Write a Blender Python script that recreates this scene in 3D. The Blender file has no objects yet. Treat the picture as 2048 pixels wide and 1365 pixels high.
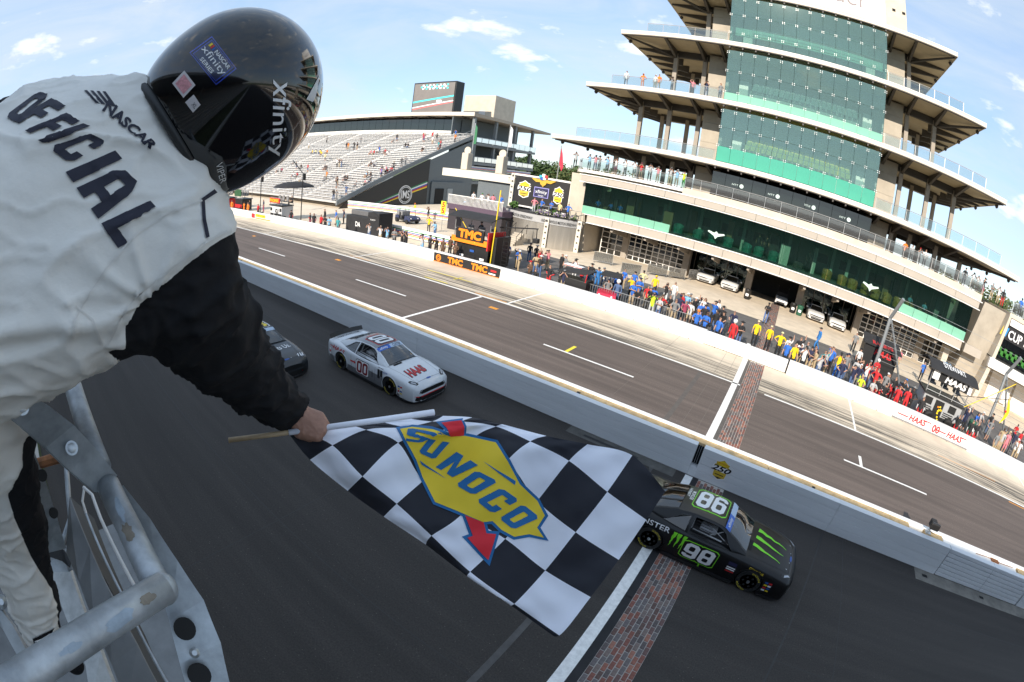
import bpy, bmesh, math, random
from mathutils import Vector, Matrix
from mathutils.bvhtree import BVHTree
from mathutils.geometry import tessellate_polygon
random.seed(7)
SC = bpy.context.scene
COL = SC.collection
R_ = math.radians

# ---------------------------------------------------------------- camera
CAM = Vector((0.5259133, 0.0, 8.0680306))
CR = ((0.8081553409, 0.5766178862, 0.1199864920), (-0.3299393998, 0.2744770127, 0.9032177821), (0.4878779944, -0.7695285458, 0.4120690231))
cd = bpy.data.cameras.new('camera'); cam = bpy.data.objects.new('camera', cd); COL.objects.link(cam)
m4 = Matrix([[CR[0][0], CR[1][0], CR[2][0], CAM[0]], [CR[0][1], CR[1][1], CR[2][1], CAM[1]], [CR[0][2], CR[1][2], CR[2][2], CAM[2]], [0, 0, 0, 1]])
cam.matrix_world = m4
cd.type = 'PANO'; cd.sensor_width = 36; cd.clip_start = 0.02; cd.clip_end = 20000
cd.panorama_type = 'FISHEYE_LENS_POLYNOMIAL'
cd.fisheye_fov = R_(200)
cd.fisheye_polynomial_k0 = 0
cd.fisheye_polynomial_k1 = -0.05872432645187985; cd.fisheye_polynomial_k2 = -5.7348862695949244e-05
cd.fisheye_polynomial_k3 = -2.3354538233513584e-07; cd.fisheye_polynomial_k4 = -2.3112051627109426e-07
cd.shift_x = 0.0148218; cd.shift_y = 0.0430066
SC.camera = cam
# ---------------------------------------------------------------- light, sky, exposure
SUN_EL, SUN_AZ = R_(28), R_(4)      # light travels towards (+x, +y)
sd = bpy.data.lights.new('sun', 'SUN'); sun = bpy.data.objects.new('sun', sd); COL.objects.link(sun)
sd.energy = 2.15; sd.angle = R_(0.5); sd.color = (1.0, 0.90, 0.77)
ldir = Vector((math.sin(SUN_AZ) * math.cos(SUN_EL), math.cos(SUN_AZ) * math.cos(SUN_EL), -math.sin(SUN_EL)))
sun.rotation_euler = (-ldir).to_track_quat('Z', 'Y').to_euler(); sun.location = (-40, -60, 80)
world = bpy.data.worlds.new('World'); SC.world = world; world.use_nodes = True
wn, wl = world.node_tree.nodes, world.node_tree.links
wn.clear()
def N(t, **k):
    n = wn.new(t)
    for a, b in k.items(): setattr(n, a, b)
    return n
sky = N('ShaderNodeTexSky', sky_type='NISHITA', sun_disc=False, sun_elevation=SUN_EL, sun_rotation=math.pi + SUN_AZ, altitude=200, air_density=1.0, dust_density=0.15, ozone_density=2.2)
tc = N('ShaderNodeTexCoord')
mp = N('ShaderNodeMapping'); mp.inputs['Scale'].default_value = (1.0, 1.3, 4.2); mp.inputs['Rotation'].default_value = (0.05, 0.22, 0.4)
wl.new(tc.outputs['Generated'], mp.inputs[0])
n1 = N('ShaderNodeTexNoise'); n1.inputs['Scale'].default_value = 2.1; n1.inputs['Detail'].default_value = 9; n1.inputs['Roughness'].default_value = 0.62; n1.inputs['Distortion'].default_value = 0.6
wl.new(mp.outputs[0], n1.inputs['Vector'])
r1 = N('ShaderNodeValToRGB'); r1.color_ramp.elements[0].position = 0.36; r1.color_ramp.elements[1].position = 0.72
r1.color_ramp.elements[1].color = (0.72, 0.72, 0.72, 1)
wl.new(n1.outputs[0], r1.inputs[0])
mp2 = N('ShaderNodeMapping'); mp2.inputs['Scale'].default_value = (2.2, 2.2, 5.5); mp2.inputs['Location'].default_value = (0.35, 0.6, 0.1)
wl.new(tc.outputs['Generated'], mp2.inputs[0])
n2 = N('ShaderNodeTexNoise'); n2.inputs['Scale'].default_value = 2.6; n2.inputs['Detail'].default_value = 8; n2.inputs['Roughness'].default_value = 0.55
wl.new(mp2.outputs[0], n2.inputs['Vector'])
r2 = N('ShaderNodeValToRGB'); r2.color_ramp.elements[0].position = 0.60; r2.color_ramp.elements[1].position = 0.70
wl.new(n2.outputs[0], r2.inputs[0])
mx1 = N('ShaderNodeMix', data_type='RGBA'); mx1.inputs[7].default_value = (2.2, 2.4, 2.6, 1)
veil = N('ShaderNodeMix', data_type='RGBA'); veil.inputs[0].default_value = 0.76; veil.inputs[7].default_value = (1.25, 1.70, 2.30, 1); wl.new(sky.outputs[0], veil.inputs[6])
wl.new(r1.outputs[0], mx1.inputs[0]); wl.new(veil.outputs[2], mx1.inputs[6])
mx2 = N('ShaderNodeMix', data_type='RGBA'); mx2.inputs[7].default_value = (3.3, 3.35, 3.4, 1)
wl.new(r2.outputs[0], mx2.inputs[0]); wl.new(mx1.outputs[2], mx2.inputs[6])
bg = N('ShaderNodeBackground'); bg.inputs[1].default_value = 0.12
wo = N('ShaderNodeOutputWorld')
wl.new(mx2.outputs[2], bg.inputs[0]); wl.new(bg.outputs[0], wo.inputs[0])
SC.view_settings.view_transform = 'Standard'; SC.view_settings.look = 'None'
SC.view_settings.exposure = 1.65; SC.view_settings.gamma = 1
SC.render.engine = 'CYCLES'
SC.cycles.max_bounces = 6; SC.cycles.transparent_max_bounces = 10; SC.cycles.use_denoising = True
SC.cycles.caustics_reflective = False; SC.cycles.caustics_refractive = False

# ---------------------------------------------------------------- lens helper (photo pixel 2048x1365 -> world ray)
LF, LK, LCX, LCY = 966.0186, -0.0309148, 993.645, 741.204
def ray(u, v):
    dx, dy = u - LCX, -(v - LCY); r = math.hypot(dx, dy) + 1e-9; t = r / LF
    for _ in range(8): t -= (LF * (t + LK * t ** 3) - r) / (LF * (1 + 3 * LK * t * t))
    c = (math.sin(t) * dx / r, math.sin(t) * dy / r, -math.cos(t))
    return Vector([sum(CR[k][i] * c[k] for k in range(3)) for i in range(3)])
def onplane(ax, val, u, v):
    d = ray(u, v); return CAM + d * ((val - CAM[ax]) / d[ax])
def Zp(u, v, z=0.0): return onplane(2, z, u, v)
def Yp(u, v, y): return onplane(1, y, u, v)
def at(u, v, dist): return CAM + ray(u, v) * dist

# ---------------------------------------------------------------- materials
MATS = {}
def M(name, col, rough=0.6, metal=0.0, var=0.12, scale=6.0, bump=0.0, bscale=40.0, coat=0.0, spec=0.5, stretch=None, emit=0.0, alpha=1.0, trans=0.0, col2=None):
    if name in MATS: return MATS[name]
    m = bpy.data.materials.new(name); m.use_nodes = True
    nt = m.node_tree; n = nt.nodes; l = nt.links; b = n['Principled BSDF']
    b.inputs['Roughness'].default_value = rough; b.inputs['Metallic'].default_value = metal
    b.inputs['Coat Weight'].default_value = coat; b.inputs['Coat Roughness'].default_value = 0.05
    b.inputs['Specular IOR Level'].default_value = spec
    b.inputs['Alpha'].default_value = alpha; b.inputs['Transmission Weight'].default_value = trans
    c = (*col, 1)
    if var > 0:
        t = n.new('ShaderNodeTexCoord'); mpn = n.new('ShaderNodeMapping'); l.new(t.outputs['Object'], mpn.inputs[0])
        if stretch: mpn.inputs['Scale'].default_value = stretch
        no = n.new('ShaderNodeTexNoise'); no.inputs['Scale'].default_value = scale; no.inputs['Detail'].default_value = 6
        no.inputs['Roughness'].default_value = 0.62
        l.new(mpn.outputs[0], no.inputs['Vector'])
        rp = n.new('ShaderNodeValToRGB'); rp.color_ramp.elements[0].position = 0.3; rp.color_ramp.elements[1].position = 0.7
        c2 = col2 or tuple(min(1, x * (1 + var)) for x in col)
        rp.color_ramp.elements[0].color = (*[x * (1 - var) for x in col], 1) if not col2 else c
        rp.color_ramp.elements[1].color = (*c2, 1)
        l.new(no.outputs[0], rp.inputs[0]); l.new(rp.outputs[0], b.inputs['Base Color'])
        if bump > 0:
            nb = n.new('ShaderNodeTexNoise'); nb.inputs['Scale'].default_value = bscale; nb.inputs['Detail'].default_value = 4
            l.new(mpn.outputs[0], nb.inputs['Vector'])
            bp = n.new('ShaderNodeBump'); bp.inputs['Strength'].default_value = bump; bp.inputs['Distance'].default_value = 0.02
            l.new(nb.outputs[0], bp.inputs['Height']); l.new(bp.outputs[0], b.inputs['Normal'])
    else: b.inputs['Base Color'].default_value = c
    if emit > 0: b.inputs['Emission Color'].default_value = c; b.inputs['Emission Strength'].default_value = emit
    MATS[name] = m; return m
def nodes_of(m): return m.node_tree.nodes, m.node_tree.links, m.node_tree.nodes['Principled BSDF']

# ---------------------------------------------------------------- mesh builder
class MB:
    def __init__(s): s.v = []; s.f = []; s.m = []
    def add(s, vs, fs, mi=0):
        o = len(s.v); s.v += [tuple(p) for p in vs]; s.f += [tuple(i + o for i in f) for f in fs]; s.m += [mi] * len(fs); return s
    def box(s, x0, x1, y0, y1, z0, z1, mi=0):
        return s.add([(x0, y0, z0), (x1, y0, z0), (x1, y1, z0), (x0, y1, z0), (x0, y0, z1), (x1, y0, z1), (x1, y1, z1), (x0, y1, z1)],
                     [(0, 3, 2, 1), (4, 5, 6, 7), (0, 1, 5, 4), (1, 2, 6, 5), (2, 3, 7, 6), (3, 0, 4, 7)], mi)
    def bbox(s, x0, x1, y0, y1, z0, z1, b=0.02, mi=0):   # box with chamfered edges
        c = Vector(((x0 + x1) / 2, (y0 + y1) / 2, (z0 + z1) / 2)); h = ((x1 - x0) / 2, (y1 - y0) / 2, (z1 - z0) / 2)
        bm = bmesh.new(); bmesh.ops.create_cube(bm, size=2)
        for p in bm.verts: p.co = Vector((p.co.x * h[0], p.co.y * h[1], p.co.z * h[2])) + c
        bmesh.ops.bevel(bm, geom=bm.edges[:] + bm.verts[:], offset=b, segments=2, affect='EDGES', profile=0.6)
        return s.bm(bm, mi)
    def bm(s, bm, mi=0, mat=None):
        bm.verts.index_update()
        s.add([(mat @ p.co) if mat else p.co for p in bm.verts], [[p.index for p in f.verts] for f in bm.faces], mi); bm.free(); return s
    def prism(s, poly, off, mi=0):     # poly: 3d points (ccw seen from off side), extruded by vector off
        n = len(poly); off = Vector(off); a = [Vector(p) for p in poly]
        return s.add(a + [p + off for p in a], [tuple(range(n))[::-1], tuple(range(n, 2 * n))] + [(i, (i + 1) % n, (i + 1) % n + n, i + n) for i in range(n)], mi)
    def tube(s, pts, r, seg=8, mi=0, cap=True):
        pts = [Vector(p) for p in pts]; n = len(pts); rr = r if hasattr(r, '__len__') else [r] * n
        vs = []; prev = None
        for i, p in enumerate(pts):
            d = (pts[min(i + 1, n - 1)] - pts[max(i - 1, 0)]).normalized()
            if prev is None: a = d.orthogonal().normalized()
            else: a = (prev - d * prev.dot(d)); a = a.normalized() if a.length > 1e-6 else d.orthogonal().normalized()
            prev = a; b = d.cross(a)
            vs += [p + (a * math.cos(2 * math.pi * k / seg) + b * math.sin(2 * math.pi * k / seg)) * rr[i] for k in range(seg)]
        fs = [(i * seg + k, i * seg + (k + 1) % seg, (i + 1) * seg + (k + 1) % seg, (i + 1) * seg + k) for i in range(n - 1) for k in range(seg)]
        if cap: fs += [tuple(range(seg))[::-1], tuple((n - 1) * seg + k for k in range(seg))]
        return s.add(vs, fs, mi)
    def lathe(s, prof, seg=24, axis='z', c=(0, 0, 0), mi=0):   # prof: list of (radius, height)
        vs = []; c = Vector(c)
        for r, h in prof:
            for k in range(seg):
                a = 2 * math.pi * k / seg; p = (r * math.cos(a), r * math.sin(a), h)
                if axis == 'y': p = (p[0], p[2], -p[1])
                if axis == 'x': p = (p[2], p[0], p[1])
                vs.append(Vector(p) + c)
        n = len(prof)
        fs = [(i * seg + k, i * seg + (k + 1) % seg, (i + 1) * seg + (k + 1) % seg, (i + 1) * seg + k) for i in range(n - 1) for k in range(seg)]
        fs += [tuple(range(seg))[::-1], tuple((n - 1) * seg + k for k in range(seg))]
        return s.add(vs, fs, mi)
    def sphere(s, c, r, seg=12, ring=8, mi=0, sc=(1, 1, 1)):
        bm = bmesh.new(); bmesh.ops.create_uvsphere(bm, u_segments=seg, v_segments=ring, radius=r)
        for p in bm.verts: p.co = Vector((p.co.x * sc[0], p.co.y * sc[1], p.co.z * sc[2])) + Vector(c)
        return s.bm(bm, mi)
    def mesh(s, name, mats, smooth=False):
        me = bpy.data.meshes.new(name); me.from_pydata(s.v, [], s.f)
        for m in (mats if isinstance(mats, (list, tuple)) else [mats]): me.materials.append(m)
        if any(s.m): me.polygons.foreach_set('material_index', s.m)
        if smooth: me.polygons.foreach_set('use_smooth', [True] * len(me.polygons))
        me.update(); return me
    def build(s, name, mats, parent=None, smooth=False, angle=None):
        me = s.mesh(name, mats, smooth)
        o = bpy.data.objects.new(name, me); COL.objects.link(o)
        if parent: o.parent = parent
        if angle is not None:
            me.polygons.foreach_set('use_smooth', [True] * len(me.polygons)); me.set_sharp_from_angle(angle=R_(angle))
        return o
def empty(name, loc=(0, 0, 0), rz=0.0, parent=None):
    o = bpy.data.objects.new(name, None); COL.objects.link(o); o.location = loc; o.rotation_euler = (0, 0, rz); o.empty_display_size = 0.2
    if parent: o.parent = parent
    return o
def tag(o, label=None, cat=None, group=None, kind=None):
    if label: o['label'] = label
    if cat: o['category'] = cat
    if group: o['group'] = group
    if kind: o['kind'] = kind
    return o
def struct(o): o['kind'] = 'structure'; return o
def link_copy(src, parent=None, name=None):
    c = src.copy(); COL.objects.link(c)
    if parent: c.parent = parent
    return c
def copy_tree(o, parent=None):
    c = link_copy(o, parent)
    for ch in o.children: copy_tree(ch, c)
    return c

# ---------------------------------------------------------------- lettering: 2d outlines -> meshes
_txt = {}
def text2d(s, bold=0.0, shear=0.0):
    """triangles of a string: list of 2d verts in a unit box 0..1 x 0..1, and faces"""
    k = (s, bold, shear)
    if k in _txt: return _txt[k]
    cu = bpy.data.curves.new('t', 'FONT'); cu.body = s; cu.fill_mode = 'FRONT'; cu.resolution_u = 3; cu.offset = bold; cu.shear = shear
    o = bpy.data.objects.new('t', cu); COL.objects.link(o)
    dg = bpy.context.evaluated_depsgraph_get(); me = bpy.data.meshes.new_from_object(o.evaluated_get(dg))
    vs = [(p.co.x, p.co.y) for p in me.vertices]; fs = [tuple(p.vertices) for p in me.polygons]
    bpy.data.objects.remove(o); bpy.data.curves.remove(cu); bpy.data.meshes.remove(me)
    x0 = min(p[0] for p in vs); x1 = max(p[0] for p in vs); y0 = min(p[1] for p in vs); y1 = max(p[1] for p in vs)
    vs = [((p[0] - x0) / (x1 - x0), (p[1] - y0) / (y1 - y0)) for p in vs]
    _txt[k] = (vs, fs); return _txt[k]
def polys2d(polys):
    """list of outlines (each list of (x,y), or (outer,[holes])) -> verts, faces"""
    V, F = [], []
    for p in polys:
        loops = [p] if not (isinstance(p, tuple) and isinstance(p[1], list)) else [p[0]] + p[1]
        o = len(V); fl = [q for lp in loops for q in lp]; V += fl
        for t in tessellate_polygon([[Vector((q[0], q[1], 0)) for q in lp] for lp in loops]):
            F.append(tuple(i + o for i in t))
    return V, F
def dice(V, F, step):
    """cut a flat 2d mesh by a grid so that it can follow a curved surface"""
    bm = bmesh.new(); vs = [bm.verts.new((p[0], p[1], 0)) for p in V]
    for f in F:
        try: bm.faces.new([vs[i] for i in f])
        except ValueError: pass
    for ax in (0, 1):
        lo = min(p[ax] for p in V); hi = max(p[ax] for p in V); n = int((hi - lo) / step)
        for k in range(1, n + 1):
            c = [0, 0, 0]; c[ax] = lo + k * (hi - lo) / (n + 1); no = [0, 0, 0]; no[ax] = 1
            bmesh.ops.bisect_plane(bm, geom=bm.verts[:] + bm.edges[:] + bm.faces[:], plane_co=c, plane_no=no, dist=1e-5)
    bm.verts.index_update()
    r = [(p.co.x, p.co.y) for p in bm.verts], [[p.index for p in f.verts] for f in bm.faces]; bm.free(); return r
def warp(quad):
    """unit box -> quad (bl, br, tr, tl), bilinear"""
    a, b, c, d = [Vector(q) for q in quad]
    return lambda x, y: (a * (1 - x) + b * x) * (1 - y) + (d * (1 - x) + c * x) * y
def flat_text(s, quad, name, mat, parent=None, bold=0.0, shear=0.0, thick=0.0):
    """lettering standing on the flat or ruled face whose corners are quad (bl, br, tr, tl) in 3d"""
    V, F = text2d(s, bold, shear); w = warp(quad); mb = MB()
    mb.add([w(*p) for p in V], F); return mb.build(name, mat, parent)
def flat_poly(polys, quad, name, mat, parent=None):
    V, F = polys2d(polys); w = warp(quad); mb = MB(); mb.add([w(*p) for p in V], F); return mb.build(name, mat, parent)
def bvh_of(o):
    dg = bpy.context.evaluated_depsgraph_get(); dg.update()
    me = o.evaluated_get(dg).to_mesh(); mw = o.matrix_world
    t = BVHTree.FromPolygons([mw @ p.co for p in me.vertices], [tuple(p.vertices) for p in me.polygons]); o.evaluated_get(dg).to_mesh_clear(); return t
def print_on(V, F, place, bvh, off, name, mat, parent=None, fallback=None):
    """press flat print on a surface: place(x,y) gives (origin, direction); the hit is lifted by off along the normal"""
    mb = MB(); vs = []; ok = []
    for p in V:
        o, d = place(*p); h = bvh.ray_cast(o, d)
        if h[0] is None: vs.append(o); ok.append(False); continue
        n = h[1] if h[1].dot(d) < 0 else -h[1]
        vs.append(h[0] + n * off); ok.append(True)
    mb.add(vs, [f for f in F if all(ok[i] for i in f)])
    ob = mb.build(name, mat, None)
    for p in ob.data.polygons: p.use_smooth = True
    if parent:
        ob.parent = parent; ob.matrix_parent_inverse = parent.matrix_world.inverted()
    return ob
def px_place(x, y): return CAM, ray(x, y)
def print_px(V, F, bvh, off, name, mat, parent=None): return print_on(V, F, px_place, bvh, off, name, mat, parent)
def text_px(s, quad, bvh, off, name, mat, parent=None, bold=0.0, shear=0.0, step=12):
    V, F = text2d(s, bold, shear); w = warp([(q[0], q[1], 0) for q in quad])
    V = [tuple(w(*p)[:2]) for p in V]; V, F = dice(V, F, step); return print_px(V, F, bvh, off, name, mat, parent)
# chamfered block capitals and digits on a 0..1 box, stroke w
def block(ch, w=0.27, c=0.18):
    h = w * 0.62
    ring = [(c, 0), (1 - c, 0), (1, c * .62), (1, 1 - c * .62), (1 - c, 1), (c, 1), (0, 1 - c * .62), (0, c * .62)]
    k = c * 0.35
    inner = lambda y0, y1: [(w + k, y0), (1 - w - k, y0), (1 - w, y0 + k * .62), (1 - w, y1 - k * .62), (1 - w - k, y1), (w + k, y1), (w, y1 - k * .62), (w, y0 + k * .62)]
    bx = lambda x0, y0, x1, y1: [(x0, y0), (x1, y0), (x1, y1), (x0, y1)]
    if ch in 'O0': return [(ring, [inner(h, 1 - h)])]
    if ch == 'I': return [bx(0.5 - w / 2, 0, 0.5 + w / 2, 1)]
    if ch == 'L': return [[(0, 0), (1, 0), (1, h), (w, h), (w, 1), (0, 1)]]
    if ch == 'F': return [[(0, 0), (w, 0), (w, .40), (.8, .40), (.8, .40 + h), (w, .40 + h), (w, 1 - h), (1, 1 - h), (1, 1), (0, 1)]]
    if ch == 'C': return [[(c, 0), (1 - c, 0), (1, c * .62), (1, .36), (1 - w, .36), (1 - w, h), (w, h), (w, 1 - h), (1 - w, 1 - h), (1 - w, .64), (1, .64), (1, 1 - c * .62), (1 - c, 1), (c, 1), (0, 1 - c * .62), (0, c * .62)]]
    if ch == 'A': return [([(0, 0), (w, 0), (w, .25), (1 - w, .25), (1 - w, 0), (1, 0), (1, 1 - c), (1 - c, 1), (c, 1), (0, 1 - c)], [[(w, .25 + h), (1 - w, .25 + h), (1 - w, 1 - h), (w, 1 - h)]])]
    if ch == 'U': return [[(c, 0), (1 - c, 0), (1, c * .62), (1, 1), (1 - w, 1), (1 - w, h), (w, h), (w, 1), (0, 1), (0, c * .62)]]
    if ch == 'N': return [[(0, 0), (w, 0), (w, .62), (1 - w, 0), (1, 0), (1, 1), (1 - w, 1), (1 - w, .38), (w, 1), (0, 1)]]
    if ch == 'S': return [[(c, 0), (1 - c, 0), (1, c * .62), (1, .5 + h / 2 - c * .4), (1 - c, .5 + h / 2), (w, .5 + h / 2), (w, 1 - h), (1, 1 - h), (1, 1), (c, 1), (0, 1 - c * .62), (0, .5 - h / 2 + c * .4), (c, .5 - h / 2), (1 - w, .5 - h / 2), (1 - w, h), (0, h), (0, 0)]]
    if ch == '8': return [(ring, [inner(h * .9, .5 - h * .45), inner(.5 + h * .45, 1 - h * .9)])]
    if ch == '9': return [([(c, 0), (1 - c, 0), (1, c * .62), (1, 1 - c * .62), (1 - c, 1), (c, 1), (0, 1 - c * .62), (0, .42), (c, .34), (1 - w, .34), (1 - w, h), (w, h), (w, .25), (0, .25), (0, c * .62)], [inner(.34 + h * .9, 1 - h)])]
    return []
def block_text(s, gap=0.16, slant=0.0, w=0.27, c=0.18, narrow='I'):
    """whole word in a unit box"""
    out = []; x = 0.0
    for ch in s:
        adv = (0.42 if ch == 'I' else 1.0)
        for p in block(ch, w, c):
            sh = lambda q, ch=ch, x=x: ((q[0] - (0.29 if ch == 'I' else 0)) + x + slant * q[1], q[1])
            out.append((list(map(sh, p[0])), [list(map(sh, h)) for h in p[1]]) if isinstance(p, tuple) else list(map(sh, p)))
        x += adv + gap
    tot = x - gap + abs(slant)
    f = lambda q: (q[0] / tot, q[1])
    return [(list(map(f, p[0])), [list(map(f, h)) for h in p[1]]) if isinstance(p, tuple) else list(map(f, p)) for p in out]
# ================================================================ ground, track, walls
def asphalt(name, col, streak=0.25, speck=0.5, tint=(1, 1, 1)):
    m = M(name, col, rough=0.85, var=0.2, scale=0.35, stretch=(0.25, 1.6, 1))
    n, l, b = nodes_of(m)
    ramp = [x for x in n if x.type == 'VALTORGB'][0]
    t = n.new('ShaderNodeTexCoord')
    mp = n.new('ShaderNodeMapping'); mp.inputs['Scale'].default_value = (0.06, 2.2, 1); l.new(t.outputs['Object'], mp.inputs[0])
    st = n.new('ShaderNodeTexNoise'); st.inputs['Scale'].default_value = 1.2; st.inputs['Detail'].default_value = 8; l.new(mp.outputs[0], st.inputs['Vector'])
    sr = n.new('ShaderNodeMapRange'); sr.inputs[1].default_value = 0.3; sr.inputs[2].default_value = 0.7; sr.inputs[3].default_value = 1 - streak; sr.inputs[4].default_value = 1 + streak; l.new(st.outputs[0], sr.inputs[0])
    sp = n.new('ShaderNodeTexNoise'); sp.inputs['Scale'].default_value = 26; sp.inputs['Detail'].default_value = 3; sp.inputs['Roughness'].default_value = 0.8; l.new(t.outputs['Object'], sp.inputs['Vector'])
    sq = n.new('ShaderNodeMapRange'); sq.inputs[1].default_value = 0.25; sq.inputs[2].default_value = 0.75; sq.inputs[3].default_value = 1 - speck; sq.inputs[4].default_value = 1 + speck; l.new(sp.outputs[0], sq.inputs[0])
    vo = n.new('ShaderNodeTexVoronoi'); vo.inputs['Scale'].default_value = 8; l.new(t.outputs['Object'], vo.inputs['Vector'])
    vr = n.new('ShaderNodeMapRange'); vr.inputs[1].default_value = 0.05; vr.inputs[2].default_value = 0.11; vr.inputs[3].default_value = 2.6; vr.inputs[4].default_value = 1.0; l.new(vo.outputs['Distance'], vr.inputs[0])
    m1 = n.new('ShaderNodeMath'); m1.operation = 'MULTIPLY'; l.new(sr.outputs[0], m1.inputs[0]); l.new(sq.outputs[0], m1.inputs[1])
    m2 = n.new('ShaderNodeMath'); m2.operation = 'MULTIPLY'; l.new(m1.outputs[0], m2.inputs[0]); l.new(vr.outputs[0], m2.inputs[1])
    mu = n.new('ShaderNodeVectorMath'); mu.operation = 'SCALE'; l.new(ramp.outputs[0], mu.inputs[0]); l.new(m2.outputs[0], mu.inputs['Scale'])
    l.new(mu.outputs[0], b.inputs['Base Color'])
    bp = n.new('ShaderNodeBump'); bp.inputs['Strength'].default_value = 0.5; bp.inputs['Distance'].default_value = 0.01
    l.new(sp.outputs[0], bp.inputs['Height']); l.new(bp.outputs[0], b.inputs['Normal'])
    return m
A_TRACK = asphalt('track_asphalt', (0.040, 0.0345, 0.0305), 0.14, 0.5)
A_PIT = asphalt('pit_asphalt', (0.112, 0.088, 0.076), 0.22, 0.3)
A_PAD = asphalt('paddock_asphalt', (0.115, 0.108, 0.105), 0.12, 0.25)
CONC = M('paddock_concrete', (0.66, 0.56, 0.43), rough=0.9, var=0.13, scale=0.8, bump=0.15, bscale=30)
GRASS = M('far_ground', (0.10, 0.12, 0.05), rough=0.95, var=0.3, scale=0.1)
# pit concrete with rubber streaks
PCON = M('pit_concrete', (0.62, 0.53, 0.41), rough=0.88, var=0.12, scale=0.7)
n, l, b = nodes_of(PCON); rp0 = [x for x in n if x.type == 'VALTORGB'][0]
t = n.new('ShaderNodeTexCoord'); mp = n.new('ShaderNodeMapping'); mp.inputs['Scale'].default_value = (0.045, 1.5, 1); mp.inputs['Rotation'].default_value = (0, 0, 0.008); l.new(t.outputs['Object'], mp.inputs[0])
st = n.new('ShaderNodeTexNoise'); st.inputs['Scale'].default_value = 2.4; st.inputs['Detail'].default_value = 7; st.inputs['Roughness'].default_value = 0.7; st.inputs['Distortion'].default_value = 0.3; l.new(mp.outputs[0], st.inputs['Vector'])
sr = n.new('ShaderNodeMapRange'); sr.inputs[1].default_value = 0.43; sr.inputs[2].default_value = 0.56; sr.inputs[3].default_value = 0.0; sr.inputs[4].default_value = 0.9; l.new(st.outputs[0], sr.inputs[0])
sx = n.new('ShaderNodeSeparateXYZ'); l.new(t.outputs['Object'], sx.inputs[0])
yb = n.new('ShaderNodeMapRange'); yb.inputs[1].default_value = 26.6; yb.inputs[2].default_value = 24.9; l.new(sx.outputs[1], yb.inputs[0])
mm = n.new('ShaderNodeMath'); mm.operation = 'MULTIPLY'; l.new(sr.outputs[0], mm.inputs[0]); l.new(yb.outputs[0], mm.inputs[1])
mix = n.new('ShaderNodeMix'); mix.data_type = 'RGBA'; mix.inputs[7].default_value = (0.05, 0.046, 0.042, 1); l.new(mm.outputs[0], mix.inputs[0]); l.new(rp0.outputs[0], mix.inputs[6]); l.new(mix.outputs[2], b.inputs['Base Color'])

def sheet(name, x0, x1, y0, y1, z, mat, parent=None):
    mb = MB(); nx = max(1, int((x1 - x0) / 60)); vs = [(x0 + (x1 - x0) * i / nx, y, z) for i in range(nx + 1) for y in (y0, y1)]
    mb.add(vs, [(2 * i, 2 * i + 2, 2 * i + 3, 2 * i + 1) for i in range(nx)]); return mb.build(name, mat, parent)
struct(sheet('ground', -4000, 4000, -4000, 6000, -0.06, GRASS))
struct(sheet('race_track', -500, 260, -1.6, 13.46, 0.0, A_TRACK))
struct(sheet('pit_lane', -500, 260, 14.2, 23.2, 0.0, A_PIT))
struct(sheet('pit_box_apron', -500, 260, 23.2, 28.0, 0.0, PCON))
struct(sheet('paddock', -260, 200, 28.2, 130, -0.004, CONC))
pad = struct(sheet('paddock_road', -24, 120, 28.2, 40.3, 0.002, A_PAD))

# painted lines
WPAINT = M('white_line_paint', (0.78, 0.77, 0.74), rough=0.7, var=0.16, scale=9)
n, l, b = nodes_of(WPAINT)
YPAINT = M('yellow_line_paint', (0.75, 0.62, 0.05), rough=0.7, var=0.15, scale=9)
OPAINT = M('orange_line_paint', (0.75, 0.30, 0.03), rough=0.7, var=0.2, scale=9)
GPATCH = M('worn_patch', (0.10, 0.088, 0.08), rough=0.85, var=0.15, scale=4)
marks = struct(empty('lane_markings'))
def line(x0, y0, x1, y1, w, z=0.004, mat=WPAINT, name='painted_line'):
    a, b = Vector((x0, y0, z)), Vector((x1, y1, z)); d = (b - a).normalized(); q = Vector((-d.y, d.x, 0)) * w / 2
    k = max(1, int((b - a).length / 40)); mb = MB(); vs = []
    for i in range(k + 1): c = a.lerp(b, i / k); vs += [c - q, c + q]
    mb.add(vs, [(2 * i, 2 * i + 2, 2 * i + 3, 2 * i + 1) for i in range(k)]); return mb.build(name, mat, marks)
line(-400, 23.2, -0.05, 23.2, 0.15); line(1.3, 23.2, 200, 23.2, 0.15)
for k in range(-8, 6):
    if k != -1 and k != -0.5: pass
for x0 in (-122, -107.3, -93, -79, -65, -51.2, -37.3, -23.3, -9.29, 5.64, 20.4, 35):
    line(x0, 19.3, x0 + 4.7, 19.3, 0.13)
line(-15.92, 14.25, -15.92, 23.1, 0.17)
for x in (-88.2, -73.4, -58.6, -43.9, -28.85, -14.15, 6.6, 21.3): line(x, 23.3, x, 27.9, 0.12)
line(-8.1, 19.37, -8.1, 20.4, 0.17, mat=YPAINT); line(6.57, 19.37, 6.57, 20.35, 0.16)
for x in (-14.1, -28.75, -43.4): line(x - 0.28, 21.85, x + 0.28, 21.85, 0.3, mat=OPAINT)
line(-21.2, 23.62, -19.1, 23.62, 0.11, mat=YPAINT); line(-16.7, 23.5, -14.3, 23.5, 0.08, mat=OPAINT); line(-22.5, 25.3, -18.4, 25.3, 0.1, mat=YPAINT); line(-19.6, 24.8, -19.6, 25.8, 0.1, mat=YPAINT)
line(12.6, 24.9, 17.5, 24.9, 0.05, mat=OPAINT); line(-29.5, 23.6, -27, 23.6, 0.06, mat=OPAINT); line(17.9, 22.9, 20.5, 22.9, 0.1, mat=OPAINT)
line(-1.55, -1.5, -1.55, 13.3, .14, .0032, M('scored_strip', (.070, .066, .063), var=.25, scale=5), 'scored_strip')
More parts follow.
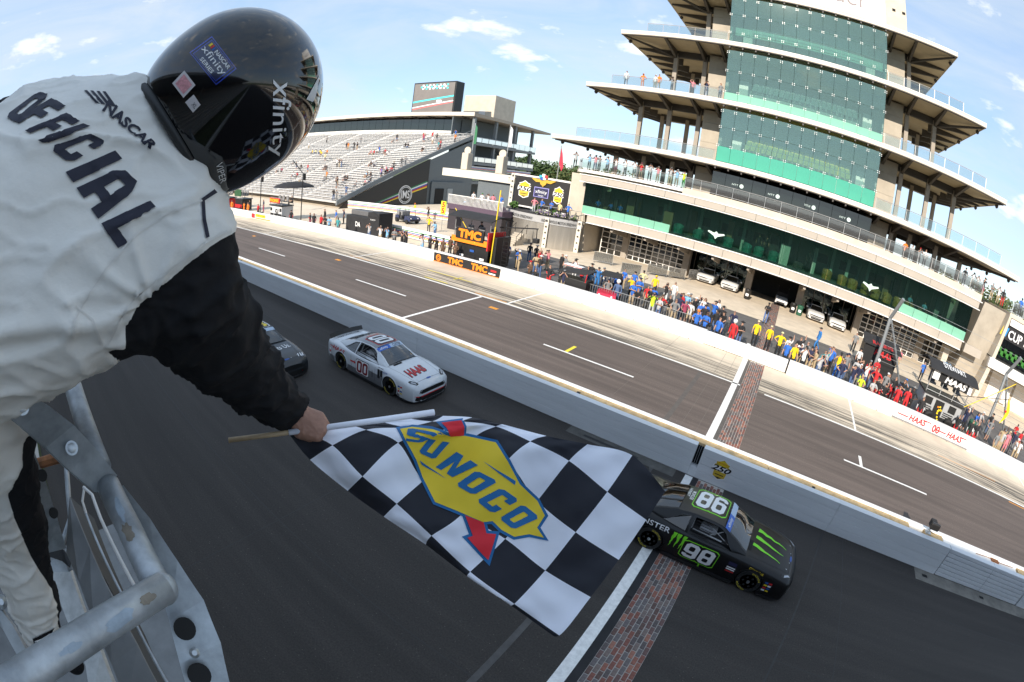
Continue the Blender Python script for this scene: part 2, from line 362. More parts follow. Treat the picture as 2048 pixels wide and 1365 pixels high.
for yy in (3.9, 7.6, 11.2): line(-200, yy, 120, yy, .018, .003, M('track_seam', (.026, .025, .025)), 'paving_seam')
for xx in (-7.5, -22, 5.4, 17): line(xx, -1.5, xx, 13.3, .02, .0031, M('track_seam', (.026, .025, .025)), 'paving_seam')
line(2.3, -1.5, 4.6, 13.3, .05, .0033, M('tyre_mark', (.027, .026, .026), var=.3), 'tyre_mark')
line(-2.18, 16.0, -2.18, 22.9, 0.2, 0.003, GPATCH, 'worn_strip')
for x in (-1.56, -0.92, -4.6): line(x, 14.3, x, 27.9, 0.014, 0.003, M('seam_tar', (0.12, 0.10, 0.09), var=0.1), 'pavement_seam')
# start / finish line: white stripe, dark worn joint, bricks
line(-0.335, -1.5, -0.335, 13.4, 0.265); line(-0.335, 14.3, -0.335, 27.93, 0.3)
DKJ = M('dark_joint', (0.022, 0.022, 0.024), rough=0.9, var=0.25, scale=3)
line(-0.1, -1.5, -0.1, 13.4, 0.2, 0.003, DKJ, 'dark_joint'); line(-0.1, 14.3, -0.1, 27.9, 0.18, 0.003, GPATCH, 'worn_joint')
MORT = M('mortar', (0.46, 0.43, 0.39), rough=0.95, var=0.2, scale=12, bump=0.3)
ybr = struct(empty('brick_strip', (0, 0, 0)))
bcols = [(0.20, 0.075, 0.055), (0.25, 0.10, 0.07), (0.13, 0.075, 0.068), (0.095, 0.078, 0.076), (0.17, 0.13, 0.115), (0.13, 0.112, 0.11), (0.29, 0.13, 0.09), (0.11, 0.065, 0.055)]
bmats = [M('brick_clay_%d' % i, c, rough=0.8, var=0.28, scale=14, bump=0.4, bscale=60) for i, c in enumerate(bcols)]
bmeshes = []
for m in bmats:
    mb = MB(); w, hl, z = 0.0482, 0.1060, 0.013; c = 0.004
    mb.add([(-w, -hl, 0), (w, -hl, 0), (w, hl, 0), (-w, hl, 0), (-w, -hl, z - c), (w, -hl, z - c), (w, hl, z - c), (-w, hl, z - c), (-w + c, -hl + c, z), (w - c, -hl + c, z), (w - c, hl - c, z), (-w + c, hl - c, z)],
           [(0, 1, 5, 4), (1, 2, 6, 5), (2, 3, 7, 6), (3, 0, 4, 7), (4, 5, 9, 8), (5, 6, 10, 9), (6, 7, 11, 10), (7, 4, 8, 11), (8, 9, 10, 11)])
    bmeshes.append(mb.mesh('brick', m))
def brick_zone(y0, y1, single, name):
    sheet(name, 0.0, 0.915, y0, y1, 0.004, MORT, ybr)
    st = MB(); rows = int((y1 - y0) / 0.232); n_ = 0
    for c_ in range(8):
        for r in range(rows):
            y = y0 + 0.12 + 0.232 * r + (0.116 if c_ % 2 else 0)
            if y + 0.11 > y1: continue
            x = 0.057 + c_ * 0.1144 + random.uniform(-.003, .003); k = random.choice((0, 0, 1, 2, 3, 3, 4, 5, 5, 6, 7))
            if single and single[0] <= y <= single[1]:
                o = bpy.data.objects.new('brick', bmeshes[k]); COL.objects.link(o); o.parent = ybr
                o.location = (x, y, 0.003 + random.uniform(-.0025, .003)); o.rotation_euler = (random.uniform(-.012, .012), random.uniform(-.015, .015), random.uniform(-.02, .02)); n_ += 1
            else:
                me = bmeshes[k]; st.add([(p.co.x + x, p.co.y + y, p.co.z + 0.003) for p in me.vertices], [tuple(f.vertices) for f in me.polygons], k)
    if st.v: o = st.build('brick_paving', bmats, ybr); o['kind'] = 'stuff'
    return n_
n_bricks = brick_zone(-1.5, 13.42, (3.7, 12.4), 'mortar_bed')
brick_zone(14.25, 27.93, None, 'mortar_bed')
brick_zone(28.45, 51.0, None, 'mortar_bed')

# ---- barrier between track and pit lane
WWALL = M('barrier_paint', (0.72, 0.73, 0.74), rough=0.55, var=0.09, scale=1.1, stretch=(.25, 1, 2.5), bump=0.05)
WTOP = M('white_wall_paint', (0.80, 0.79, 0.76), rough=0.6, var=0.06, scale=2.5, bump=0.08)
FOAM = M('tan_foam', (0.50, 0.36, 0.19), rough=0.95, var=0.3, scale=5, bump=0.6, bscale=14)
STEEL = M('galvanized_steel', (0.46, 0.49, 0.51), rough=0.42, metal=0.85, var=0.18, scale=9, bump=0.05)
DARK = M('black_gap', (0.012, 0.012, 0.012), rough=0.9, var=0)
BLKM = M('black_metal', (0.015, 0.015, 0.016), rough=0.45, var=0.15)
bar = empty('pit_wall_barrier', (0, 13.8, 0)); bar.location = (0, 0, 0)
tag(bar, 'long pale grey steel crash barrier between race track and pit lane', 'barrier')
def tubes(x0, x1, gate=False):
    nt = 4 if not gate else 7; hgt = 1.1 / nt
    mb = MB()
    for k in range(nt):
        g = 0.0035 if not gate else 0.009
        MBk = MB(); MBk.bbox(x0, x1, 13.44 if not gate else 13.452, 13.70, k * hgt + g, (k + 1) * hgt - g, 0.012 if not gate else 0.02)
        MBk.build('barrier_tube' if not gate else 'gate_rail', WWALL, bar)
xs = [-220, -160, -120, -90, -66, -48, -36, -24, -12, -0.43]
for a, c in zip(xs, xs[1:]): tubes(a + 0.004, c - 0.004)
tubes(-0.2, 4.7); tubes(4.708, 9.52); tubes(9.56, 12.0, True); tubes(12.02, 14.42, True); tubes(14.5, 26); tubes(26.01, 60)
MB().box(-0.43, -0.2, 13.45, 13.7, 0.0, 0.33).build('barrier_sill', WWALL, bar)
MB().box(-0.47, -0.16, 13.702, 13.72, 0.0, 1.0).build('gap_backing', DARK, bar)
for x in (-0.36, -0.29): MB().tube([(x, 13.6, 0.34), (x, 13.6, 1.06)], 0.008, 6).build('gap_rod', STEEL, bar)
for k, (a, c) in enumerate([(-220, -60), (-60, -20), (-20, 2), (2, 7.6), (8.3, 9.2), (13.6, 60)]):
    MB().box(a + .01, c - .01, 13.705, 14.03, 0.02, 1.088).build('foam_block', FOAM, bar)
mb = MB(); mb.bbox(-220, 60, 14.03, 14.26, 0, 1.1, 0.02); mb.build('concrete_wall', WTOP, bar)
MB().box(9.25, 13.5, 13.71, 14.025, 0.02, 1.06).build('gate_cap', WTOP, bar)
RUST = M('rust', (0.22, 0.09, 0.035), rough=0.9, var=0.4, scale=30)
MB().box(11.9, 12.35, 13.8, 13.98, 1.06, 1.10).build('rusty_latch', RUST, bar)
MB().tube([(11.0, 13.85, 1.085), (11.7, 13.92, 1.09), (12.5, 13.86, 1.09), (13.3, 13.93, 1.09)], 0.012, 6).build('chain', RUST, bar)
for x in (-29.2, -15.3, -4.9, 3.6): MB().box(x, x + 0.11, 13.71, 13.78, 1.0, 1.12).build('bracket', BLKM, bar)
line(8.55, 13.13, 60, 13.13, 0.62, 0.0045, M('stained_apron', (0.20, 0.185, 0.16), rough=0.9, var=0.3, scale=2), 'concrete_apron')
line(-4.7, 13.2, -0.8, 13.2, 0.5, 0.0045, M('dark_apron', (0.105, 0.10, 0.09), rough=0.9, var=0.3, scale=3), 'concrete_apron')
line(-4.1, 13.16, -2.1, 13.16, 0.12, 0.008, M('drain_grate', (0.03, 0.03, 0.03), var=0.2), 'drain_grate')
for x in (8.9, 12.0): line(x, 13.15, x + .25, 13.15, .14, .0085, DARK, 'oil_stain')
# 250 badge on the barrier
GOLD = M('badge_gold', (0.62, 0.42, 0.04), var=0.05); BLK = M('black_print', (0.01, 0.01, 0.012), rough=0.5, var=0); WHT = M('white_print', (0.82, 0.82, 0.82), rough=0.5, var=0)
RED = M('red_print', (0.55, 0.02, 0.025), rough=0.45, var=0.05); BLUE = M('blue_print', (0.02, 0.09, 0.35), rough=0.45, var=0.05); YEL = M('yellow_print', (0.80, 0.58, 0.02), rough=0.5, var=0.04)
ORG = M('orange_print', (0.85, 0.24, 0.01), rough=0.5, var=0.04)
def badge250(p0, ux, uz, parent, rnd=False):
    """shield with 250: p0 centre, ux / uz half axes, each layer a little prouder"""
    p0, ux, uz = Vector(p0), Vector(ux), Vector(uz); nrm = ux.cross(uz).normalized()
    q = lambda k: [p0 - ux - uz + nrm * k, p0 + ux - uz + nrm * k, p0 + ux + uz + nrm * k, p0 - ux + uz + nrm * k]
    sh = [(.5, 0), (.85, .12), (.88, .42), (.95, .45), (.95, .7), (.86, .72), (.90, .84), (.72, .88), (.5, 1), (.28, .88), (.10, .84), (.14, .72), (.05, .7), (.05, .45), (.12, .42), (.15, .12)]
    g = lambda s: [((x - .5) * s + .5, (y - .5) * s + .5) for x, y in sh]
    root = flat_poly([g(1.06)], q(0.004), 'badge', WHT, parent)
    flat_poly([g(0.96)], q(0.007), 'badge_face', GOLD if not rnd else YEL, root)
    qa = q(0.010); w = warp(qa)
    flat_poly([[(-.02, .40), (1.0, .40), (1.02, .66), (0, .66)]], q(0.0085), 'badge_band', WHT, root)
    flat_text('250', [w(-.06, .40), w(1.02, .40), w(1.08, .68), (w(-.02, .68))], 'badge_number', BLK, root, bold=0.03, shear=0.2)
    w2 = warp(q(.010)); flat_poly([[(.5 + .3 * math.cos(a), .80 + .11 * math.sin(a)) for a in [k * math.pi / 8 for k in range(16)]]], q(.009), 'badge_oval', YEL, root)
    flat_text('PENNZOIL', [w2(.24, .76), w2(.76, .76), w2(.76, .84), w2(.24, .84)], 'badge_text', RED, root)
    flat_poly([[(.3, .12), (.7, .12), (.6, .07), (.5, .04), (.4, .07)], [(.25, .22), (.75, .22), (.75, .26), (.25, .26)]], q(.010), 'badge_wing', BLK, root)
    return root
bd = badge250((0.56, 13.437, 0.615), (0.30, 0, 0), (0, 0, 0.36), None)
tag(bd, 'gold and white 250 race shield stuck on the grey barrier face', 'badge')

# ---- outer pit wall
pw = empty('pit_wall'); tag(pw, 'low bright white concrete wall along the pit boxes', 'wall')
PWH = 0.80
for k in range(-44, 22):
    a = k * 3.66 + 2.3; c = a + 3.66
    if -3.2 < a < 2.1: continue
    if a < -3.2 < c: c = -3.1
    mb = MB(); y0, y1 = 27.95, 28.35
    mb.add([(a + .006, y0, 0), (a + .006, y0 + .06, PWH - .03), (a + .006, y0 + .09, PWH), (a + .006, y1, PWH), (a + .006, y1, 0), (c - .006, y0, 0), (c - .006, y0 + .06, PWH - .03), (c - .006, y0 + .09, PWH), (c - .006, y1, PWH), (c - .006, y1, 0)],
           [(0, 1, 2, 3, 4)[::-1], (5, 6, 7, 8, 9), (0, 5, 6, 1), (1, 6, 7, 2), (2, 7, 8, 3), (3, 8, 9, 4)])
    mb.build('wall_segment', WTOP, pw)
    if k % 1 == 0:
        for x in (a + .9, a + 2.6): MB().box(x, x + .07, y0 - .004, y0 + .02, 0.0, .055).build('drain_hole', DARK, pw)
for k in range(4):            # slatted gate section at the brick strip
    a = -3.08 + k * 1.32; c = a + 1.31
    for z0, z1 in ((0.03, .28), (.31, .54), (.57, .80)):
        MB().bbox(a, c, 27.97, 28.2, z0, z1, 0.015).build('gate_slat', WTOP, pw)
    MB().box(a, c, 28.2, 28.24, 0.02, .78).build('gate_backing', M('grey_paint', (.25, .25, .25)), pw)
MB().bbox(-0.53, -0.30, 27.93, 28.27, 0, .86, .01).build('gate_post', WTOP, pw)

# ---- roofed grandstand behind the camera (its roof shades the track)
OSTEEL = M('stand_steel', (0.35, 0.36, 0.37), rough=0.6, var=0.1)
OCON = M('stand_concrete', (0.45, 0.43, 0.40), rough=0.9, var=0.12)
og = empty('outer_grandstand', (0, 0, 0)); tag(og, 'long roofed grandstand behind the flag stand that shades the track', 'grandstand')
for k in range(15):
    y = -5.0 - k * 0.95; z = 2.2 + k * 0.42
    MB().box(-230, 170, y - 0.95, y, z - 0.55, z).build('seat_tier', OCON, og)
MB().box(-230, 170, -27, -5.6, 11.05, 11.45).build('stand_roof', OSTEEL, og)
MB().box(-230, 170, -26.6, -26.2, 0, 11.05).build('back_wall', OCON, og)
for x in range(-224, 170, 16):
    MB().tube([(x, -16, 0), (x, -16, 11.05)], 0.3, 8).build('roof_column', OSTEEL, og)
ow = empty('outer_wall'); tag(ow, 'white concrete wall on the outside of the track below the flag stand', 'wall')
MB().bbox(-230, 170, -2.1, -1.7, 0, 1.1, .02).build('concrete_wall', WTOP, ow)
# ================================================================ pagoda tower
XC = -0.22
def glassmat(name, tint, dif, fac, rough=0.03, spec=0.35):
    m = bpy.data.materials.new(name); m.use_nodes = True; n, l = m.node_tree.nodes, m.node_tree.links; n.clear()
    o = n.new('ShaderNodeOutputMaterial'); tr = n.new('ShaderNodeBsdfTransparent'); tr.inputs[0].default_value = (*tint, 1)
    df = n.new('ShaderNodeBsdfDiffuse'); df.inputs[0].default_value = (*dif, 1)
    gl = n.new('ShaderNodeBsdfGlossy'); gl.inputs['Roughness'].default_value = rough
    t = n.new('ShaderNodeTexCoord'); no = n.new('ShaderNodeTexNoise'); no.inputs['Scale'].default_value = 0.35; no.inputs['Detail'].default_value = 3; l.new(t.outputs['Object'], no.inputs['Vector'])
    mr = n.new('ShaderNodeMapRange'); mr.inputs[3].default_value = fac * 0.75; mr.inputs[4].default_value = fac * 1.25; l.new(no.outputs[0], mr.inputs[0])
    m1 = n.new('ShaderNodeMixShader'); l.new(mr.outputs[0], m1.inputs[0]); l.new(tr.outputs[0], m1.inputs[1]); l.new(df.outputs[0], m1.inputs[2])
    fr = n.new('ShaderNodeFresnel'); fr.inputs[0].default_value = 1.5
    mu = n.new('ShaderNodeMath'); mu.operation = 'MULTIPLY_ADD'; mu.inputs[1].default_value = 1.0; mu.inputs[2].default_value = spec * 0.2; l.new(fr.outputs[0], mu.inputs[0])
    m2 = n.new('ShaderNodeMixShader'); l.new(mu.outputs[0], m2.inputs[0]); l.new(m1.outputs[0], m2.inputs[1]); l.new(gl.outputs[0], m2.inputs[2])
    l.new(m2.outputs[0], o.inputs[0]); MATS[name] = m; return m
G_TEAL = glassmat('teal_tower_glass', (0.70, 0.84, 0.80), (0.24, 0.44, 0.38), 0.15)
G_SPAN = glassmat('green_spandrel_glass', (0.15, 0.5, 0.36), (0.06, 0.40, 0.26), 0.85)
G_LITE = glassmat('pale_green_glass', (0.5, 0.85, 0.7), (0.28, 0.62, 0.45), 0.75)
G_DARK = glassmat('dark_green_glass', (0.58, 0.74, 0.67), (0.03, 0.10, 0.08), 0.04, spec=0.1)
G_BLK = glassmat('black_glass', (0.03, 0.05, 0.05), (0.006, 0.012, 0.012), 0.5)
G_CLR = glassmat('clear_railing_glass', (0.86, 0.92, 0.91), (0.25, 0.3, 0.3), 0.06)
TAN = M('tan_panel', (0.40, 0.355, 0.30), rough=0.7, var=0.06, scale=0.6)
FASC = M('roof_fascia', (0.62, 0.55, 0.46), rough=0.6, var=0.08, scale=0.8)
TRIM = M('white_trim', (0.76, 0.74, 0.71), rough=0.5, var=0.03)
SOFF = M('tan_soffit', (0.46, 0.39, 0.27), rough=0.8, var=0.1, scale=0.7)
DSTL = M('dark_bronze_steel', (0.060, 0.052, 0.046), rough=0.6, var=0.15)
COLM = M('column_concrete', (0.33, 0.29, 0.245), rough=0.85, var=0.12, scale=1.2)
CONW = M('wall_concrete', (0.40, 0.355, 0.29), rough=0.88, var=0.14, scale=0.7, bump=0.1)
CONL = M('pale_concrete', (0.55, 0.49, 0.40), rough=0.88, var=0.1, scale=0.9, bump=0.1)
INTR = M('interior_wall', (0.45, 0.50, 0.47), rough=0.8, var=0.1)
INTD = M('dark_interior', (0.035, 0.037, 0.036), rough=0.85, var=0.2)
RAIL = M('rail_steel', (0.50, 0.50, 0.49), rough=0.4, metal=0.6, var=0.08)
pag = empty('pagoda_tower', (0, 0, 0)); tag(pag, 'tall tiered pagoda tower with green glass front and wide flat roofs', 'tower')
YF = 45.15
_pane = {}
def pane_obj(name, w, h, mat, loc, parent, axis='y', d=0.03):
    k = (round(w, 3), round(h, 3), mat.name, axis)
    if k not in _pane:
        mb = MB()
        if axis == 'y': mb.box(-w / 2, w / 2, 0, d, -h / 2, h / 2)
        else: mb.box(0, d, -w / 2, w / 2, -h / 2, h / 2)
        _pane[k] = mb.mesh(name, mat)
    o = bpy.data.objects.new(name, _pane[k]); COL.objects.link(o); o.location = loc; o.parent = parent; return o
def railing(x0, y0, x1, y1, z, parent, h=1.05, step=1.6, glass=G_CLR, name='railing'):
    a, b = Vector((x0, y0, z)), Vector((x1, y1, z)); L = (b - a).length; k = max(1, round(L / step)); mb = MB()
    for i in range(k + 1):
        p = a.lerp(b, i / k); mb.tube([p, p + Vector((0, 0, h))], 0.03, 6)
    mb.tube([a + Vector((0, 0, h)), b + Vector((0, 0, h))], 0.032, 6); mb.tube([a + Vector((0, 0, .12)), b + Vector((0, 0, .12))], 0.018, 5)
    o = mb.build(name, RAIL, parent)
    if glass:
        d = (b - a).normalized(); q = Vector((-d.y, d.x, 0)) * 0.006
        g = MB()
        for i in range(k):
            p, r = a.lerp(b, (i + .04) / k), a.lerp(b, (i + .96) / k)
            g.prism([p - q + Vector((0, 0, .16)), r - q + Vector((0, 0, .16)), r - q + Vector((0, 0, h - .08)), p - q + Vector((0, 0, h - .08))], q * 2)
        g.build('railing_infill', glass, o)
    return o
def deckroof(zt, W, cols, yb=63.5, thick=0.55):
    """flat winged roof: top at zt"""
    zb = zt - thick
    sl = MB(); sl.box(XC - W, XC + W, YF + .02, yb, zb + .18, zt - .03); sl.build('roof_slab', SOFF, pag)
    f = MB(); f.bbox(XC - W - .02, XC + W + .02, YF - .06, YF + .02, zb + .12, zt - .09, .02); f.box(XC - W - .06, XC - W, YF + .02, yb, zb + .12, zt - .05); f.box(XC + W, XC + W + .06, YF + .02, yb, zb + .12, zt - .05)
    f.build('roof_fascia', FASC, pag)
    t = MB(); t.bbox(XC - W - .05, XC + W + .05, YF - .10, YF + .3, zt - .085, zt, .015); t.build('roof_edge_trim', TRIM, pag)
    d = MB(); d.box(XC - W, XC + W, YF - .03, YF + .25, zb + .04, zb + .115); d.build('soffit_edge', DSTL, pag)
    oc = max(cols)
    for s in (-1, 1):
        for c_ in cols + [8.6]:
            x = XC + s * c_
            MB().prism([(x - .14, YF + .3, zb + .17), (x - .14, YF + .3, zb + .05), (x - .14, YF + 2.6, zb - .35), (x - .14, 50.0, zb - .75), (x - .14, 50.0, zb + .17)], (.28, 0, 0)).build('roof_rib', DSTL, pag)
        for y in (50, 52.8, 55.6, 58.4, 61.2):
            x0, x1 = XC + s * oc, XC + s * (W - .15)
            MB().prism([(x0, y - .13, zb + .17), (x0, y - .13, zb - .7), (x1, y - .13, zb + .05), (x1, y - .13, zb + .17)], (0, .26, 0)).build('roof_rib', DSTL, pag)
        a, b_ = Vector((XC + s * oc, 50, zb - .6)), Vector((XC + s * (W - .2), YF + .3, zb + .05))
        MB().tube([a, b_], [.2, .1], 6).build('corner_rib', DSTL, pag)
        for y in (47, 53.5, 59):    # flood lights under the edge
            MB().lathe([(.10, -.18), (.22, 0), (.2, .12), (.06, .25)], 8, c=(XC + s * (W - .3), y, zb - .12)).build('floodlight', DSTL, pag)
    bx = MB()
    for y in (50, 58): bx.box(XC - oc - .2, XC + oc + .2, y - .2, y + .2, zb - .55, zb + .178)
    bx.build('roof_beam', DSTL, pag)
    for k in range(13):              # short brackets above the glass
        x = XC - 7.6 + k * 15.2 / 12; MB().box(x - .07, x + .07, YF + .03, YF + .5, zb - .16, zb + .1).build('bracket', DSTL, pag)
TIERS = [(12.25, 24.9, [10.9, 14.1, 17.3]), (18.35, 21.75, [10.9, 14.1, 17.3]), (24.55, 18.6, [10.9, 14.1]), (30.55, 15.3, [10.9])]
for zt, W, cols in TIERS: deckroof(zt, W, cols)
def columns(z0, z1, xs, ys=(50, 58), r=.23):
    for s in (-1, 1):
        for x in xs:
            for y in ys:
                MB().bbox(XC + s * x - r, XC + s * x + r, y - r, y + r, z0, z1, .03).build('column', COLM, pag)
columns(8.95, 11.6, [10.9, 13, 16.2, 19.4]); columns(12.3, 17.7, [10.9, 14.1, 17.3]); columns(18.4, 23.9, [10.9, 14.1]); columns(24.6, 29.9, [10.9])
for z0, z1 in ((8.95, 11.7), (12.25, 17.8), (18.35, 24.0), (24.55, 30.0)):      # core walls of board-marked concrete
    for s in (-1, 1):
        x0, x1 = sorted((XC + s * 7.75, XC + s * 10.3)); zz = z0
        while zz < z1 - .1:
            z2 = min(zz + 2.1, z1); MB().bbox(x0, x1, 49.2, 57.5, zz, z2 - .015, .012).build('concrete_panel', CONW, pag); zz = z2
    MB().box(XC - 7.7, XC + 7.7, 55.5, 57.0, z0, z1).build('rear_wall', INTR, pag)
# glass tiers
WT = 7.66; NP_ = 12; pw_ = 2 * WT / NP_
SEATY = M('yellow_seat', (0.45, 0.42, 0.05), rough=0.6, var=0.1); SEATG = M('green_grey_seat', (0.10, 0.17, 0.15), rough=0.6, var=0.1)
FITM = M('bright_fitting', (0.8, 0.82, 0.8), rough=0.3, var=0)
def tier(z0, z1, zs, span, seats, rows):
    for k in range(NP_):
        x = XC - WT + pw_ * (k + .5)
        pane_obj('spandrel_pane', pw_ - .025, zs - z0 - .02, span, (x, YF, (z0 + zs) / 2), pag)
        n_ = 2
        for j in range(n_):
            a = zs + (z1 - zs) * j / n_; c = zs + (z1 - zs) * (j + 1) / n_
            pane_obj('glass_pane', pw_ - .025, c - a - .02, G_TEAL, (x, YF, (a + c) / 2), pag)
    for s in (-1, 1): pane_obj('side_pane', 3.8, z1 - z0, G_TEAL, (XC + s * WT - (.03 if s < 0 else 0), YF + 1.95, (z0 + z1) / 2), pag, 'x')
    fb = MB()
    for k in range(NP_ + 1):
        x = XC - WT + pw_ * k
        for z in (zs + .05, (zs + z1) / 2, z1 - .25):
            for dx, dz in ((-.09, -.08), (.09, -.08), (-.09, .08), (.09, .08)): fb.box(x + dx - .035, x + dx + .035, YF - .03, YF - .004, z + dz - .03, z + dz + .03)
    fb.build('glass_fitting', FITM, pag)['kind'] = 'stuff'
    MB().box(XC - WT, XC + WT, YF + .4, 55.4, z0 - .02, z0 + .06).build('floor_slab', CONW, pag)
    if seats:
        pr = MB(); pr.box(-.22, .22, -.22, .22, .40, .47); pr.prism([(-.22, .18, .47), (.22, .18, .47), (.22, .26, .95), (-.22, .26, .95)], (0, .05, 0)); pr.box(-.2, -.16, -.18, .18, 0, .4); pr.box(.16, .2, -.18, .18, 0, .4)
        me = pr.mesh('seat', seats)
        for r in range(rows):
            zt_ = z0 + 1.55 + .5 * r; y = 47.6 + .85 * r
            MB().box(XC - 5.6, XC + 5.4, y - .45, y + .5, z0 + .06, zt_ + .002).build('seat_step', INTR, pag)
            for i in range(20):
                o = bpy.data.objects.new('seat', me); COL.objects.link(o); o.parent = pag; o.location = (XC - 5.2 + .54 * i, y, zt_ + .002)
    railing(XC - 5.7, 47.0, XC + 5.5, 47.0, z0 + 1.5, pag, .9, 2.2, None)
    for s in (-1, 1):
        MB().box(XC + s * 6.6 - .5, XC + s * 6.6 + .5, 50, 50.1, z0 + 1.0, z0 + 3.5).build('door_panel', TRIM, pag)
tier(12.30, 17.45, 13.75, G_SPAN, SEATY, 3); tier(18.40, 23.6, 19.15, G_LITE, SEATG, 3); tier(24.60, 29.7, 25.5, G_TEAL, None, 0)
MB().box(XC - 7.6, XC + 7.6, 47.5, 47.7, 26.2, 27.1).build('inner_balustrade', M('pale_green_panel', (.30, .55, .45)), pag)
MB().box(XC - 3, XC + 7.6, 49, 49.2, 28.0, 29.4).build('bright_ceiling_panel', M('pale_panel', (.65, .72, .70)), pag)
# deck railings at the roof wings
for zt, W, cols in TIERS[:3]:
    for s in (-1, 1): railing(XC + s * 7.9, YF + .25, XC + s * (W - 2.6), YF + .25, zt, pag)
# top sign and lift tower
MB().bbox(XC - 7.6, XC + 7.66, YF + .3, YF + .6, 30.75, 36.5, .03).build('sign_board', M('sign_white', (.80, .80, .80), var=0.02), pag)
flat_text('TAGHeuer', [(-6.2, YF + .29, 31.75), (5.6, YF + .29, 31.75), (5.6, YF + .29, 33.9), (-6.2, YF + .29, 33.9)], 'sign_lettering', M('sign_grey', (.24, .20, .20), var=0), pag)
MB().bbox(XC + 7.7, XC + 10.4, 48, 53, 30.6, 36.2, .05).build('lift_tower', CONL, pag)
for x in (8.6, 9.7): MB().box(x, x + .35, 47.95, 48.05, 34.0, 34.3).build('tower_vent', DARK, pag)
MB().tube([(9.2, 48.5, 36.2), (9.2, 48.3, 37.2), (9.9, 48.2, 37.4)], .05, 6).build('roof_lamp', TRIM, pag)
# --- terrace storey
MB().box(XC - 21.2, XC + 21.0, YF + .3, 60, 8.55, 8.93).build('terrace_slab', CONW, pag)
for k in range(12):
    w_ = 16.0 / 12; pane_obj('dark_pane', w_ - .03, 2.42, G_BLK, (XC - 8.0 + w_ * (k + .5), 46.7, 10.16), pag)
for s in (-1, 1): pane_obj('side_pane', 2.4, 2.42, G_BLK, (XC + s * 8.0, 47.95, 10.16), pag, 'x')
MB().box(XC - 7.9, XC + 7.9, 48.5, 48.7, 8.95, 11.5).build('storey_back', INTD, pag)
for x in (-6.2, -2.6, 1.0, 4.6):
    flat_text('TITLE' if int(x) % 2 else 'NTT', [(x, 46.69, 10.45), (x + .62, 46.69, 10.45), (x + .62, 46.69, 10.62), (x, 46.69, 10.62)], 'window_print', M('pale_print', (.55, .68, .66), var=0), pag)
    MB().lathe([(.2, 0), (.2, .01)], 16, 'y', (x + .95, 46.685, 10.53)).build('window_roundel', M('pale_print', (.55, .68, .66)), pag)
MB().bbox(XC - 10.3, XC + 21.0, YF - .02, YF + .28, 8.42, 9.02, .02).build('terrace_upstand', CONL, pag)
MESH = glassmat('mesh_infill', (0.62, 0.64, 0.64), (0.22, 0.22, 0.22), 0.22)
railing(XC - 10.2, YF + .1, XC + 20.9, YF + .1, 9.02, pag, 1.05, 1.55, MESH)
railing(XC - 21.1, YF + .1, XC - 10.6, YF + .1, 8.95, pag, 1.05, 1.5, G_CLR)
railing(XC - 21.1, YF + .1, XC - 22.6, YF + 2.6, 8.95, pag, 1.05, 1.2, G_CLR)
MB().bbox(XC - 21.3, XC - 10.3, YF - .04, YF + .26, 8.62, 8.9, .02).build('terrace_edge', TRIM, pag)
MB().prism([(-22.9, 47.6, 8.55), (-21.4, 45.1, 8.55), (-20, 45.5, 8.55), (-20, 50, 8.55), (-22.9, 50, 8.55)], (0, 0, .36)).build('terrace_corner', CONW, pag)
# upper spandrel band, second floor glass, lower band
def band(z0, z1, x0, x1, n_, name='spandrel_panel', y=YF - .05):
    w_ = (x1 - x0) / n_
    for k in range(n_): MB().bbox(x0 + w_ * k + .012, x0 + w_ * (k + 1) - .012, y, y + .3, z0, z1, .015).build(name, TAN, pag)
band(7.70, 8.32, XC - 20.9, XC + 20.9, 14); band(3.50, 4.27, XC - 19.6, XC + 20.2, 14)
for z, xa, xb in ((8.33, 21.1, 21.2), (7.58, 21.0, 21.1), (4.28, 20.0, 20.4), (3.44, 19.6, 20.2)):
    MB().bbox(XC - xa, XC + xb, YF - .12, YF + .3, z, z + .085, .012).build('white_trim_strip', TRIM, pag)
NPF = 26; w_ = 40.6 / NPF
for k in range(NPF):
    x = XC - 20.3 + w_ * (k + .5)
    pane_obj('window_pane', w_ - .03, 3.17, G_DARK, (x, YF + .06, 5.97), pag)
    if k < 6 or k > NPF - 6: pane_obj('apron_pane', w_ - .03, .8, G_LITE, (x, YF + .012, 4.79), pag)
for s in (-1, 1): pane_obj('side_pane', 4.5, 3.17, G_DARK, (XC + s * 20.3, YF + 2.3, 5.97), pag, 'x')
MB().box(XC - 20.2, XC + 20.2, YF + .3, 54, 4.2, 4.36).build('floor_slab', M('lounge_floor', (.16, .2, .18)), pag)
MB().box(XC - 20.2, XC + 20.2, 52, 52.3, 4.36, 7.6).build('lounge_back_wall', M('lounge_wall', (.20, .27, .235), rough=.8, var=.15, scale=.5), pag)
MB().box(XC - 20.2, XC + 20.2, YF + .3, 54, 7.6, 7.69).build('lounge_ceiling', INTR, pag)
for x in (-12.5, -9.0, -4.4, 0.4, 5.1, 9.0, 13.5): MB().box(x - .15, x + .15, 49, 49.3, 4.36, 7.6).build('lounge_column', INTR, pag)
for x, w2 in ((-14.5, 1.4), (-9.3, .8), (-7.2, 1.0), (-5.3, 1.0), (-3.6, 1.2), (6.2, 2.0), (9.3, 3.2), (3.6, 1.2)):
    MB().bbox(x, x + w2, 51.9, 52.0, 5.6, 6.5, .02).build('wall_picture', INTD, pag)
random.seed(3)
LP_ = [M('lounge_pale', (.5, .55, .52)), M('lounge_grey', (.22, .24, .23)), M('lounge_black', (.02, .02, .02)), M('lounge_wood', (.22, .14, .07))]
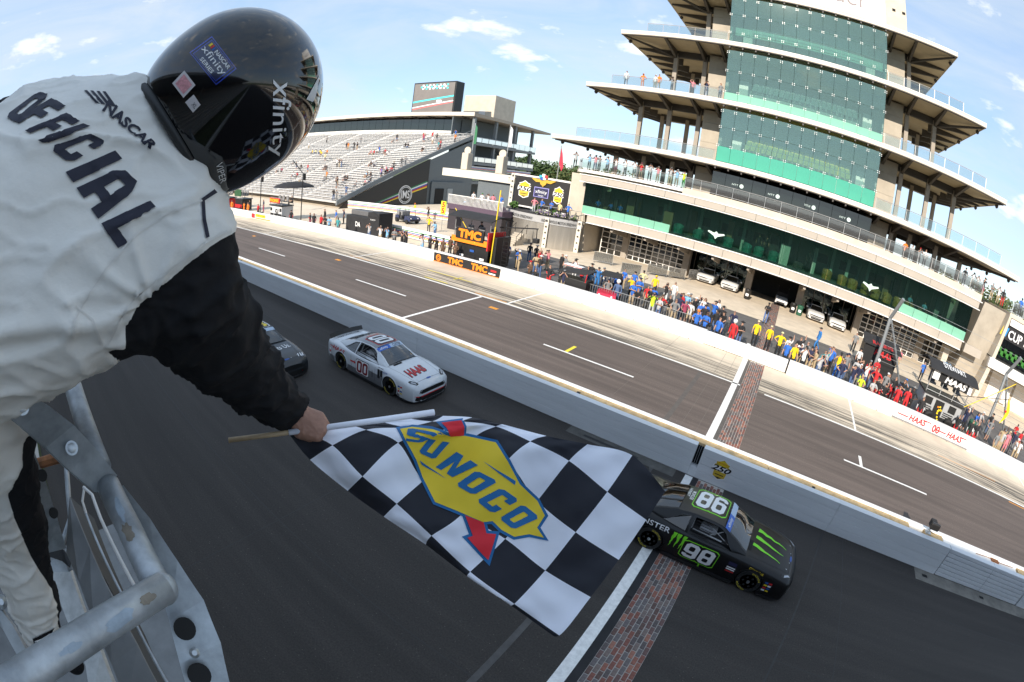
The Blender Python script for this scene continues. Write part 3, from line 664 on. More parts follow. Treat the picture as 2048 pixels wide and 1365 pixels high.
for k in range(26):
    x = -19.5 + k * 1.52 + random.uniform(-.4, .4); y = random.uniform(47.5, 51.4); w3, h3 = random.uniform(.3, 1.1), random.choice((.75, .9, 1.1, 2.0, 2.6)); MB().bbox(x - w3 / 2, x + w3 / 2, y - .2, y + .2, 4.37, 4.37 + h3, .03).build('lounge_furniture', random.choice(LP_), pag)
for y in (47.0, 49.0, 51.0): MB().box(XC - 19.5, XC + 19.5, y - .08, y + .08, 7.52, 7.595).build('ceiling_light_strip', TRIM, pag)
# lounge chairs
def armchair(mat):
    mb = MB(); n_ = 10; arc = [R_(20 + 320 / n_ * k - 0) for k in range(n_ + 1)]
    for a, b_ in zip(arc, arc[1:]):
        h = lambda t: .95 - .35 * abs(math.cos(t / 2)) ** 2
        P_ = lambda r, t, z: (r * math.sin(t - math.pi) * -1, r * math.cos(t) * -1, z)
        mb.add([P_(.42, a, .12), P_(.42, b_, .12), P_(.45, b_, h(b_)), P_(.45, a, h(a)), P_(.34, a, .12), P_(.34, b_, .12), P_(.37, b_, h(b_)), P_(.37, a, h(a))], [(0, 1, 2, 3), (5, 4, 7, 6), (3, 2, 6, 7), (0, 4, 5, 1)])
    mb.lathe([(.36, .12), (.38, .3), (.36, .44), (.2, .47)], 12)
    return mb.mesh('lounge_chair', mat)
CHG = armchair(M('teal_chair', (.03, .20, .17), var=.1)); CHT = armchair(M('tan_chair', (.42, .23, .06), var=.1))
LCH = []
for x in (-10.6, -8.6, -7.0, -5.5, -3.6, -2.4, -0.9): LCH.append((CHG, x, 'teal tub chair behind the second floor glass of the tower'))
for x in (4.6, 6.2, 7.3, 8.7, 9.8, 11.1, 12.3, 13.6): LCH.append((CHT, x, 'tan tub chair behind the second floor glass of the tower'))
ORD = ['first', 'second', 'third', 'fourth', 'fifth', 'sixth', 'seventh', 'eighth']
for i, (me, x, lab) in enumerate(LCH):
    o = bpy.data.objects.new('lounge_chair', me); COL.objects.link(o); o.location = (x, 46.6, 4.36); o.rotation_euler = (0, 0, R_(random.uniform(-25, 25))); o.scale = (1.15,) * 3
    k = i if i < 7 else i - 7
    tag(o, ORD[k] + ' from the left, ' + lab, 'chair', 'tub chairs in the lounge')
EMB = M('pale_emblem', (.55, .70, .62), var=0)
for x in (-6.6, 8.9):
    flat_poly([[(.5, 0), (.6, .35), (1, .75), (.95, .9), (.62, .75), (.5, 1), (.38, .75), (.05, .9), (0, .75), (.4, .35)]], [(x - .85, YF + .045, 5.0), (x + .85, YF + .045, 5.0), (x + .85, YF + .045, 5.75), (x - .85, YF + .045, 5.75)], 'window_emblem', EMB, pag)
# --- ground floor
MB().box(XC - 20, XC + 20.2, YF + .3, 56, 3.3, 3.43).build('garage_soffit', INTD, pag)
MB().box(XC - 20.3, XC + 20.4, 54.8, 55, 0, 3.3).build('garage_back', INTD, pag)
for x in (-17.1, -10.0, -2.95, 2.75, 9.5, 17.2): MB().bbox(x - .35, x + .35, 50.3, 51.3, 0, 3.3, .03).build('garage_pier', COLM, pag)
for x in (-17.1, -13.5, -10, -6.5, -2.95, 2.75, 6.2, 9.5, 13.3, 17.2):
    MB().prism([(x - .12, YF + .4, 3.29), (x - .12, YF + .4, 3.05), (x - .12, 50.2, 2.3), (x - .12, 50.2, 3.29)], (.24, 0, 0)).build('soffit_rib', COLM, pag)
DPANE = glassmat('dark_door_glass', (.06, .07, .07), (.01, .012, .012), .6)
def garage_door(x0, x1, nx, nz, z1=3.05, y=50.6):
    d = empty('garage_door', ((x0 + x1) / 2, y, 0), parent=pag); w = x1 - x0; fr = MB()
    for i in range(nx + 1): fr.box(-w / 2 + w * i / nx - .05, -w / 2 + w * i / nx + .05, -.05, .05, 0, z1)
    for j in range(nz + 1):
        for i in range(nx): fr.box(-w / 2 + w * i / nx + .051, -w / 2 + w * (i + 1) / nx - .051, -.045, .045, z1 * j / nz - .04 + (.04 if j == 0 else 0), z1 * j / nz + .04)
    fr.build('door_frame', TRIM, d)
    for i in range(nx):
        for j in range(nz): pane_obj('door_pane', w / nx - .1, z1 / nz - .08, DPANE, (-w / 2 + w * (i + .5) / nx, 0.0, z1 * (j + .5) / nz), d)
garage_door(-20.05, -17.4, 3, 5); garage_door(-16.75, -10.35, 9, 6); garage_door(9.9, 16.85, 9, 6); garage_door(17.6, 20.0, 3, 5)
for x0, x1 in ((-9.6, -3.35), (3.15, 9.1)):
    n_ = 5; w2 = (x1 - x0) / n_
    for k in range(n_): pane_obj('shopfront_pane', w2 - .08, 2.9, G_DARK, (x0 + w2 * (k + .5), 53.2, 1.5), pag)
    for k in range(n_ + 1): MB().box(x0 + w2 * k - .04, x0 + w2 * k + .04, 53.15, 53.25, 0, 3.0).build('shopfront_mullion', COLM, pag)
# concrete end walls
MB().prism([(-22.9, 47.4, 0), (-20.6, 47.4, 0), (-20.9, 45.6, 8.4), (-22.6, 45.9, 8.4)], (0, 6, 0)).build('end_wall', CONL, pag)
MB().prism([(20.6, 47.0, 0), (23.4, 47.0, 0), (24.4, 45.4, 8.6), (21.4, 45.4, 8.6)], (0, 8, 0)).build('end_wall', CONW, pag)
MB().prism([(23.4, 45.2, 0), (24.0, 45.2, 0), (24.6, 44.4, 8.6), (24.3, 44.4, 8.6)], (0, 5, 0)).build('end_fin', CONL, pag)
MB().bbox(20.4, 22.6, YF - .1, YF + .4, 3.5, 4.3, .02).build('end_band', TAN, pag)
MB().bbox(19.0, 19.7, 47, 48, 0, 3.4, .03).build('end_pier', CONL, pag)
# ================================================================ grandstand on the left
BENCH = M('white_bench', (0.72, 0.71, 0.69), rough=0.5, var=0.06, scale=2); TREAD = M('grey_tread', (0.44, 0.43, 0.42), rough=0.8, var=0.12, scale=0.8)
GSTL = M('grey_stand_steel', (0.17, 0.19, 0.20), rough=0.6, var=0.1)
gs = empty('bleacher_grandstand'); tag(gs, 'white bench bleacher grandstand with roofed suites along its top', 'grandstand')
NR, Y0G, Z0G, DYG, DZG = 36, 42.7, 1.05, 0.84, 0.345
XG0, XG1 = -150.0, -57.3
secs = [(-150, -139), (-137.8, -126.8), (-125.6, -114.6), (-113.4, -102.4), (-101.2, -91), (-89.8, -79.4), (-78.2, -68.2), (-67.0, -57.6)]
bm_ = {}
for i, (a, c) in enumerate(secs):
    mb = MB(); w = c - a; mb.bbox(-w / 2, w / 2, -.15, .15, .38, .44, .012)
    k = int(w / 2)
    for j in range(k + 1): mb.box(-w / 2 + w * j / k - .03, -w / 2 + w * j / k + .03, -.05, .05, 0, .38)
    bm_[i] = mb.mesh('bench', BENCH)
for r in range(NR):
    y, z = Y0G + r * DYG, Z0G + r * DZG
    mb = MB(); mb.box(XG0, XG1, y - .1, y + DYG - .1, z - .06, z); mb.box(XG0, XG1, y - .1, y - .07, z - DZG + .05, z - .061); mb.build('tread', TREAD, gs)
    for i, (a, c) in enumerate(secs):
        o = bpy.data.objects.new('bench', bm_[i]); COL.objects.link(o); o.parent = gs; o.location = ((a + c) / 2, y + .52, z)
for i in range(len(secs) - 1):        # aisle handrails
    x = (secs[i][1] + secs[i + 1][0]) / 2
    for r0 in (2, 10, 18, 26):
        mb = MB()
        for r in (r0, r0 + 3, r0 + 6): p = Vector((x, Y0G + r * DYG, Z0G + r * DZG)); mb.tube([p, p + Vector((0, 0, 1))], .025, 5)
        mb.tube([Vector((x, Y0G + r0 * DYG, Z0G + r0 * DZG + 1)), Vector((x, Y0G + (r0 + 6) * DYG, Z0G + (r0 + 6) * DZG + 1))], .025, 5); mb.build('aisle_rail', RAIL, gs)
yT, zT = Y0G + NR * DYG, Z0G + NR * DZG      # 72.9, 13.5
# end stringer, end rail and end wall
MB().prism([(XG1, 42.2, 0.5), (XG1, yT, zT - .55), (XG1, yT, zT + .15), (XG1, 42.2, 1.2)], (.28, 0, 0)).build('end_stringer', GSTL, gs)
mb = MB()
for k in range(13): p = Vector((XG1 + .14, 42.6 + k * 2.5, 1.2 + k * 1.03)); mb.tube([p, p + Vector((0, 0, 1.05))], .03, 5)
mb.tube([(XG1 + .14, 42.6, 2.25), (XG1 + .14, 72.6, 14.6)], .03, 5); mb.tube([(XG1 + .14, 42.6, 1.75), (XG1 + .14, 72.6, 14.1)], .02, 5); mb.build('end_rail', RAIL, gs)
WBLK = M('black_wall_panel', (.018, .017, .016), rough=.5, var=.1)
ew = MB().prism([(-57.1, 42.6, 0), (-57.1, 61.2, 0), (-57.1, 61.2, 8.0), (-57.1, 44.0, 1.0)], (.15, 0, 0)).build('end_wall', WBLK, gs)
MB().prism([(-57.3, 61.25, 0), (-57.3, 73.4, 0), (-57.3, 73.4, 12.6), (-57.3, 61.25, 7.7)], (.15, 0, 0)).build('under_stand_wall', M('slate_cladding', (.12, .14, .15), var=.1), gs)
# striped ribbon and round monogram on the end wall (wall lies in the plane x = -56.95)
def wp(y, z, d=.008): return (-56.95 + d, y, z)
for k, col in enumerate([(.03, .22, .09), (.75, .75, .73), (.03, .09, .35), (.55, .03, .03), (.75, .55, .03)]):
    m_ = M('ribbon_%d' % k, col, var=.03); o_ = -.24 * k
    MB().add([wp(49.6, .55 + o_ * .5), wp(49.6, .33 + o_ * .5), wp(61.0, 3.9 + o_), wp(61.0, 4.12 + o_)], [(0, 1, 2, 3)]).build('ribbon', m_, ew)
def disc(c, r, mat, name, parent, axis='x', seg=28, d=.02):
    return MB().lathe([(r, 0), (r, d)], seg, axis, c).build(name, mat, parent)
disc((-56.945, 56.0, 1.75), 1.55, WHT, 'roundel', ew); disc((-56.935, 56.0, 1.75), 1.42, WBLK, 'roundel_field', ew); disc((-56.925, 56.0, 1.75), 1.3, WHT, 'roundel_ring', ew); disc((-56.915, 56.0, 1.75), 1.2, WBLK, 'roundel_core', ew)
flat_text('IMS', [(-56.885, 55.05, 1.1), (-56.885, 56.95, 1.1), (-56.885, 56.95, 2.45), (-56.885, 55.05, 2.45)], 'roundel_letters', WHT, ew, bold=.01)
# suites and roof on top
MB().box(XG0, -62.5, yT - .2, yT + .1, zT - .3, zT + .55).build('suite_parapet', TRIM, gs)
k = 0; x = -146.0
while x < -63: pane_obj('suite_pane', 2.3, 2.5, G_BLK, (x, yT + 1.6, zT + 1.85), gs); x += 2.36
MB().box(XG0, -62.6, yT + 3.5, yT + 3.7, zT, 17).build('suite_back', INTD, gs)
MB().box(XG0, -62.5, yT + .2, 90, zT - .1, zT + .5).build('suite_floor', OCON, gs)
mb = MB(); mb.prism([(XG0, yT - 1.0, 17.05), (XG0, 101, 17.0), (XG0, 101, 17.45), (XG0, yT - 1.0, 17.75)], (-57.3 - XG0, 0, 0)); mb.build('stand_roof', M('stand_roof_tan', (.34, .29, .23), var=.1), gs)
MB().box(XG0, -57.2, yT - 1.12, yT - 1.0, 17.1, 17.85).build('roof_fascia', FASC, gs)
x = -148
while x < -58: MB().prism([(x, yT - .9, 17.04), (x, yT + 1.5, 16.6), (x, yT + 1.5, 17.04)], (.2, 0, 0)).build('roof_rib', DSTL, gs); x += 4.6
for zf, ya, yb in ((12.0, 73, 95), (8.1, 70, 95), (4.3, 66, 95)):
    MB().box(-62.5, -57.2, ya, yb, zf - .5, zf).build('deck_slab', GSTL, gs); railing(-57.3, ya, -57.3, yb, zf, gs, 1.1, 2.2, G_CLR)
MB().box(-57.25, -57.1, 72, 94, 6.4, 7.3).build('deck_banner', M('banner_white', (.6, .6, .6), var=.1), gs)
for k, col in enumerate([(.03, .22, .09), (.55, .03, .03), (.03, .09, .35)]): MB().box(-57.09, -57.07, 72, 94, 6.55 + k * .2, 6.65 + k * .2).build('banner_stripe', M('ribbon_s%d' % k, col), gs)
for y in (73, 80, 87, 94):
    MB().box(-58.2, -57.6, y - .25, y + .25, 0, 17).build('deck_column', GSTL, gs)
MB().prism([(-59.5, 80, 4.3), (-59.5, 81, 4.3), (-59.5, 88, 8.1), (-59.5, 87, 8.1)], (1.4, 0, 0)).build('stair_flight', GSTL, gs); MB().prism([(-59.5, 88, 8.1), (-59.5, 89, 8.1), (-59.5, 82, 12), (-59.5, 81, 12)], (1.4, 0, 0)).build('stair_flight', GSTL, gs)
MB().box(-62.6, -62.4, 72, 95, 0, 16.9).build('rear_cladding', M('slate_cladding', (.12, .14, .15), var=.1), gs)
MB().box(-57.0, -56.8, 62, 71, 0, 4).build('lower_cladding', M('slate_cladding', (.12, .14, .15)), gs)
MB().box(-56.8, -56.7, 63.0, 65.2, 0, 2.8).build('dark_door', DARK, gs); MB().box(-56.8, -56.72, 66.2, 67.6, 0, 2.8).build('notice_panel', M('slate_light', (.3, .33, .34)), gs)
# big video board on the roof
vb = empty('video_board', (-72.3, 76, 18)); tag(vb, 'large video screen standing on the roof of the bleacher stand', 'screen')
MB().bbox(-6.1, 6.1, 0.05, 2.6, 0.1, 7.3, .05).build('screen_case', BLKM, vb)
SCRN = M('screen_picture', (.13, .115, .105), rough=.4, var=.15, scale=.4, emit=.35)
def sc_(x0, x1, z0, z1, mat, name, sk=0, d=.04):
    return MB().add([(x0, -d, z0), (x1, -d, z0 + sk), (x1, -d, z1 + sk), (x0, -d, z1)], [(0, 1, 2, 3)]).build(name, mat, vb)
sc_(-5.8, 5.8, .4, 7.0, SCRN, 'screen_image', d=.02)
TEALP = M('screen_teal', (.05, .42, .40), var=0, emit=.4); SWH = M('screen_white', (.55, .58, .58), var=0, emit=.4); SRD = M('screen_red', (.5, .1, .1), var=0, emit=.3)
sc_(-5.8, 5.8, 2.5, 2.85, TEALP, 'screen_stripe', 1.3); sc_(-5.8, 5.8, 1.3, 1.5, SWH, 'screen_stripe', 1.5); sc_(-5.8, 5.8, .9, 1.05, SRD, 'screen_stripe', 1.6); sc_(1.2, 2.6, 2.6, 3.1, SWH, 'screen_car')
for i in range(16):
    for j in range(3):
        if (i + j) % 2: sc_(-3.9 + i * .5, -3.4 + i * .5, 5.6 + j * .38, 5.98 + j * .38, SWH if i % 3 else TEALP, 'screen_check', d=.045)
MB().box(-3, -2.6, .6, 1.4, -.6, .12).build('screen_leg', GSTL, vb); MB().box(2.6, 3, .6, 1.4, -.6, .12).build('screen_leg', GSTL, vb)
lt = MB().bbox(-73.6, -64.8, 88, 96, 12, 24.2, .1).build('stair_tower', CONL); tag(lt, 'square tan concrete stair tower behind the bleacher roof', 'tower')
MB().box(-69.0, -67.2, 87.9, 88, 17.5, 20.4).build('tower_door', TRIM, lt)

# ---- striped low walls in the paddock
def striped_wall(x0, y0, x1, y1, h, label):
    r = empty('striped_wall', (x0, y0, 0)); d = Vector((x1 - x0, y1 - y0, 0)); L = d.length; r.rotation_euler = (0, 0, math.atan2(d.y, d.x))
    MB().bbox(0, L, 0, .25, 0, h, .02).build('wall_body', WTOP, r)
    for k, (col, z) in enumerate([((.03, .22, .09), .72), ((.03, .09, .35), .56), ((.55, .03, .03), .42), ((.75, .50, .03), .28)]):
        MB().box(0, L, -.006, -.002, h * z - .045 * h, h * z + .05 * h).build('wall_stripe', M('ribbon_w%d' % k, col), r)
    MB().box(0, L, -.03, 0, 0, .1 * h).build('wall_base', M('grey_paint', (.25, .25, .25)), r)
    return tag(r, label, 'wall')
striped_wall(-38.6, 33.6, -24.5, 33.2, 1.05, 'low white wall with coloured racing stripes behind the pit crew')
striped_wall(-57.0, 44.2, -31.5, 49.5, 1.15, 'far striped low wall in front of the black end wall')
# ---- victory podium
SST = M('brushed_stainless', (.50, .47, .42), rough=.32, metal=.75, var=.12, scale=3, stretch=(1, 1, .08))
vp = empty('victory_podium', (-26.0, 46.5, 0)); tag(vp, 'round stainless steel victory podium with black backdrop and winged emblem', 'podium')
seg = []
for k in range(17):
    a = R_(200 + 140 * k / 16); seg.append((math.cos(a) * 5.2 + .3, math.sin(a) * 3.6 + 1.2))
mb = MB()
for (a, b_), (c, d) in zip(seg, seg[1:]): mb.add([(a, b_, .0), (c, d, .0), (c, d, 3.2), (a, b_, 3.2)], [(0, 1, 2, 3)])
mb.build('drum_skin', SST, vp)
mb = MB()
for (a, b_), (c, d) in zip(seg, seg[1:]): mb.add([(a * 1.02, b_ * 1.02 - .02, 2.55), (c * 1.02, d * 1.02 - .02, 2.55), (c * 1.02, d * 1.02 - .02, 3.3), (a * 1.02, b_ * 1.02 - .02, 3.3)], [(0, 1, 2, 3)])
fb = mb.build('drum_fascia', M('grey_fascia', (.36, .36, .36), rough=.5, var=.05), vp)
MB().prism([(x, y, 3.28) for x, y in seg] + [(5.2, 2.4, 3.28), (-4.6, 2.4, 3.28)], (0, 0, .08)).build('stage_floor', M('stage_dark', (.03, .03, .035)), vp)
def arc_text(s, k0, k1, z0, z1, mat, name):
    V, F = text2d(s, .01); out = []
    for x, y in V:
        a = R_(200 + 140 * (k0 + (k1 - k0) * x)); out.append((math.cos(a) * 5.2 * 1.03 + .3, math.sin(a) * 3.6 * 1.03 + 1.14, z0 + (z1 - z0) * y))
    V2, F2 = V, F; mb = MB(); mb.add(out, F); return mb.build(name, mat, vp)
arc_text('INDIANAPOLIS MOTOR SPEEDWAY', .12, .52, 2.72, 3.02, BLK, 'podium_letters'); arc_text('INDIANAPOLIS MOTOR SPEEDWAY', .60, .92, 2.72, 3.02, BLK, 'podium_letters')
def truss(x, y, z0, z1, w=.5):
    n_ = int((z1 - z0) / .62); m_ = M('truss_paint', (.62, .58, .50), var=.08)
    V = []; holes = []
    for k in range(n_):
        zc = z0 + (k + .5) * (z1 - z0) / n_; rr = .17 * (0.6 + .4 * (k / n_)); holes.append([(w / 2 + rr * math.cos(t_), zc + rr * math.sin(t_)) for t_ in [j * math.pi / 5 for j in range(10)]])
    V, F = polys2d([([(0, z0), (w, z0), (w, z1), (0, z1)], holes)]); mb = MB()
    mb.add([(x + p[0], y, p[1]) for p in V], F); mb.add([(x + p[0], y + .12, p[1]) for p in V], F); mb.box(x - .03, x, y, y + .12, z0, z1); mb.box(x + w, x + w + .03, y, y + .12, z0, z1)
    return mb.build('perforated_truss', m_, vp)
truss(2.0, -2.35, 0, 3.2, .4); truss(4.9, -.6, 0, 3.4, .45); truss(-5.0, -.9, 1.0, 3.3, .4)
BD = MB().bbox(-4.15, 2.75, .55, .75, 3.75, 7.15, .02).build('backdrop', M('backdrop_black', (.012, .011, .012), rough=.6, var=.1), vp)
fr = MB(); fr.box(-4.35, 2.85, .5, .8, 7.15, 7.35); fr.box(-4.35, 2.85, .5, .8, 3.6, 3.76); fr.build('backdrop_frame', TRIM, vp)
truss(-4.75, .5, 3.4, 7.35, .42); truss(2.88, .5, 3.4, 7.3, .42)
badge250((-26 - 2.85, 46.5 + .54, 5.65), (.88, 0, 0), (0, 0, .98), None).name = 'race_shield'
rs1 = bpy.data.objects['race_shield']; tag(rs1, 'large yellow 250 shield on the left of the podium backdrop', 'badge')
rs2 = badge250((-26 + 1.55, 46.5 + .54, 5.6), (.66, 0, 0), (0, 0, .95), None, True); rs2.name = 'race_shield'; tag(rs2, 'narrower yellow 250 shield on the right of the podium backdrop', 'badge')
XF = MB().bbox(-1.55, .35, .50, .54, 5.0, 6.15, .02).build('series_panel', M('lavender_print', (.30, .28, .62), var=0), vp)
MB().box(-1.46, .26, .485, .498, 5.08, 6.07).build('panel_field', M('navy_print', (.02, .02, .07), var=0), XF)
flat_text('xfinity', [(-1.35, .48, 5.35), (.15, .48, 5.35), (.15, .48, 5.85), (-1.35, .48, 5.85)], 'panel_text', WHT, XF); flat_text('SERIES', [(-.95, .48, 5.13), (-.25, .48, 5.13), (-.25, .48, 5.28), (-.95, .48, 5.28)], 'panel_text', WHT, XF)
GLDW = M('gold_leaf', (.70, .42, .06), rough=.4, metal=.3, var=.15)
V_, F_ = polys2d([[(.5, 0), (.56, .25), (.60, .40), (.80, .36), (1.0, .62), (.90, .66), (.72, .60), (.60, .66), (.5, .72), (.40, .66), (.28, .60), (.10, .66), (0, .62), (.20, .36), (.40, .40), (.44, .25)]])
w = warp([(-2.0, .42, 6.2), (1.1, .42, 6.2), (1.1, .42, 7.6), (-2.0, .42, 7.6)]); mb = MB(); mb.add([w(*p) for p in V_], F_); mb.add([w(*p) + Vector((0, .1, 0)) for p in V_], F_); wg = mb.build('winged_emblem', GLDW, vp)
MB().lathe([(.42, 0), (.42, .14)], 20, 'y', (-.45, .40, 6.8)).build('emblem_wheel', GLDW, wg)
for k, (dx, dz, col) in enumerate([(-.35, .45, (.05, .4, .5)), (.0, .62, (.7, .7, .7)), (.3, .5, (.6, .04, .04)), (.12, .3, (.7, .7, .7)), (-.2, .25, (.03, .1, .4))]):
    MB().bbox(-.45 + dx - .2, -.45 + dx + .2, .3, .42, 6.75 + dz, 7.1 + dz, .04).build('emblem_flag', M('emblem_flag_%d' % k, col), wg)
# planters and bunting on the stage
LEAF = M('planter_leaf', (.07, .15, .03), rough=.7, var=.4, scale=20); FLW = M('pale_flower', (.55, .55, .35), var=.4, scale=25); FLP = M('purple_flower', (.25, .15, .4), var=.4, scale=25)
def clump(name, c, r, n_, mats, parent=None, leaf=.12):
    mb = MB()
    for _ in range(n_):
        d = Vector((random.gauss(0, 1), random.gauss(0, 1), random.gauss(0, 1))).normalized() * r * random.uniform(.5, 1); p = Vector(c) + Vector((d.x, d.y, d.z * .7)); a = Vector((random.gauss(0, 1), random.gauss(0, 1), random.gauss(0, 1))).normalized() * leaf; b_ = a.orthogonal().normalized() * leaf * .6
        mb.add([p - a, p + b_, p + a, p - b_], [(0, 1, 2, 3)], random.randrange(len(mats)))
    o = mb.build(name, mats, parent); o['kind'] = 'stuff'; return o
PLN = [(-29.0, 45.6, 3.7, .55, [LEAF], 'green shrub beside the pink shirted man on the podium'), (-26.1, 45.9, 3.75, .5, [LEAF], 'green shrub at the middle of the podium stage'), (-24.0, 45.4, 3.7, .45, [LEAF], 'green shrub behind the railing of the podium stage')]
for x, y, z, r, ms, lab in PLN:
    t = empty('stage_shrub', (x, y, 3.37)); tag(t, lab, 'plant', 'shrubs on the podium'); clump('foliage', (0, 0, .45), r, 260, ms, t); MB().lathe([(.2, 0), (.26, .3)], 10).build('pot', BLKM, t)
for i in range(5):
    t = empty('flower_pot', (-24.9 + i * .85, 44.2 + i * .32, 3.37)); tag(t, ['first', 'second', 'third', 'fourth', 'fifth'][i] + ' pot from the left of flowers on the podium edge', 'flowers', 'flower pots on the podium edge'); clump('blossom', (0, 0, .3), .4, 220, [FLW, LEAF, FLP][:3], t, .07); MB().lathe([(.2, 0), (.26, .2)], 10).build('pot', BLKM, t)
railing(-25.0 + 26, 44.0 - 46.5, -20.9 + 26, 46.0 - 46.5, 3.37, vp, 1.0, 1.3, None)
mb = MB()
for k in range(7): mb.box(-1.6 + .9, -.4 + .9, -3.9 - .28 * k, -3.62 - .28 * k, 0, 1.2 - .17 * k)
mb.build('podium_steps', CONW, vp)
for dx in (-.9, .5):
    r_ = MB(); r_.tube([(dx + .2, -3.6, 1.2), (dx + .2, -3.6, 2.2), (dx + .2, -5.4, 1.0), (dx + .2, -5.4, 0)], .03, 6); r_.tube([(dx + .2, -4.5, .6), (dx + .2, -4.5, 1.6)], .03, 6); r_.build('step_rail', BLKM, vp)
# ---- balcony suite beside the podium
bs = empty('suite_balcony', (-31.6, 44, 0)); tag(bs, 'two level hospitality suite with white picket balcony beside the podium', 'balcony')
MB().box(-4.4, 3.3, -1.5, 4, 2.4, 3.05).build('balcony_floor', M('purple_band', (.085, .055, .085), var=.1), bs); MB().box(-4.3, 3.2, -1.3, 4, 0, 2.4).build('suite_wall', M('purple_dark', (.03, .025, .032), var=.1), bs)
mb = MB()
for k in range(46): x = -4.35 + k * .168; mb.box(x - .025, x + .025, -1.52, -1.47, 3.05, 4.05)
mb.box(-4.4, 3.3, -1.53, -1.46, 4.05, 4.12); bo = mb.build('picket_railing', TRIM, bs); bo['kind'] = 'stuff'
MB().box(-4.4, 3.3, 3.8, 4, 3.05, 6.6).build('suite_back', M('slate_cladding', (.12, .14, .15)), bs)
hb = MB().bbox(-10, 4.2, 3.3, 3.8, 6.0, 7.0, .03).build('header_beam', M('header_cream', (.62, .58, .50), var=.05), bs)
flat_text('THE RACING CAPITAL OF THE WORLD', [(.2, 3.28, 6.25), (10.5, 3.28, 6.25), (10.5, 3.28, 6.8), (.2, 3.28, 6.8)], 'header_letters', M('header_grey', (.25, .23, .2)), hb)
for x in (-6.5, -1.2): MB().bbox(x - .5, x + .5, 3.2, 4.2, 7.0, 9.2, .1).build('stone_finial', CONL, bs); MB().lathe([(.5, 0), (.5, .15)], 16, 'y', (x, 3.6, 9.5)).build('finial_ring', CONL, bs)
for k, x in enumerate((-6.5, -1.2)):
    fp = MB().tube([(x - 31.6, 48.5, 7), (x - 31.6, 48.5, 13.2)], .06, 6).build('flagpole', RAIL); tag(fp, ['flagpole with a drooping dark green flag above the suites', 'flagpole with a drooping white flag above the suites'][k], 'flagpole')
    MB().prism([(x - 31.6, 48.5, 10.4), (x - 31.5, 48.5, 13.0), (x - 31.2, 48.5, 12.6), (x - 31.15, 48.5, 10.5)], (0, .1, 0)).build('flag_cloth', [M('flag_green', (.03, .16, .07)), WHT][k], fp)
# ---- far things: red flag, mast, trees
fp = empty('flagpole', (-33.0, 62.0, 0)); tag(fp, 'pole with a small red flag hanging above the podium board', 'flagpole')
MB().tube([(0, 0, 0), (0, 0, 12.2)], .07, 6).build('pole', RAIL, fp); MB().prism([(0, 0, 9.6), (0, 0, 12.0), (.35, 0, 11.0), (.75, 0, 9.0), (.5, 0, 8.4)], (0, .05, 0)).build('flag_cloth', M('flag_red', (.5, .02, .05)), fp)
ms = empty('lattice_mast', (-75, 110, 0)); tag(ms, 'thin antenna mast rising above the far trees', 'mast')
MB().tube([(0, 0, 0), (0, 0, 19)], [.25, .08], 5).build('mast_pole', GSTL, ms); MB().box(-.5, .5, -.3, .3, 12, 14.5).build('mast_antenna', GSTL, ms)
BARK = M('bark', (.07, .05, .035), rough=.9, var=.2); FOL = [M('foliage_dark', (.030, .060, .018), rough=.8, var=.45, scale=1.5), M('foliage_mid', (.055, .095, .028), rough=.8, var=.45, scale=1.5), M('foliage_olive', (.085, .10, .03), rough=.8, var=.45, scale=1.5)]
def tree(x, y, h, w, lab, kind='round', pal=(0, 1), leaf=.55, n_=1500):
    t = empty('leafy_tree' if kind == 'round' else 'spruce_tree', (x, y, 0)); tag(t, lab, 'tree', 'trees beyond the paddock')
    mb = MB(); mb.tube([(0, 0, 0), (.1, 0, h * .35), (.0, .1, h * .8)], [h * .03, h * .022, h * .008], 7)
    for k in range(5): a = k * 1.3; mb.tube([(0, 0, h * (.3 + .1 * k)), (math.cos(a) * w * .3, math.sin(a) * w * .3, h * (.42 + .1 * k))], [h * .012, h * .005], 5)
    mb.build('trunk', BARK, t); cr = MB()
    if kind == 'round': lobes = [(random.uniform(-.35, .35) * w, random.uniform(-.35, .35) * w, h * random.uniform(.42, .85), w * random.uniform(.16, .30)) for _ in range(16)]
    else: lobes = [(random.uniform(-.2, .2) * w * (1.1 - f), random.uniform(-.2, .2) * w, h * (.2 + .8 * f), w * .34 * (1.08 - f)) for f in [k / 17 for k in range(18)]]
    for _ in range(n_):
        lx, ly, lz, lr = random.choice(lobes); d = Vector((random.gauss(0, 1), random.gauss(0, 1), random.gauss(0, 1))).normalized() * lr * random.uniform(.6, 1.05)
        p = Vector((lx, ly, lz)) + Vector((d.x, d.y, d.z * .8)); a = Vector((random.gauss(0, 1), random.gauss(0, 1), random.gauss(0, .6))).normalized() * leaf * random.uniform(.6, 1.3); b_ = a.orthogonal().normalized() * leaf * .6
        cr.add([p - a, p + b_, p + a * .9, p - b_ * 1.1], [(0, 1, 2, 3)], pal[0] if random.random() < .55 else pal[1])
    o = cr.build('crown', FOL, t); return t
TR = [(-128, 168, 17, 9, 'spruce', (0, 0)), (-118, 172, 13, 13, 'round', (1, 2)), (-110, 178, 14, 12, 'round', (0, 1)), (-104, 168, 15.5, 8, 'spruce', (0, 1)), (-97, 170, 13, 12, 'round', (1, 0)), (-89, 168, 12.5, 12, 'round', (1, 2)), (-81, 165, 12, 12, 'round', (2, 1)), (-73, 168, 12.5, 12, 'round', (2, 1)), (-134, 185, 15, 14, 'round', (0, 1)), (-66, 170, 13, 13, 'round', (1, 2)), (58, 128, 14, 15, 'round', (2, 1)), (70, 135, 14, 14, 'round', (1, 2)), (50, 140, 13, 12, 'round', (2, 1))]
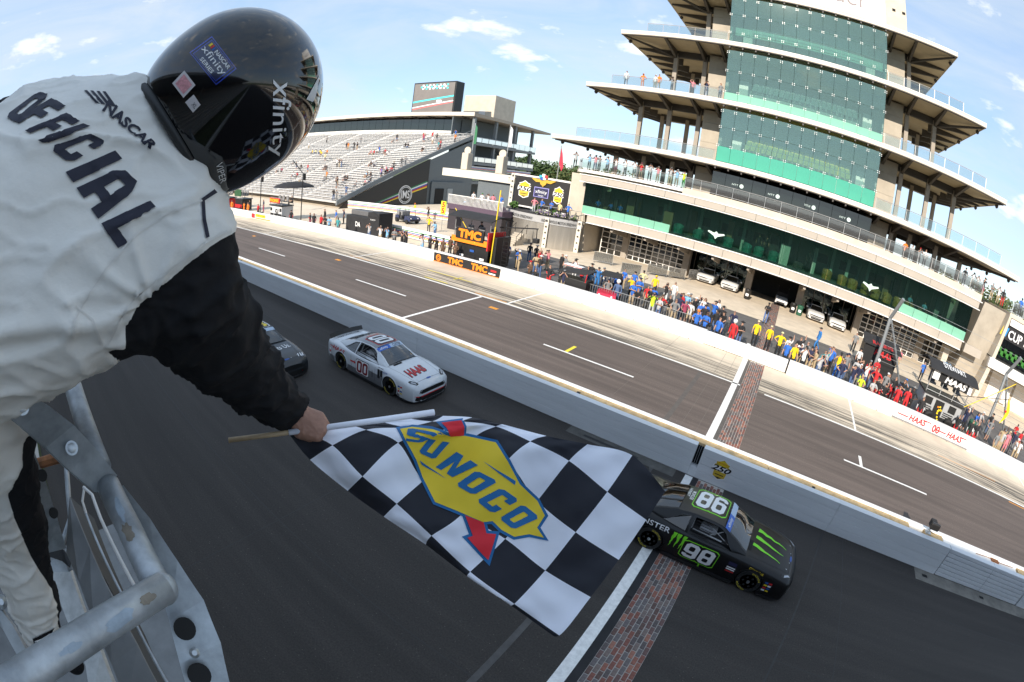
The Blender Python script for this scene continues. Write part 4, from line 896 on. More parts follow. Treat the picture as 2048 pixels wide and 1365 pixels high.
TL = ['tall dark spruce nearest the bleacher stand', 'low rounded tree right of the tall spruce', 'dark rounded tree behind the antenna mast', 'slim spruce rising above the podium board', 'green rounded tree behind the red flag', 'rounded tree just right of the red flag', 'olive rounded tree left of the pagoda terrace', 'yellowish rounded tree touching the pagoda terrace', 'broad dark tree half hidden by the bleacher stand', 'rounded tree behind the pagoda end wall', 'broad tree seen under the right roof wing of the pagoda', 'second tree seen under the right roof wing of the pagoda', 'small tree between the columns of the right pagoda terrace']
for (x, y, h, w_, kd, pal), lab in zip(TR, TL): tree(x, y, h, w_, lab, kd, pal)
# ---- building on the right with series sign
rb = empty('suite_building', (0, 0, 0)); tag(rb, 'long low concrete suite building with black series sign at the right edge', 'building')
MB().box(24.4, 90, 48.5, 60, 0, 8.2).build('building_body', CONW, rb)
MB().bbox(24.4, 90, 44.6, 56, 8.45, 8.85, .03).build('roof_slab', CONL, rb); MB().bbox(24.8, 90, 44.7, 45.1, 7.75, 8.4, .02).build('white_fascia', TRIM, rb)
sb = MB().bbox(24.6, 90, 44.9, 45.2, 6.35, 7.7, .02).build('sign_band', M('sign_black', (.012, .011, .012)), rb)
flat_text('CUP', [(24.0, 44.88, 6.55), (25.95, 44.88, 6.55), (25.95, 44.88, 7.4), (24.0, 44.88, 7.4)], 'sign_letters', WHT, sb, bold=.015); flat_text('SERIES', [(26.35, 44.88, 6.55), (30.6, 44.88, 6.55), (30.6, 44.88, 7.4), (26.35, 44.88, 7.4)], 'sign_letters', WHT, sb, bold=.015)
for k, c_ in enumerate((YEL, RED, M('sign_blue', (.02, .25, .6)))): MB().add([(23.0 + k * .29 - .14, 44.87, 6.6), (23.0 + k * .29 + .1, 44.87, 6.6), (23.0 + k * .29 + .34, 44.87, 7.45), (23.0 + k * .29 + .1, 44.87, 7.45)], [(0, 1, 2, 3)]).build('sign_bar', c_, sb)
for o in sb.children: o.location.x += 1.05
MB().bbox(23.6, 90, 44.6, 45.0, 3.35, 4.25, .03).build('lower_white_band', TRIM, rb); MB().box(23.8, 90, 45.0, 48.4, 4.2, 4.3).build('gallery_floor', INTD, rb)
k = 0; x = 25.2
while x < 60: pane_obj('gallery_pane', 2.1, 2.05, G_BLK, (x, 46.9, 5.3), rb); x += 2.16
MB().box(24.0, 90, 44.9, 56, 3.2, 3.34).build('gallery_soffit', CONW, rb)
SEATN = M('lime_seat', (.03, .17, .02), var=.2); pr = MB(); pr.bbox(-.2, .2, -.2, .2, .38, .46, .03); pr.bbox(-.2, .2, .14, .22, .46, .85, .03); me = pr.mesh('gallery_seat', SEATN)
for r in range(2):
    for i in range(14):
        o = bpy.data.objects.new('gallery_seat', me); COL.objects.link(o); o.parent = rb; o.location = (24.6 + .8 * i, 45.6 + .7 * r, 4.35 + .3 * r)
for x in (26.5, 30.4, 34.3, 38.2): MB().bbox(x, x + 3.5, 48.4, 48.5, 0, 3.1, .02).build('roller_door', TRIM, rb)
MB().bbox(28.6, 29.6, 47.9, 48.4, .3, 1.8, .04).build('wall_unit', TRIM, rb)
railing(24.6, 44.8, 60, 44.8, 8.85, rb, 1.1, 1.6, MESH)
mb = MB()
for k in range(3): mb.box(27.5, 60, 46.2 + k * .8, 46.7 + k * .8, 8.95 + .35 * k, 9.05 + .35 * k)
mb.build('roof_bleacher', RAIL, rb)
# ---- pit fence at the right: leaning posts with cables
FN = M('fence_grey', (.30, .32, .33), rough=.5, metal=.5, var=.1)
cf = empty('catch_fence', (0, 0, 0)); tag(cf, 'tall steel catch fence with leaning posts and cables behind the right pit boxes', 'fence')
px_ = (9.0, 20.3, 31.6, 43)
for i, x in enumerate(px_):
    p = MB(); p.tube([(x, 34.3, 0), (x, 34.3, 4.6), (x + .35, 33.4, 6.2)], .14, 8); p.build('fence_post', FN, cf); MB().tube([(x + .1, 34.3, 4.5), (x + 2.9, 35.6, .1)], .09, 7).build('fence_brace', FN, cf)
for k in range(9):
    z = 1.6 + k * .38 if k < 8 else 6.15; y = 34.2 if k < 8 else 33.45
    MB().tube([(px_[0], y, z), (px_[1], y, z), (px_[2], y, z), (px_[3], y, z)], .014, 4).build('fence_cable', FN, cf)
# ================================================================ cars
def interp(tab, x):
    if x <= tab[0][0]: return tab[0][1:]
    for a, b in zip(tab, tab[1:]):
        if x <= b[0]:
            t = (x - a[0]) / (b[0] - a[0]); t = t * t * (3 - 2 * t) * .4 + t * .6
            return [p + (q - p) * t for p, q in zip(a[1:], b[1:])]
    return tab[-1][1:]
RACE = [(-2.45, .80, .30, .82, .90), (-2.36, .90, .22, .90, .97), (-2.0, .965, .13, .93, .985), (-1.4, .99, .11, .925, .975), (-.7, .985, .10, .88, .955), (.3, .98, .10, .86, .93), (1.0, .985, .10, .84, .90), (1.4, .995, .10, .815, .875), (1.9, .98, .09, .745, .82), (2.25, .95, .08, .665, .755), (2.42, .89, .08, .59, .685), (2.50, .80, .08, .53, .63), (2.545, .62, .10, .45, .56)]
CAMA = [(-2.38, .78, .40, .80, .90), (-2.25, .90, .28, .92, .98), (-1.6, .95, .18, .94, .98), (-.6, .94, .17, .88, .96), (.6, .94, .17, .88, .98), (1.1, .95, .18, .86, .98), (1.8, .955, .20, .80, .90), (2.15, .92, .20, .72, .80), (2.33, .84, .20, .62, .70), (2.42, .70, .24, .50, .60)]
def car_body(tab, n_=46, axles=(-1.395, 1.395), rw=.385, cut=True):
    x0, x1 = tab[0][0], tab[-1][0]; rings = []
    for i in range(n_):
        x = x0 + (x1 - x0) * (0.5 - 0.5 * math.cos(math.pi * i / (n_ - 1))) if False else x0 + (x1 - x0) * i / (n_ - 1)
        w, zl, zs, zt = interp(tab, x)
        h = [(w * .90, zl), (w * .97, zl + .03), (w * .99, zl + .10), (w, zl + .28), (w * .998, (zl + zs) / 2 + .08), (w * .985, zs - .10), (w * .962, zs - .03), (w * .91, zs + (zt - zs) * .35), (w * .75, zs + (zt - zs) * .75), (w * .45, zt - .012), (0, zt)]
        rings.append([(x, -y, z) for y, z in h] + [(x, y, z) for y, z in h[-2::-1]])
    m = len(rings[0]); mb = MB(); mb.add([p for r in rings for p in r], [(i * m + k, i * m + (k + 1) % m, (i + 1) * m + (k + 1) % m, (i + 1) * m + k)[::-1] for i in range(n_ - 1) for k in range(m)] + [tuple(range(m)), tuple((n_ - 1) * m + k for k in range(m))[::-1]])
    o = mb.build('body', M('tmp', (1, 1, 1)))
    bmx = bmesh.new(); bmx.from_mesh(o.data); bmesh.ops.recalc_face_normals(bmx, faces=bmx.faces); bmx.to_mesh(o.data); bmx.free()
    if cut:
        cm = MB()
        for ax in axles:
            for s in (-1, 1): cm.lathe([(rw, -.20), (rw, .20)], 28, 'y', (ax, s * .92, .345))
        c = cm.build('cutter', M('tmp', (1, 1, 1))); bmx = bmesh.new(); bmx.from_mesh(c.data); bmesh.ops.recalc_face_normals(bmx, faces=bmx.faces); bmx.to_mesh(c.data); bmx.free()
        md = o.modifiers.new('b', 'BOOLEAN'); md.operation = 'DIFFERENCE'; md.object = c; md.solver = 'EXACT'
        dg = bpy.context.evaluated_depsgraph_get(); me = bpy.data.meshes.new_from_object(o.evaluated_get(dg)); o.modifiers.clear(); o.data = me; bpy.data.objects.remove(c)
    me = o.data; me.polygons.foreach_set('use_smooth', [True] * len(me.polygons)); me.set_sharp_from_angle(angle=R_(38)); return o
GT = [(-1.78, .70, .955, .68, .985), (-1.4, .82, .93, .64, 1.125), (-1.0, .885, .90, .60, 1.25), (-.6, .905, .885, .58, 1.30), (-.1, .905, .875, .58, 1.315), (.20, .90, .87, .59, 1.29), (.6, .875, .865, .65, 1.105), (1.02, .78, .875, .73, .90)]
def gh(x, t):      # side skin: x, t 0 belt .. 1 roof edge (right side, -y)
    yb, zb, yr, zr = interp(GT, x); b = math.sin(t * math.pi) * .025
    return Vector((x, -(yb + (yr - yb) * t + b), zb + (zr - zb) * t))
def gtop(x, s):    # top skin: s -1 .. 1
    yb, zb, yr, zr = interp(GT, x); return Vector((x, s * yr, zr + .035 * (1 - s * s)))
def grid_skin(fn, u0, u1, v0, v1, nu, nv):
    mb = MB(); mb.add([fn(u0 + (u1 - u0) * i / nu, v0 + (v1 - v0) * j / nv) for i in range(nu + 1) for j in range(nv + 1)], [(i * (nv + 1) + j, (i + 1) * (nv + 1) + j, (i + 1) * (nv + 1) + j + 1, i * (nv + 1) + j + 1) for i in range(nu) for j in range(nv)]); return mb
TYRE = M('tyre_rubber', (.014, .014, .014), rough=.75, var=.2); RIM = M('black_rim', (.02, .02, .021), rough=.4, metal=.5, var=.1); TYEL = M('tyre_lettering', (.70, .58, .06), var=0)
CABIN = M('cabin_black', (.035, .035, .037), rough=.8, var=.2); CAGE = M('roll_cage', (.36, .36, .36), rough=.4, var=.1)
WSG = glassmat('windscreen_glass', (.60, .66, .70), (.05, .06, .07), .10, .02, .5); BLG = glassmat('rear_window_glass', (.30, .32, .34), (.02, .02, .02), .2, .03, .4)
SILV_ = M('cabin_silver', (.45, .45, .46), rough=.4, var=.2)
def wheel_parts(parent, ax, s, r=.345, w=.27, letters=True, rimmat=None, bright=None):
    yo = s * (.985 - w)
    t = empty('wheel', (ax, s * .85, r), parent=parent)
    MB().lathe([(r * .66, -w / 2), (r * .93, -w / 2 - .005), (r * .99, -w / 2 + .03), (r, -w / 4), (r, w / 4), (r * .99, w / 2 - .03), (r * .93, w / 2 + .005), (r * .66, w / 2)], 36, 'y').build('tyre', TYRE, t, angle=50)
    f = -w / 2 * 1.0 * (1 if s < 0 else -1)
    q = lambda d: f - d * (1 if s > 0 else -1)
    rm = MB(); rm.lathe([(r * .67, 0), (r * .66, .02), (r * .60, .05), (r * .30, .06), (r * .2, .03)], 30, 'y', (0, f + (.0 if s < 0 else -.06), 0)); rm.build('rim', rimmat or RIM, t, angle=40)
    hb = MB()
    for k in range(6): a = k * math.pi / 3; hb.bbox(math.cos(a) * r * .42 - .028, math.cos(a) * r * .42 + .028, min(q(-.005), q(-.012)) - .004, max(q(-.005), q(-.012)) + .004, math.sin(a) * r * .42 - .028, math.sin(a) * r * .42 + .028, .006)
    hb.build('rim_hole', bright or DARK, t)['kind'] = 'stuff'; MB().lathe([(r * .13, -.02), (r * .13, .03), (r * .08, .04)], 12, 'y', (0, f, 0)).build('hub', bright or STEEL, t)
    if letters:
        V, F = text2d('GOODYEAR', .01); 
        for a0 in (.35, .35 + math.pi):
            mb = MB(); vs = []
            for x, y in V:
                a = a0 + (1 - x if s < 0 else x) * 1.25; rr = r * (.74 + .15 * y); vs.append((math.cos(a) * rr * (1 if s < 0 else 1), f + (-.008 if s < 0 else .008), math.sin(a) * rr))
            mb.add(vs, F); mb.build('tyre_letters', TYEL, t)
    return t
def race_car(name, loc, paint, roofmat, label, lowmat=None, trim=None):
    t = empty(name, loc); tag(t, label, 'race car', 'race cars crossing the line'); bpy.context.view_layer.update()
    b = car_body(RACE); b.parent = t; b.data.materials.clear(); b.data.materials.append(paint)
    if lowmat:
        b.data.materials.append(lowmat)
        for p in b.data.polygons:
            c = p.center
            if abs(c.y) > .8 and c.z < .40 + .16 * (c.x + 2) / 4 * (1 if c.x < 1.2 else 0) and c.x < 1.9: p.material_index = 1
    b.data.materials.append(CABIN); bi = len(b.data.materials) - 1
    for p in b.data.polygons:
        c = p.center
        if -1.7 < c.x < .95 and abs(c.y) < .62 and c.z > .86 and p.normal.z > .8: p.material_index = bi
        if any(abs(c.x - a) < .384 and abs(c.z - .345) < .384 for a in (-1.395, 1.395)) and .68 < abs(c.y) < .95: p.material_index = bi
    # greenhouse
    holes = [[(-1.30, .16), (-.66, .10), (-.66, .86), (-.88, .83)], [(-.55, .08), (.66, .10), (.34, .82), (.14, .89), (-.55, .89)]]
    V, F = polys2d([([(-1.78, 0), (1.02, 0), (1.02, 1), (-1.78, 1)], holes)]); V, F = dice(V, F, .11)
    for hq in holes:
        cx_, cy_ = sum(q[0] for q in hq) / len(hq), sum(q[1] for q in hq) / len(hq); V2, F2 = polys2d([([((q[0] - cx_) * 1.07 + cx_, (q[1] - cy_) * 1.16 + cy_) for q in hq], [hq])]); V2, F2 = dice(V2, F2, .12)
        for s in (1, -1): MB().add([Vector((p.x, (p.y - .005) * s, p.z)) for p in (gh(*v) for v in V2)], F2).build('window_trim', BLKM, t)
    for s in (1, -1):
        mb = MB(); mb.add([Vector((p.x, p.y * s, p.z)) for p in (gh(*v) for v in V)], F if s > 0 else [f[::-1] for f in F]); mb.build('side_panel', paint, t, smooth=True)
        g = MB(); q = [(-1.30, .16), (-.66, .10), (-.66, .86), (-.88, .83)]; g.add([Vector((p.x, p.y * s * .99, p.z)) for p in (gh(*v) for v in q)], [(0, 1, 2, 3)]); g.build('quarter_window', BLG, t)
    grid_skin(gtop, -1.02, .21, -1, 1, 8, 8).build('roof', roofmat, t, smooth=True)
    grid_skin(gtop, .235, 1.0, -.965, .965, 5, 8).build('windscreen', WSG, t, smooth=True)
    grid_skin(gtop, -1.7, -1.04, -.93, .93, 4, 8).build('rear_window', BLG, t, smooth=True)
    for s in (-1, 1):
        for a, c in (((.21), 1.02), (-1.78, -1.02)):
            mb = MB(); n_ = 6; vs = []
            for k in range(n_ + 1):
                x = a + (c - a) * k / n_; vs += [gtop(x, s * 1.0) + Vector((0, 0, .004)), gtop(x, s * .90) + Vector((0, 0, .006))]
            mb.add(vs, [(2 * k, 2 * k + 1, 2 * k + 3, 2 * k + 2) for k in range(n_)]); mb.build('pillar', paint, t)
    for y in (-.22, .22):
        mb = MB(); vs = []
        for k in range(5): x = -1.7 + .66 * k / 4; vs += [gtop(x, y / .6 - .04) + Vector((0, 0, .008)), gtop(x, y / .6 + .04) + Vector((0, 0, .008))]
        mb.add(vs, [(2 * k, 2 * k + 1, 2 * k + 3, 2 * k + 2) for k in range(4)]); mb.build('window_strut', BLKM, t)
    cg = MB()
    for s in (-1, 1):
        cg.tube([(.85, s * .66, .9), (.2, s * .50, 1.2), (-.6, s * .50, 1.22), (-1.4, s * .55, .95)], .022, 6); cg.tube([(-.55, s * .66, .92), (-.55, s * .48, 1.22)], .022, 6); cg.tube([(.3, s * .74, .95), (-.5, s * .74, .99)], .02, 6)
    cg.tube([(-.55, -.6, .93), (-.55, .48, 1.22)], .022, 6); cg.tube([(.5, -.72, .93), (-.1, -.62, 1.16)], .011, 6); cg.tube([(-.1, -.72, .93), (.25, -.6, 1.14)], .011, 6); cg.tube([(-1.3, -.6, .95), (-.6, -.55, 1.18)], .02, 6); MB().bbox(.0, .22, -.1, .1, .92, 1.06, .03).build('dash_radio', SILV_, t); MB().bbox(-.35, .1, -.58, -.3, .90, 1.02, .03).build('cooling_box', SILV_, t); cg.tube([(.62, 0, .93), (.22, 0, 1.22)], .02, 6); cg.tube([(-.55, -.48, 1.22), (-.55, .48, 1.22)], .022, 6); cg.build('roll_cage', CAGE, t)
    MB().bbox(-.45, -.15, .12, .62, .9, 1.18, .04).build('racing_seat', CABIN, t); MB().bbox(.35, .8, -.72, .72, .9, .99, .03).build('dash_panel', CABIN, t)
    # aero and lights
    sp = MB(); n_ = 10
    for k in range(n_):
        y0, y1 = -.84 + 1.68 * k / n_, -.84 + 1.68 * (k + 1) / n_; e = lambda y: -.10 * (y / .84) ** 2 * -1
        sp.add([(-2.36 + e(y0), y0, .96), (-2.36 + e(y1), y1, .96), (-2.44 + e(y1), y1, 1.12), (-2.44 + e(y0), y0, 1.12)], [(0, 1, 2, 3)])
    sp.build('rear_spoiler', BLKM, t)
    spl = [(1.75, -.99), (2.15, -.97), (2.42, -.84), (2.58, -.5), (2.62, 0), (2.58, .5), (2.42, .84), (2.15, .97), (1.75, .99)]
    MB().prism([(x, y, .055) for x, y in spl], (0, 0, .045)).build('front_splitter', BLKM, t)
    MB().box(-1.0, 1.0, -.985, -.93, .06, .14).build('side_skirt', BLKM, t); MB().box(-1.0, 1.0, .93, .985, .06, .14).build('side_skirt', BLKM, t)
    for ax in (-1.395, 1.395):
        for s in (-1, 1): wheel_parts(t, ax, s)
    bpy.context.view_layer.update()
    tr = bvh_of(b)
    loc = Vector(loc)
    def side(polys_or_vf, quad, name, mat, off=.006, step=.12):    # print on the right flank, quad in local (x,z)
        V, F = polys_or_vf; w = warp([(q[0], 0, q[1]) for q in quad]); V = [(w(*p).x, w(*p).z) for p in V]; V, F = dice(V, F, step)
        return print_on(V, F, lambda x, z: (loc + Vector((x, -3, z)), Vector((0, 1, 0))), tr, off, name, mat, t)
    def top(vf, quad, name, mat, off=.006, step=.12):              # print from above, quad in local (x,y)
        V, F = vf; w = warp([(q[0], q[1], 0) for q in quad]); V = [(w(*p).x, w(*p).y) for p in V]; V, F = dice(V, F, step)
        return print_on(V, F, lambda x, y: (loc + Vector((x, y, 3)), Vector((0, 0, -1))), tr, off, name, mat, t)
    def front(vf, quad, name, mat, off=.006, step=.1):             # print on the nose, quad in local (y,z)
        V, F = vf; w = warp([(q[0], q[1], 0) for q in quad]); V = [(w(*p).x, w(*p).y) for p in V]; V, F = dice(V, F, step)
        return print_on(V, F, lambda y, z: (loc + Vector((4, y, z)), Vector((-1, 0, 0))), tr, off, name, mat, t)
    def roof(vf, quad, name, mat, off=.012):
        V, F = vf; w = warp([(q[0], q[1], 0) for q in quad]); V = [(w(*p).x, w(*p).y) for p in V]; V, F = dice(V, F, .1); mb = MB()
        vs = []
        for x, y in V: yb, zb, yr, zr = interp(GT, x); vs.append(gtop(x, max(-1, min(1, y / yr))) + Vector((0, 0, off)))
        mb.add(vs, F); return mb.build(name, mat, t)
    sq = polys2d([[(0, 0), (1, 0), (1, 1), (0, 1)]])
    for ax in (-1.395, 1.395):
        for s in (-1, 1): MB().tube([(ax + .388 * math.cos(R_(a)), s * (interp(RACE, ax)[0] + .002), .345 + .388 * math.sin(R_(a))) for a in range(-20, 201, 10)], .013, 5).build('arch_lip', paint, t)
    GAP = M('panel_gap', (.006, .006, .006), rough=.8, var=0)
    for q in ([(.98, .30), (.99, .30), (.99, .86), (.98, .86)], [(-.70, .15), (-.692, .15), (-.80, .90), (-.808, .90)], [(.60, .14), (.607, .14), (.60, .90), (.593, .90)], [(-2.02, .30), (-2.012, .30), (-2.012, .92), (-2.02, .92)]): side(sq, q, 'panel_gap', GAP, .004)
    for q in ([(1.06, -.74), (1.06, -.732), (2.3, -.60), (2.3, -.608)], [(1.06, .732), (1.06, .74), (2.3, .608), (2.3, .60)], [(2.3, -.6), (2.308, -.6), (2.308, .6), (2.3, .6)], [(-1.9, -.66), (-1.9, -.652), (-2.3, -.652), (-2.3, -.66)]): top(sq, q, 'panel_gap', GAP, .004)
    for k in range(4):
        for s_ in (0, 1): side(sq, [(1.80 + .11 * s_, .26 + .08 * k), (1.89 + .11 * s_, .26 + .08 * k), (1.89 + .11 * s_, .31 + .08 * k), (1.80 + .11 * s_, .31 + .08 * k)], 'contingency_sticker', (WHT, RED, YEL, BLUE)[(k + s_ * 2) % 4], .006)
    for k in range(3): side(sq, [(-2.22, .40 + .1 * k), (-2.08, .40 + .1 * k), (-2.08, .46 + .1 * k), (-2.22, .46 + .1 * k)], 'contingency_sticker', (WHT, RED, WHT)[k], .006)
    nt = MB()
    for k in range(6): nt.tube([gh(-.50, .16 + .12 * k) * 1.0, gh(-.02, .14 + .12 * k)], .007, 4)
    nt.build('window_net', BLKM, t)
    for x_, y_ in ((2.2, -.5), (2.2, .5), (2.26, -.2), (2.26, .2)): top(polys2d([[(.5 + .5 * math.cos(k * math.pi / 4), .5 + .5 * math.sin(k * math.pi / 4)) for k in range(8)]]), [(x_, y_), (x_ + .035, y_), (x_ + .035, y_ + .035), (x_, y_ + .035)], 'hood_pin', STEEL, .006)
    LAMP = M('headlamp_print', (.45, .47, .5), rough=.15, var=.1); GRL = M('grille_print', (.01, .01, .01), rough=.35, var=0)
    front(polys2d([[(0, .2), (.1, 0), (.9, 0), (1, .2), (.95, 1), (.05, 1)]]), [(-.66, .37), (.66, .37), (.66, .52), (-.66, .52)], 'grille', GRL)
    front(polys2d([[(0, .3), (.08, 0), (.92, 0), (1, .3), (.97, 1), (.03, 1)]]), [(-.80, .11), (.80, .11), (.80, .30), (-.80, .30)], 'lower_grille', GRL)
    for s in (-1, 1):
        top(polys2d([[(0, 0), (1, .1), (.8, 1), (.1, .8)]]), [(2.12, s * .90), (2.46, s * .64), (2.42, s * .52), (2.08, s * .72)], 'headlamp', GRL, .007); top(polys2d([[(0, 0), (1, .1), (.8, 1), (.1, .8)]]), [(2.20, s * .80), (2.38, s * .66), (2.35, s * .62), (2.18, s * .73)], 'headlamp_lens', LAMP, .010)
    top(polys2d([[(.5 + .5 * math.cos(k * math.pi / 8), .5 + .5 * math.sin(k * math.pi / 8)) for k in range(16)]]), [(2.34, -.12), (2.34, .12), (2.27, .12), (2.27, -.12)], 'nose_badge', BLUE, .007)
    roof(sq, [(.24, -.60), (.40, -.60), (.40, 0), (.24, 0)], 'windscreen_banner', M('banner_blue', (.05, .14, .5), var=0), .006); roof(sq, [(.24, 0), (.40, 0), (.40, .60), (.24, .60)], 'windscreen_banner', M('banner_pale', (.45, .55, .68), var=0), .006)
    roof(text2d('xfinity', .01), [(.385, -.5), (.385, -.12), (.27, -.12), (.27, -.5)], 'banner_text', WHT, .010)
    top(sq, [(1.02, -.5), (1.12, -.5), (1.12, -.1), (1.02, -.1)], 'cowl_vent', DARK, .006)
    return t, tr, side, top, front, roof
def num(s, slant=.12): return polys2d(block_text(s, .14, slant, .30, .22))
def grow(vf_fn, quad, g):   # enlarge a quad about its centre
    c = Vector((sum(q[0] for q in quad) / 4, sum(q[1] for q in quad) / 4)); return [tuple(c + (Vector(q) - c) * g) for q in quad]
def outline_num(put, s, quad, cols, name, w=(.55, .46, .36), slant=.12):
    """stacked numerals, the lower ones fatter, as an outline"""
    for i, (wd, m_) in enumerate(zip(w, cols)):
        polys = block_text(s, .14, slant, wd, .22)
        put(polys2d(polys), quad, name, m_, .006 + .003 * i)
GRN = M('neon_green', (.22, .75, .03), rough=.45, var=.05)
BODYK = M('matte_black_paint', (.006, .0062, .0068), rough=.34, var=.08, coat=.12, spec=.35); ROOFK = M('satin_black_roof', (.016, .015, .012), rough=.3, var=.1, coat=.15, spec=.4)
# ---- 98
c98, tr, side, top, front, roof = race_car('race_car', (1.0, 10.33, 0), BODYK, ROOFK, 'black stock car with green claw marks and number 98 on the brick line')
def fat(put, s, quad, name, base, edge, rim, slant=.12, g=(1.22, 1.13)):
    """number with two coloured rims: solid rounded plates of each digit behind it"""
    n_ = len(s)
    for lv, (gg, m_) in enumerate(((g[0], edge), (g[1], rim))):
        out = []
        for k in range(n_):
            c_ = (k + .5) / n_; hw = .5 / n_ * gg * 1.0; hh = .5 * gg; ch = .10
            out.append([(c_ - hw + ch + slant * .15 * -1, .5 - hh), (c_ + hw - ch, .5 - hh), (c_ + hw, .5 - hh + ch), (c_ + hw + .03, .5 + hh - ch), (c_ + hw - ch + .04, .5 + hh), (c_ - hw + ch, .5 + hh), (c_ - hw - .02, .5 + hh - ch), (c_ - hw - .03, .5 - hh + ch)])
        for k, p in enumerate(out): put(polys2d([p]), quad, name + '_plate', m_, .006 + .002 * lv + .0007 * k)
    put(num(s, slant), quad, name, base, .0125)
fat(side, '98', [(-.50, .30), (.34, .30), (.34, .74), (-.50, .74)], 'door_number', WHT, GRN, BODYK)
fat(roof, '98', [(-.02, .50), (-.02, -.46), (-.62, -.46), (-.62, .50)][0:4] if False else [(.10, .46), (-.72, .46), (-.72, -.28), (.10, -.28)], 'roof_number', WHT, GRN, ROOFK)
def claw(n_, seed):
    random.seed(seed); L, Rr = [], []
    for k in range(n_ + 1): t_ = k / n_; c_ = .5 + random.uniform(-.12, .12); hw = (.42 - .36 * t_) * random.uniform(.75, 1.15); L.append((c_ - hw, 1 - t_)); Rr.append((c_ + hw, 1 - t_))
    return polys2d([L + Rr[::-1]])
for k in range(3): top(claw(7, 40 + k), [(2.12 - .06 * k, .30 - .33 * k), (2.10 - .06 * k, .16 - .33 * k), (1.18 - .03 * k, .36 - .33 * k), (1.20 - .03 * k, .54 - .33 * k)], 'hood_claw', GRN)
for k in range(3): side(claw(7, 50 + k), [(-.93 + .13 * k, .42), (-.84 + .13 * k, .42), (-.76 + .13 * k, .84), (-.90 + .13 * k, .84)], 'side_claw', GRN)
random.seed(11)
side(text2d('MONSTER', .012), [(-2.15, .76), (-.98, .74), (-.98, .88), (-2.15, .90)], 'flank_lettering', WHT)
side(text2d('GOODYEAR', .012), [(1.24, .70), (1.66, .66), (1.66, .72), (1.24, .77)], 'fender_lettering', YEL)
side(polys2d([[(.2, 1), (.8, 1), (.8, .4), (1, .4), (.5, 0), (0, .4), (.2, .4)]]), [(.0, .13), (.07, .13), (.07, .25), (.0, .25)], 'jack_arrow', GRN)
for k, (m_, z0) in enumerate(((M('navy_print', (.02, .02, .07)), .60), (WHT, .52), (WHT, .46), (RED, .40))): side(polys2d([[(0, 0), (1, 0), (1, 1), (0, 1)]]), [(.70, z0), (.93, z0), (.93, z0 + (.10 if k == 0 else .035)), (.70, z0 + (.10 if k == 0 else .035))], 'sponsor_patch', m_)
roof(text2d('MONSTER', .01), [(-.80, .30), (-.80, -.12), (-.90, -.12), (-.90, .30)], 'roof_lettering', WHT); roof(text2d('HERBST', .01), [(-1.0, .42), (-1.0, .0), (-.93, .0), (-.93, .42)], 'roof_lettering', WHT)
front(text2d('ROUSH', .01), [(-.75, .30), (-.35, .30), (-.35, .36), (-.75, .36)], 'nose_lettering', WHT)
# ---- 00
WPNT = M('white_race_paint', (.62, .64, .66), rough=.25, var=.03, coat=.6); GPNT = M('grey_race_paint', (.16, .165, .175), rough=.3, var=.06, coat=.5); DRED = M('dark_red_print', (.22, .012, .015), var=.04)
c00, tr, side, top, front, roof = race_car('race_car', (-11.70, 11.33, 0), WPNT, GPNT, 'white and grey stock car with red lettering and number 00', GPNT)
fat(side, '00', [(-.42, .28), (.22, .28), (.22, .74), (-.42, .74)], 'door_number', DRED, BLK, WHT)
fat(roof, '00', [(.10, .46), (-.66, .46), (-.66, -.30), (.10, -.30)], 'roof_number', WHT, RED, BLK)
top(text2d('HAAS', .03, .15), [(2.02, -.52), (1.98, .30), (1.55, .30), (1.58, -.52)], 'hood_lettering', RED, .012); top(text2d('HAAS', .075, .15), [(2.05, -.55), (2.00, .33), (1.53, .33), (1.55, -.55)], 'hood_letter_shadow', BLK, .007)
side(text2d('HAAS', .025, .15), [(-1.95, .70), (-1.2, .66), (-1.15, .84), (-1.9, .87)], 'flank_lettering', RED); side(polys2d([[(0, 0), (1, 0), (1, 1), (0, 1)]]), [(-2.15, .77), (-1.9, .76), (-1.9, .79), (-2.15, .80)], 'flank_stripe', RED)
side(polys2d([[(0, .3), (.7, .3), (.7, 0), (1, .5), (.7, 1), (.7, .7), (0, .7)]]), [(-.80, .52), (-.48, .52), (-.48, .66), (-.80, .66)], 'flank_arrow', RED)
for k in range(5): side(polys2d([[(0, 0), (.6, 0), (1, 1), (.4, 1)]]), [(.25 + .16 * k, .14), (.36 + .16 * k, .14), (.36 + .16 * k, .26), (.25 + .16 * k, .26)], 'flank_slash', GPNT)
for k in range(2): side(polys2d([[(0, 0), (.6, 0), (1, 1), (.4, 1)]]), [(.75 + .14 * k, .45 + .1 * k), (.95 + .14 * k, .45 + .1 * k), (.85 + .14 * k, .84), (.65 + .14 * k, .84)], 'flank_slash', BLK)
side(text2d('ALPHA', .01), [(.42, .36), (.50, .36), (.50, .62), (.42, .62)], 'sponsor_lettering', BLK); side(text2d('GOODYEAR', .012), [(1.0, .72), (1.25, .74), (1.25, .79), (1.0, .77)], 'fender_lettering', BLUE)
front(polys2d([[(0, .4), (.1, 0), (.9, 0), (1, .4), (.9, .25), (.1, .25)]]), [(-.85, .26), (.85, .26), (.85, .42), (-.85, .42)], 'nose_stripe', RED, .008)
roof(text2d('CUSTER', .01), [(.385, .12), (.385, .52), (.27, .52), (.27, .12)], 'banner_text', BLK, .010); roof(text2d('Autodesk', .01), [(-.72, .44), (-.72, -.20), (-.90, -.20), (-.90, .44)], 'roof_lettering', RED)
top(text2d('HAASTOOLING.COM', .01), [(-2.1, -.55), (-2.1, .55), (-2.24, .55), (-2.24, -.55)], 'deck_lettering', BLK)
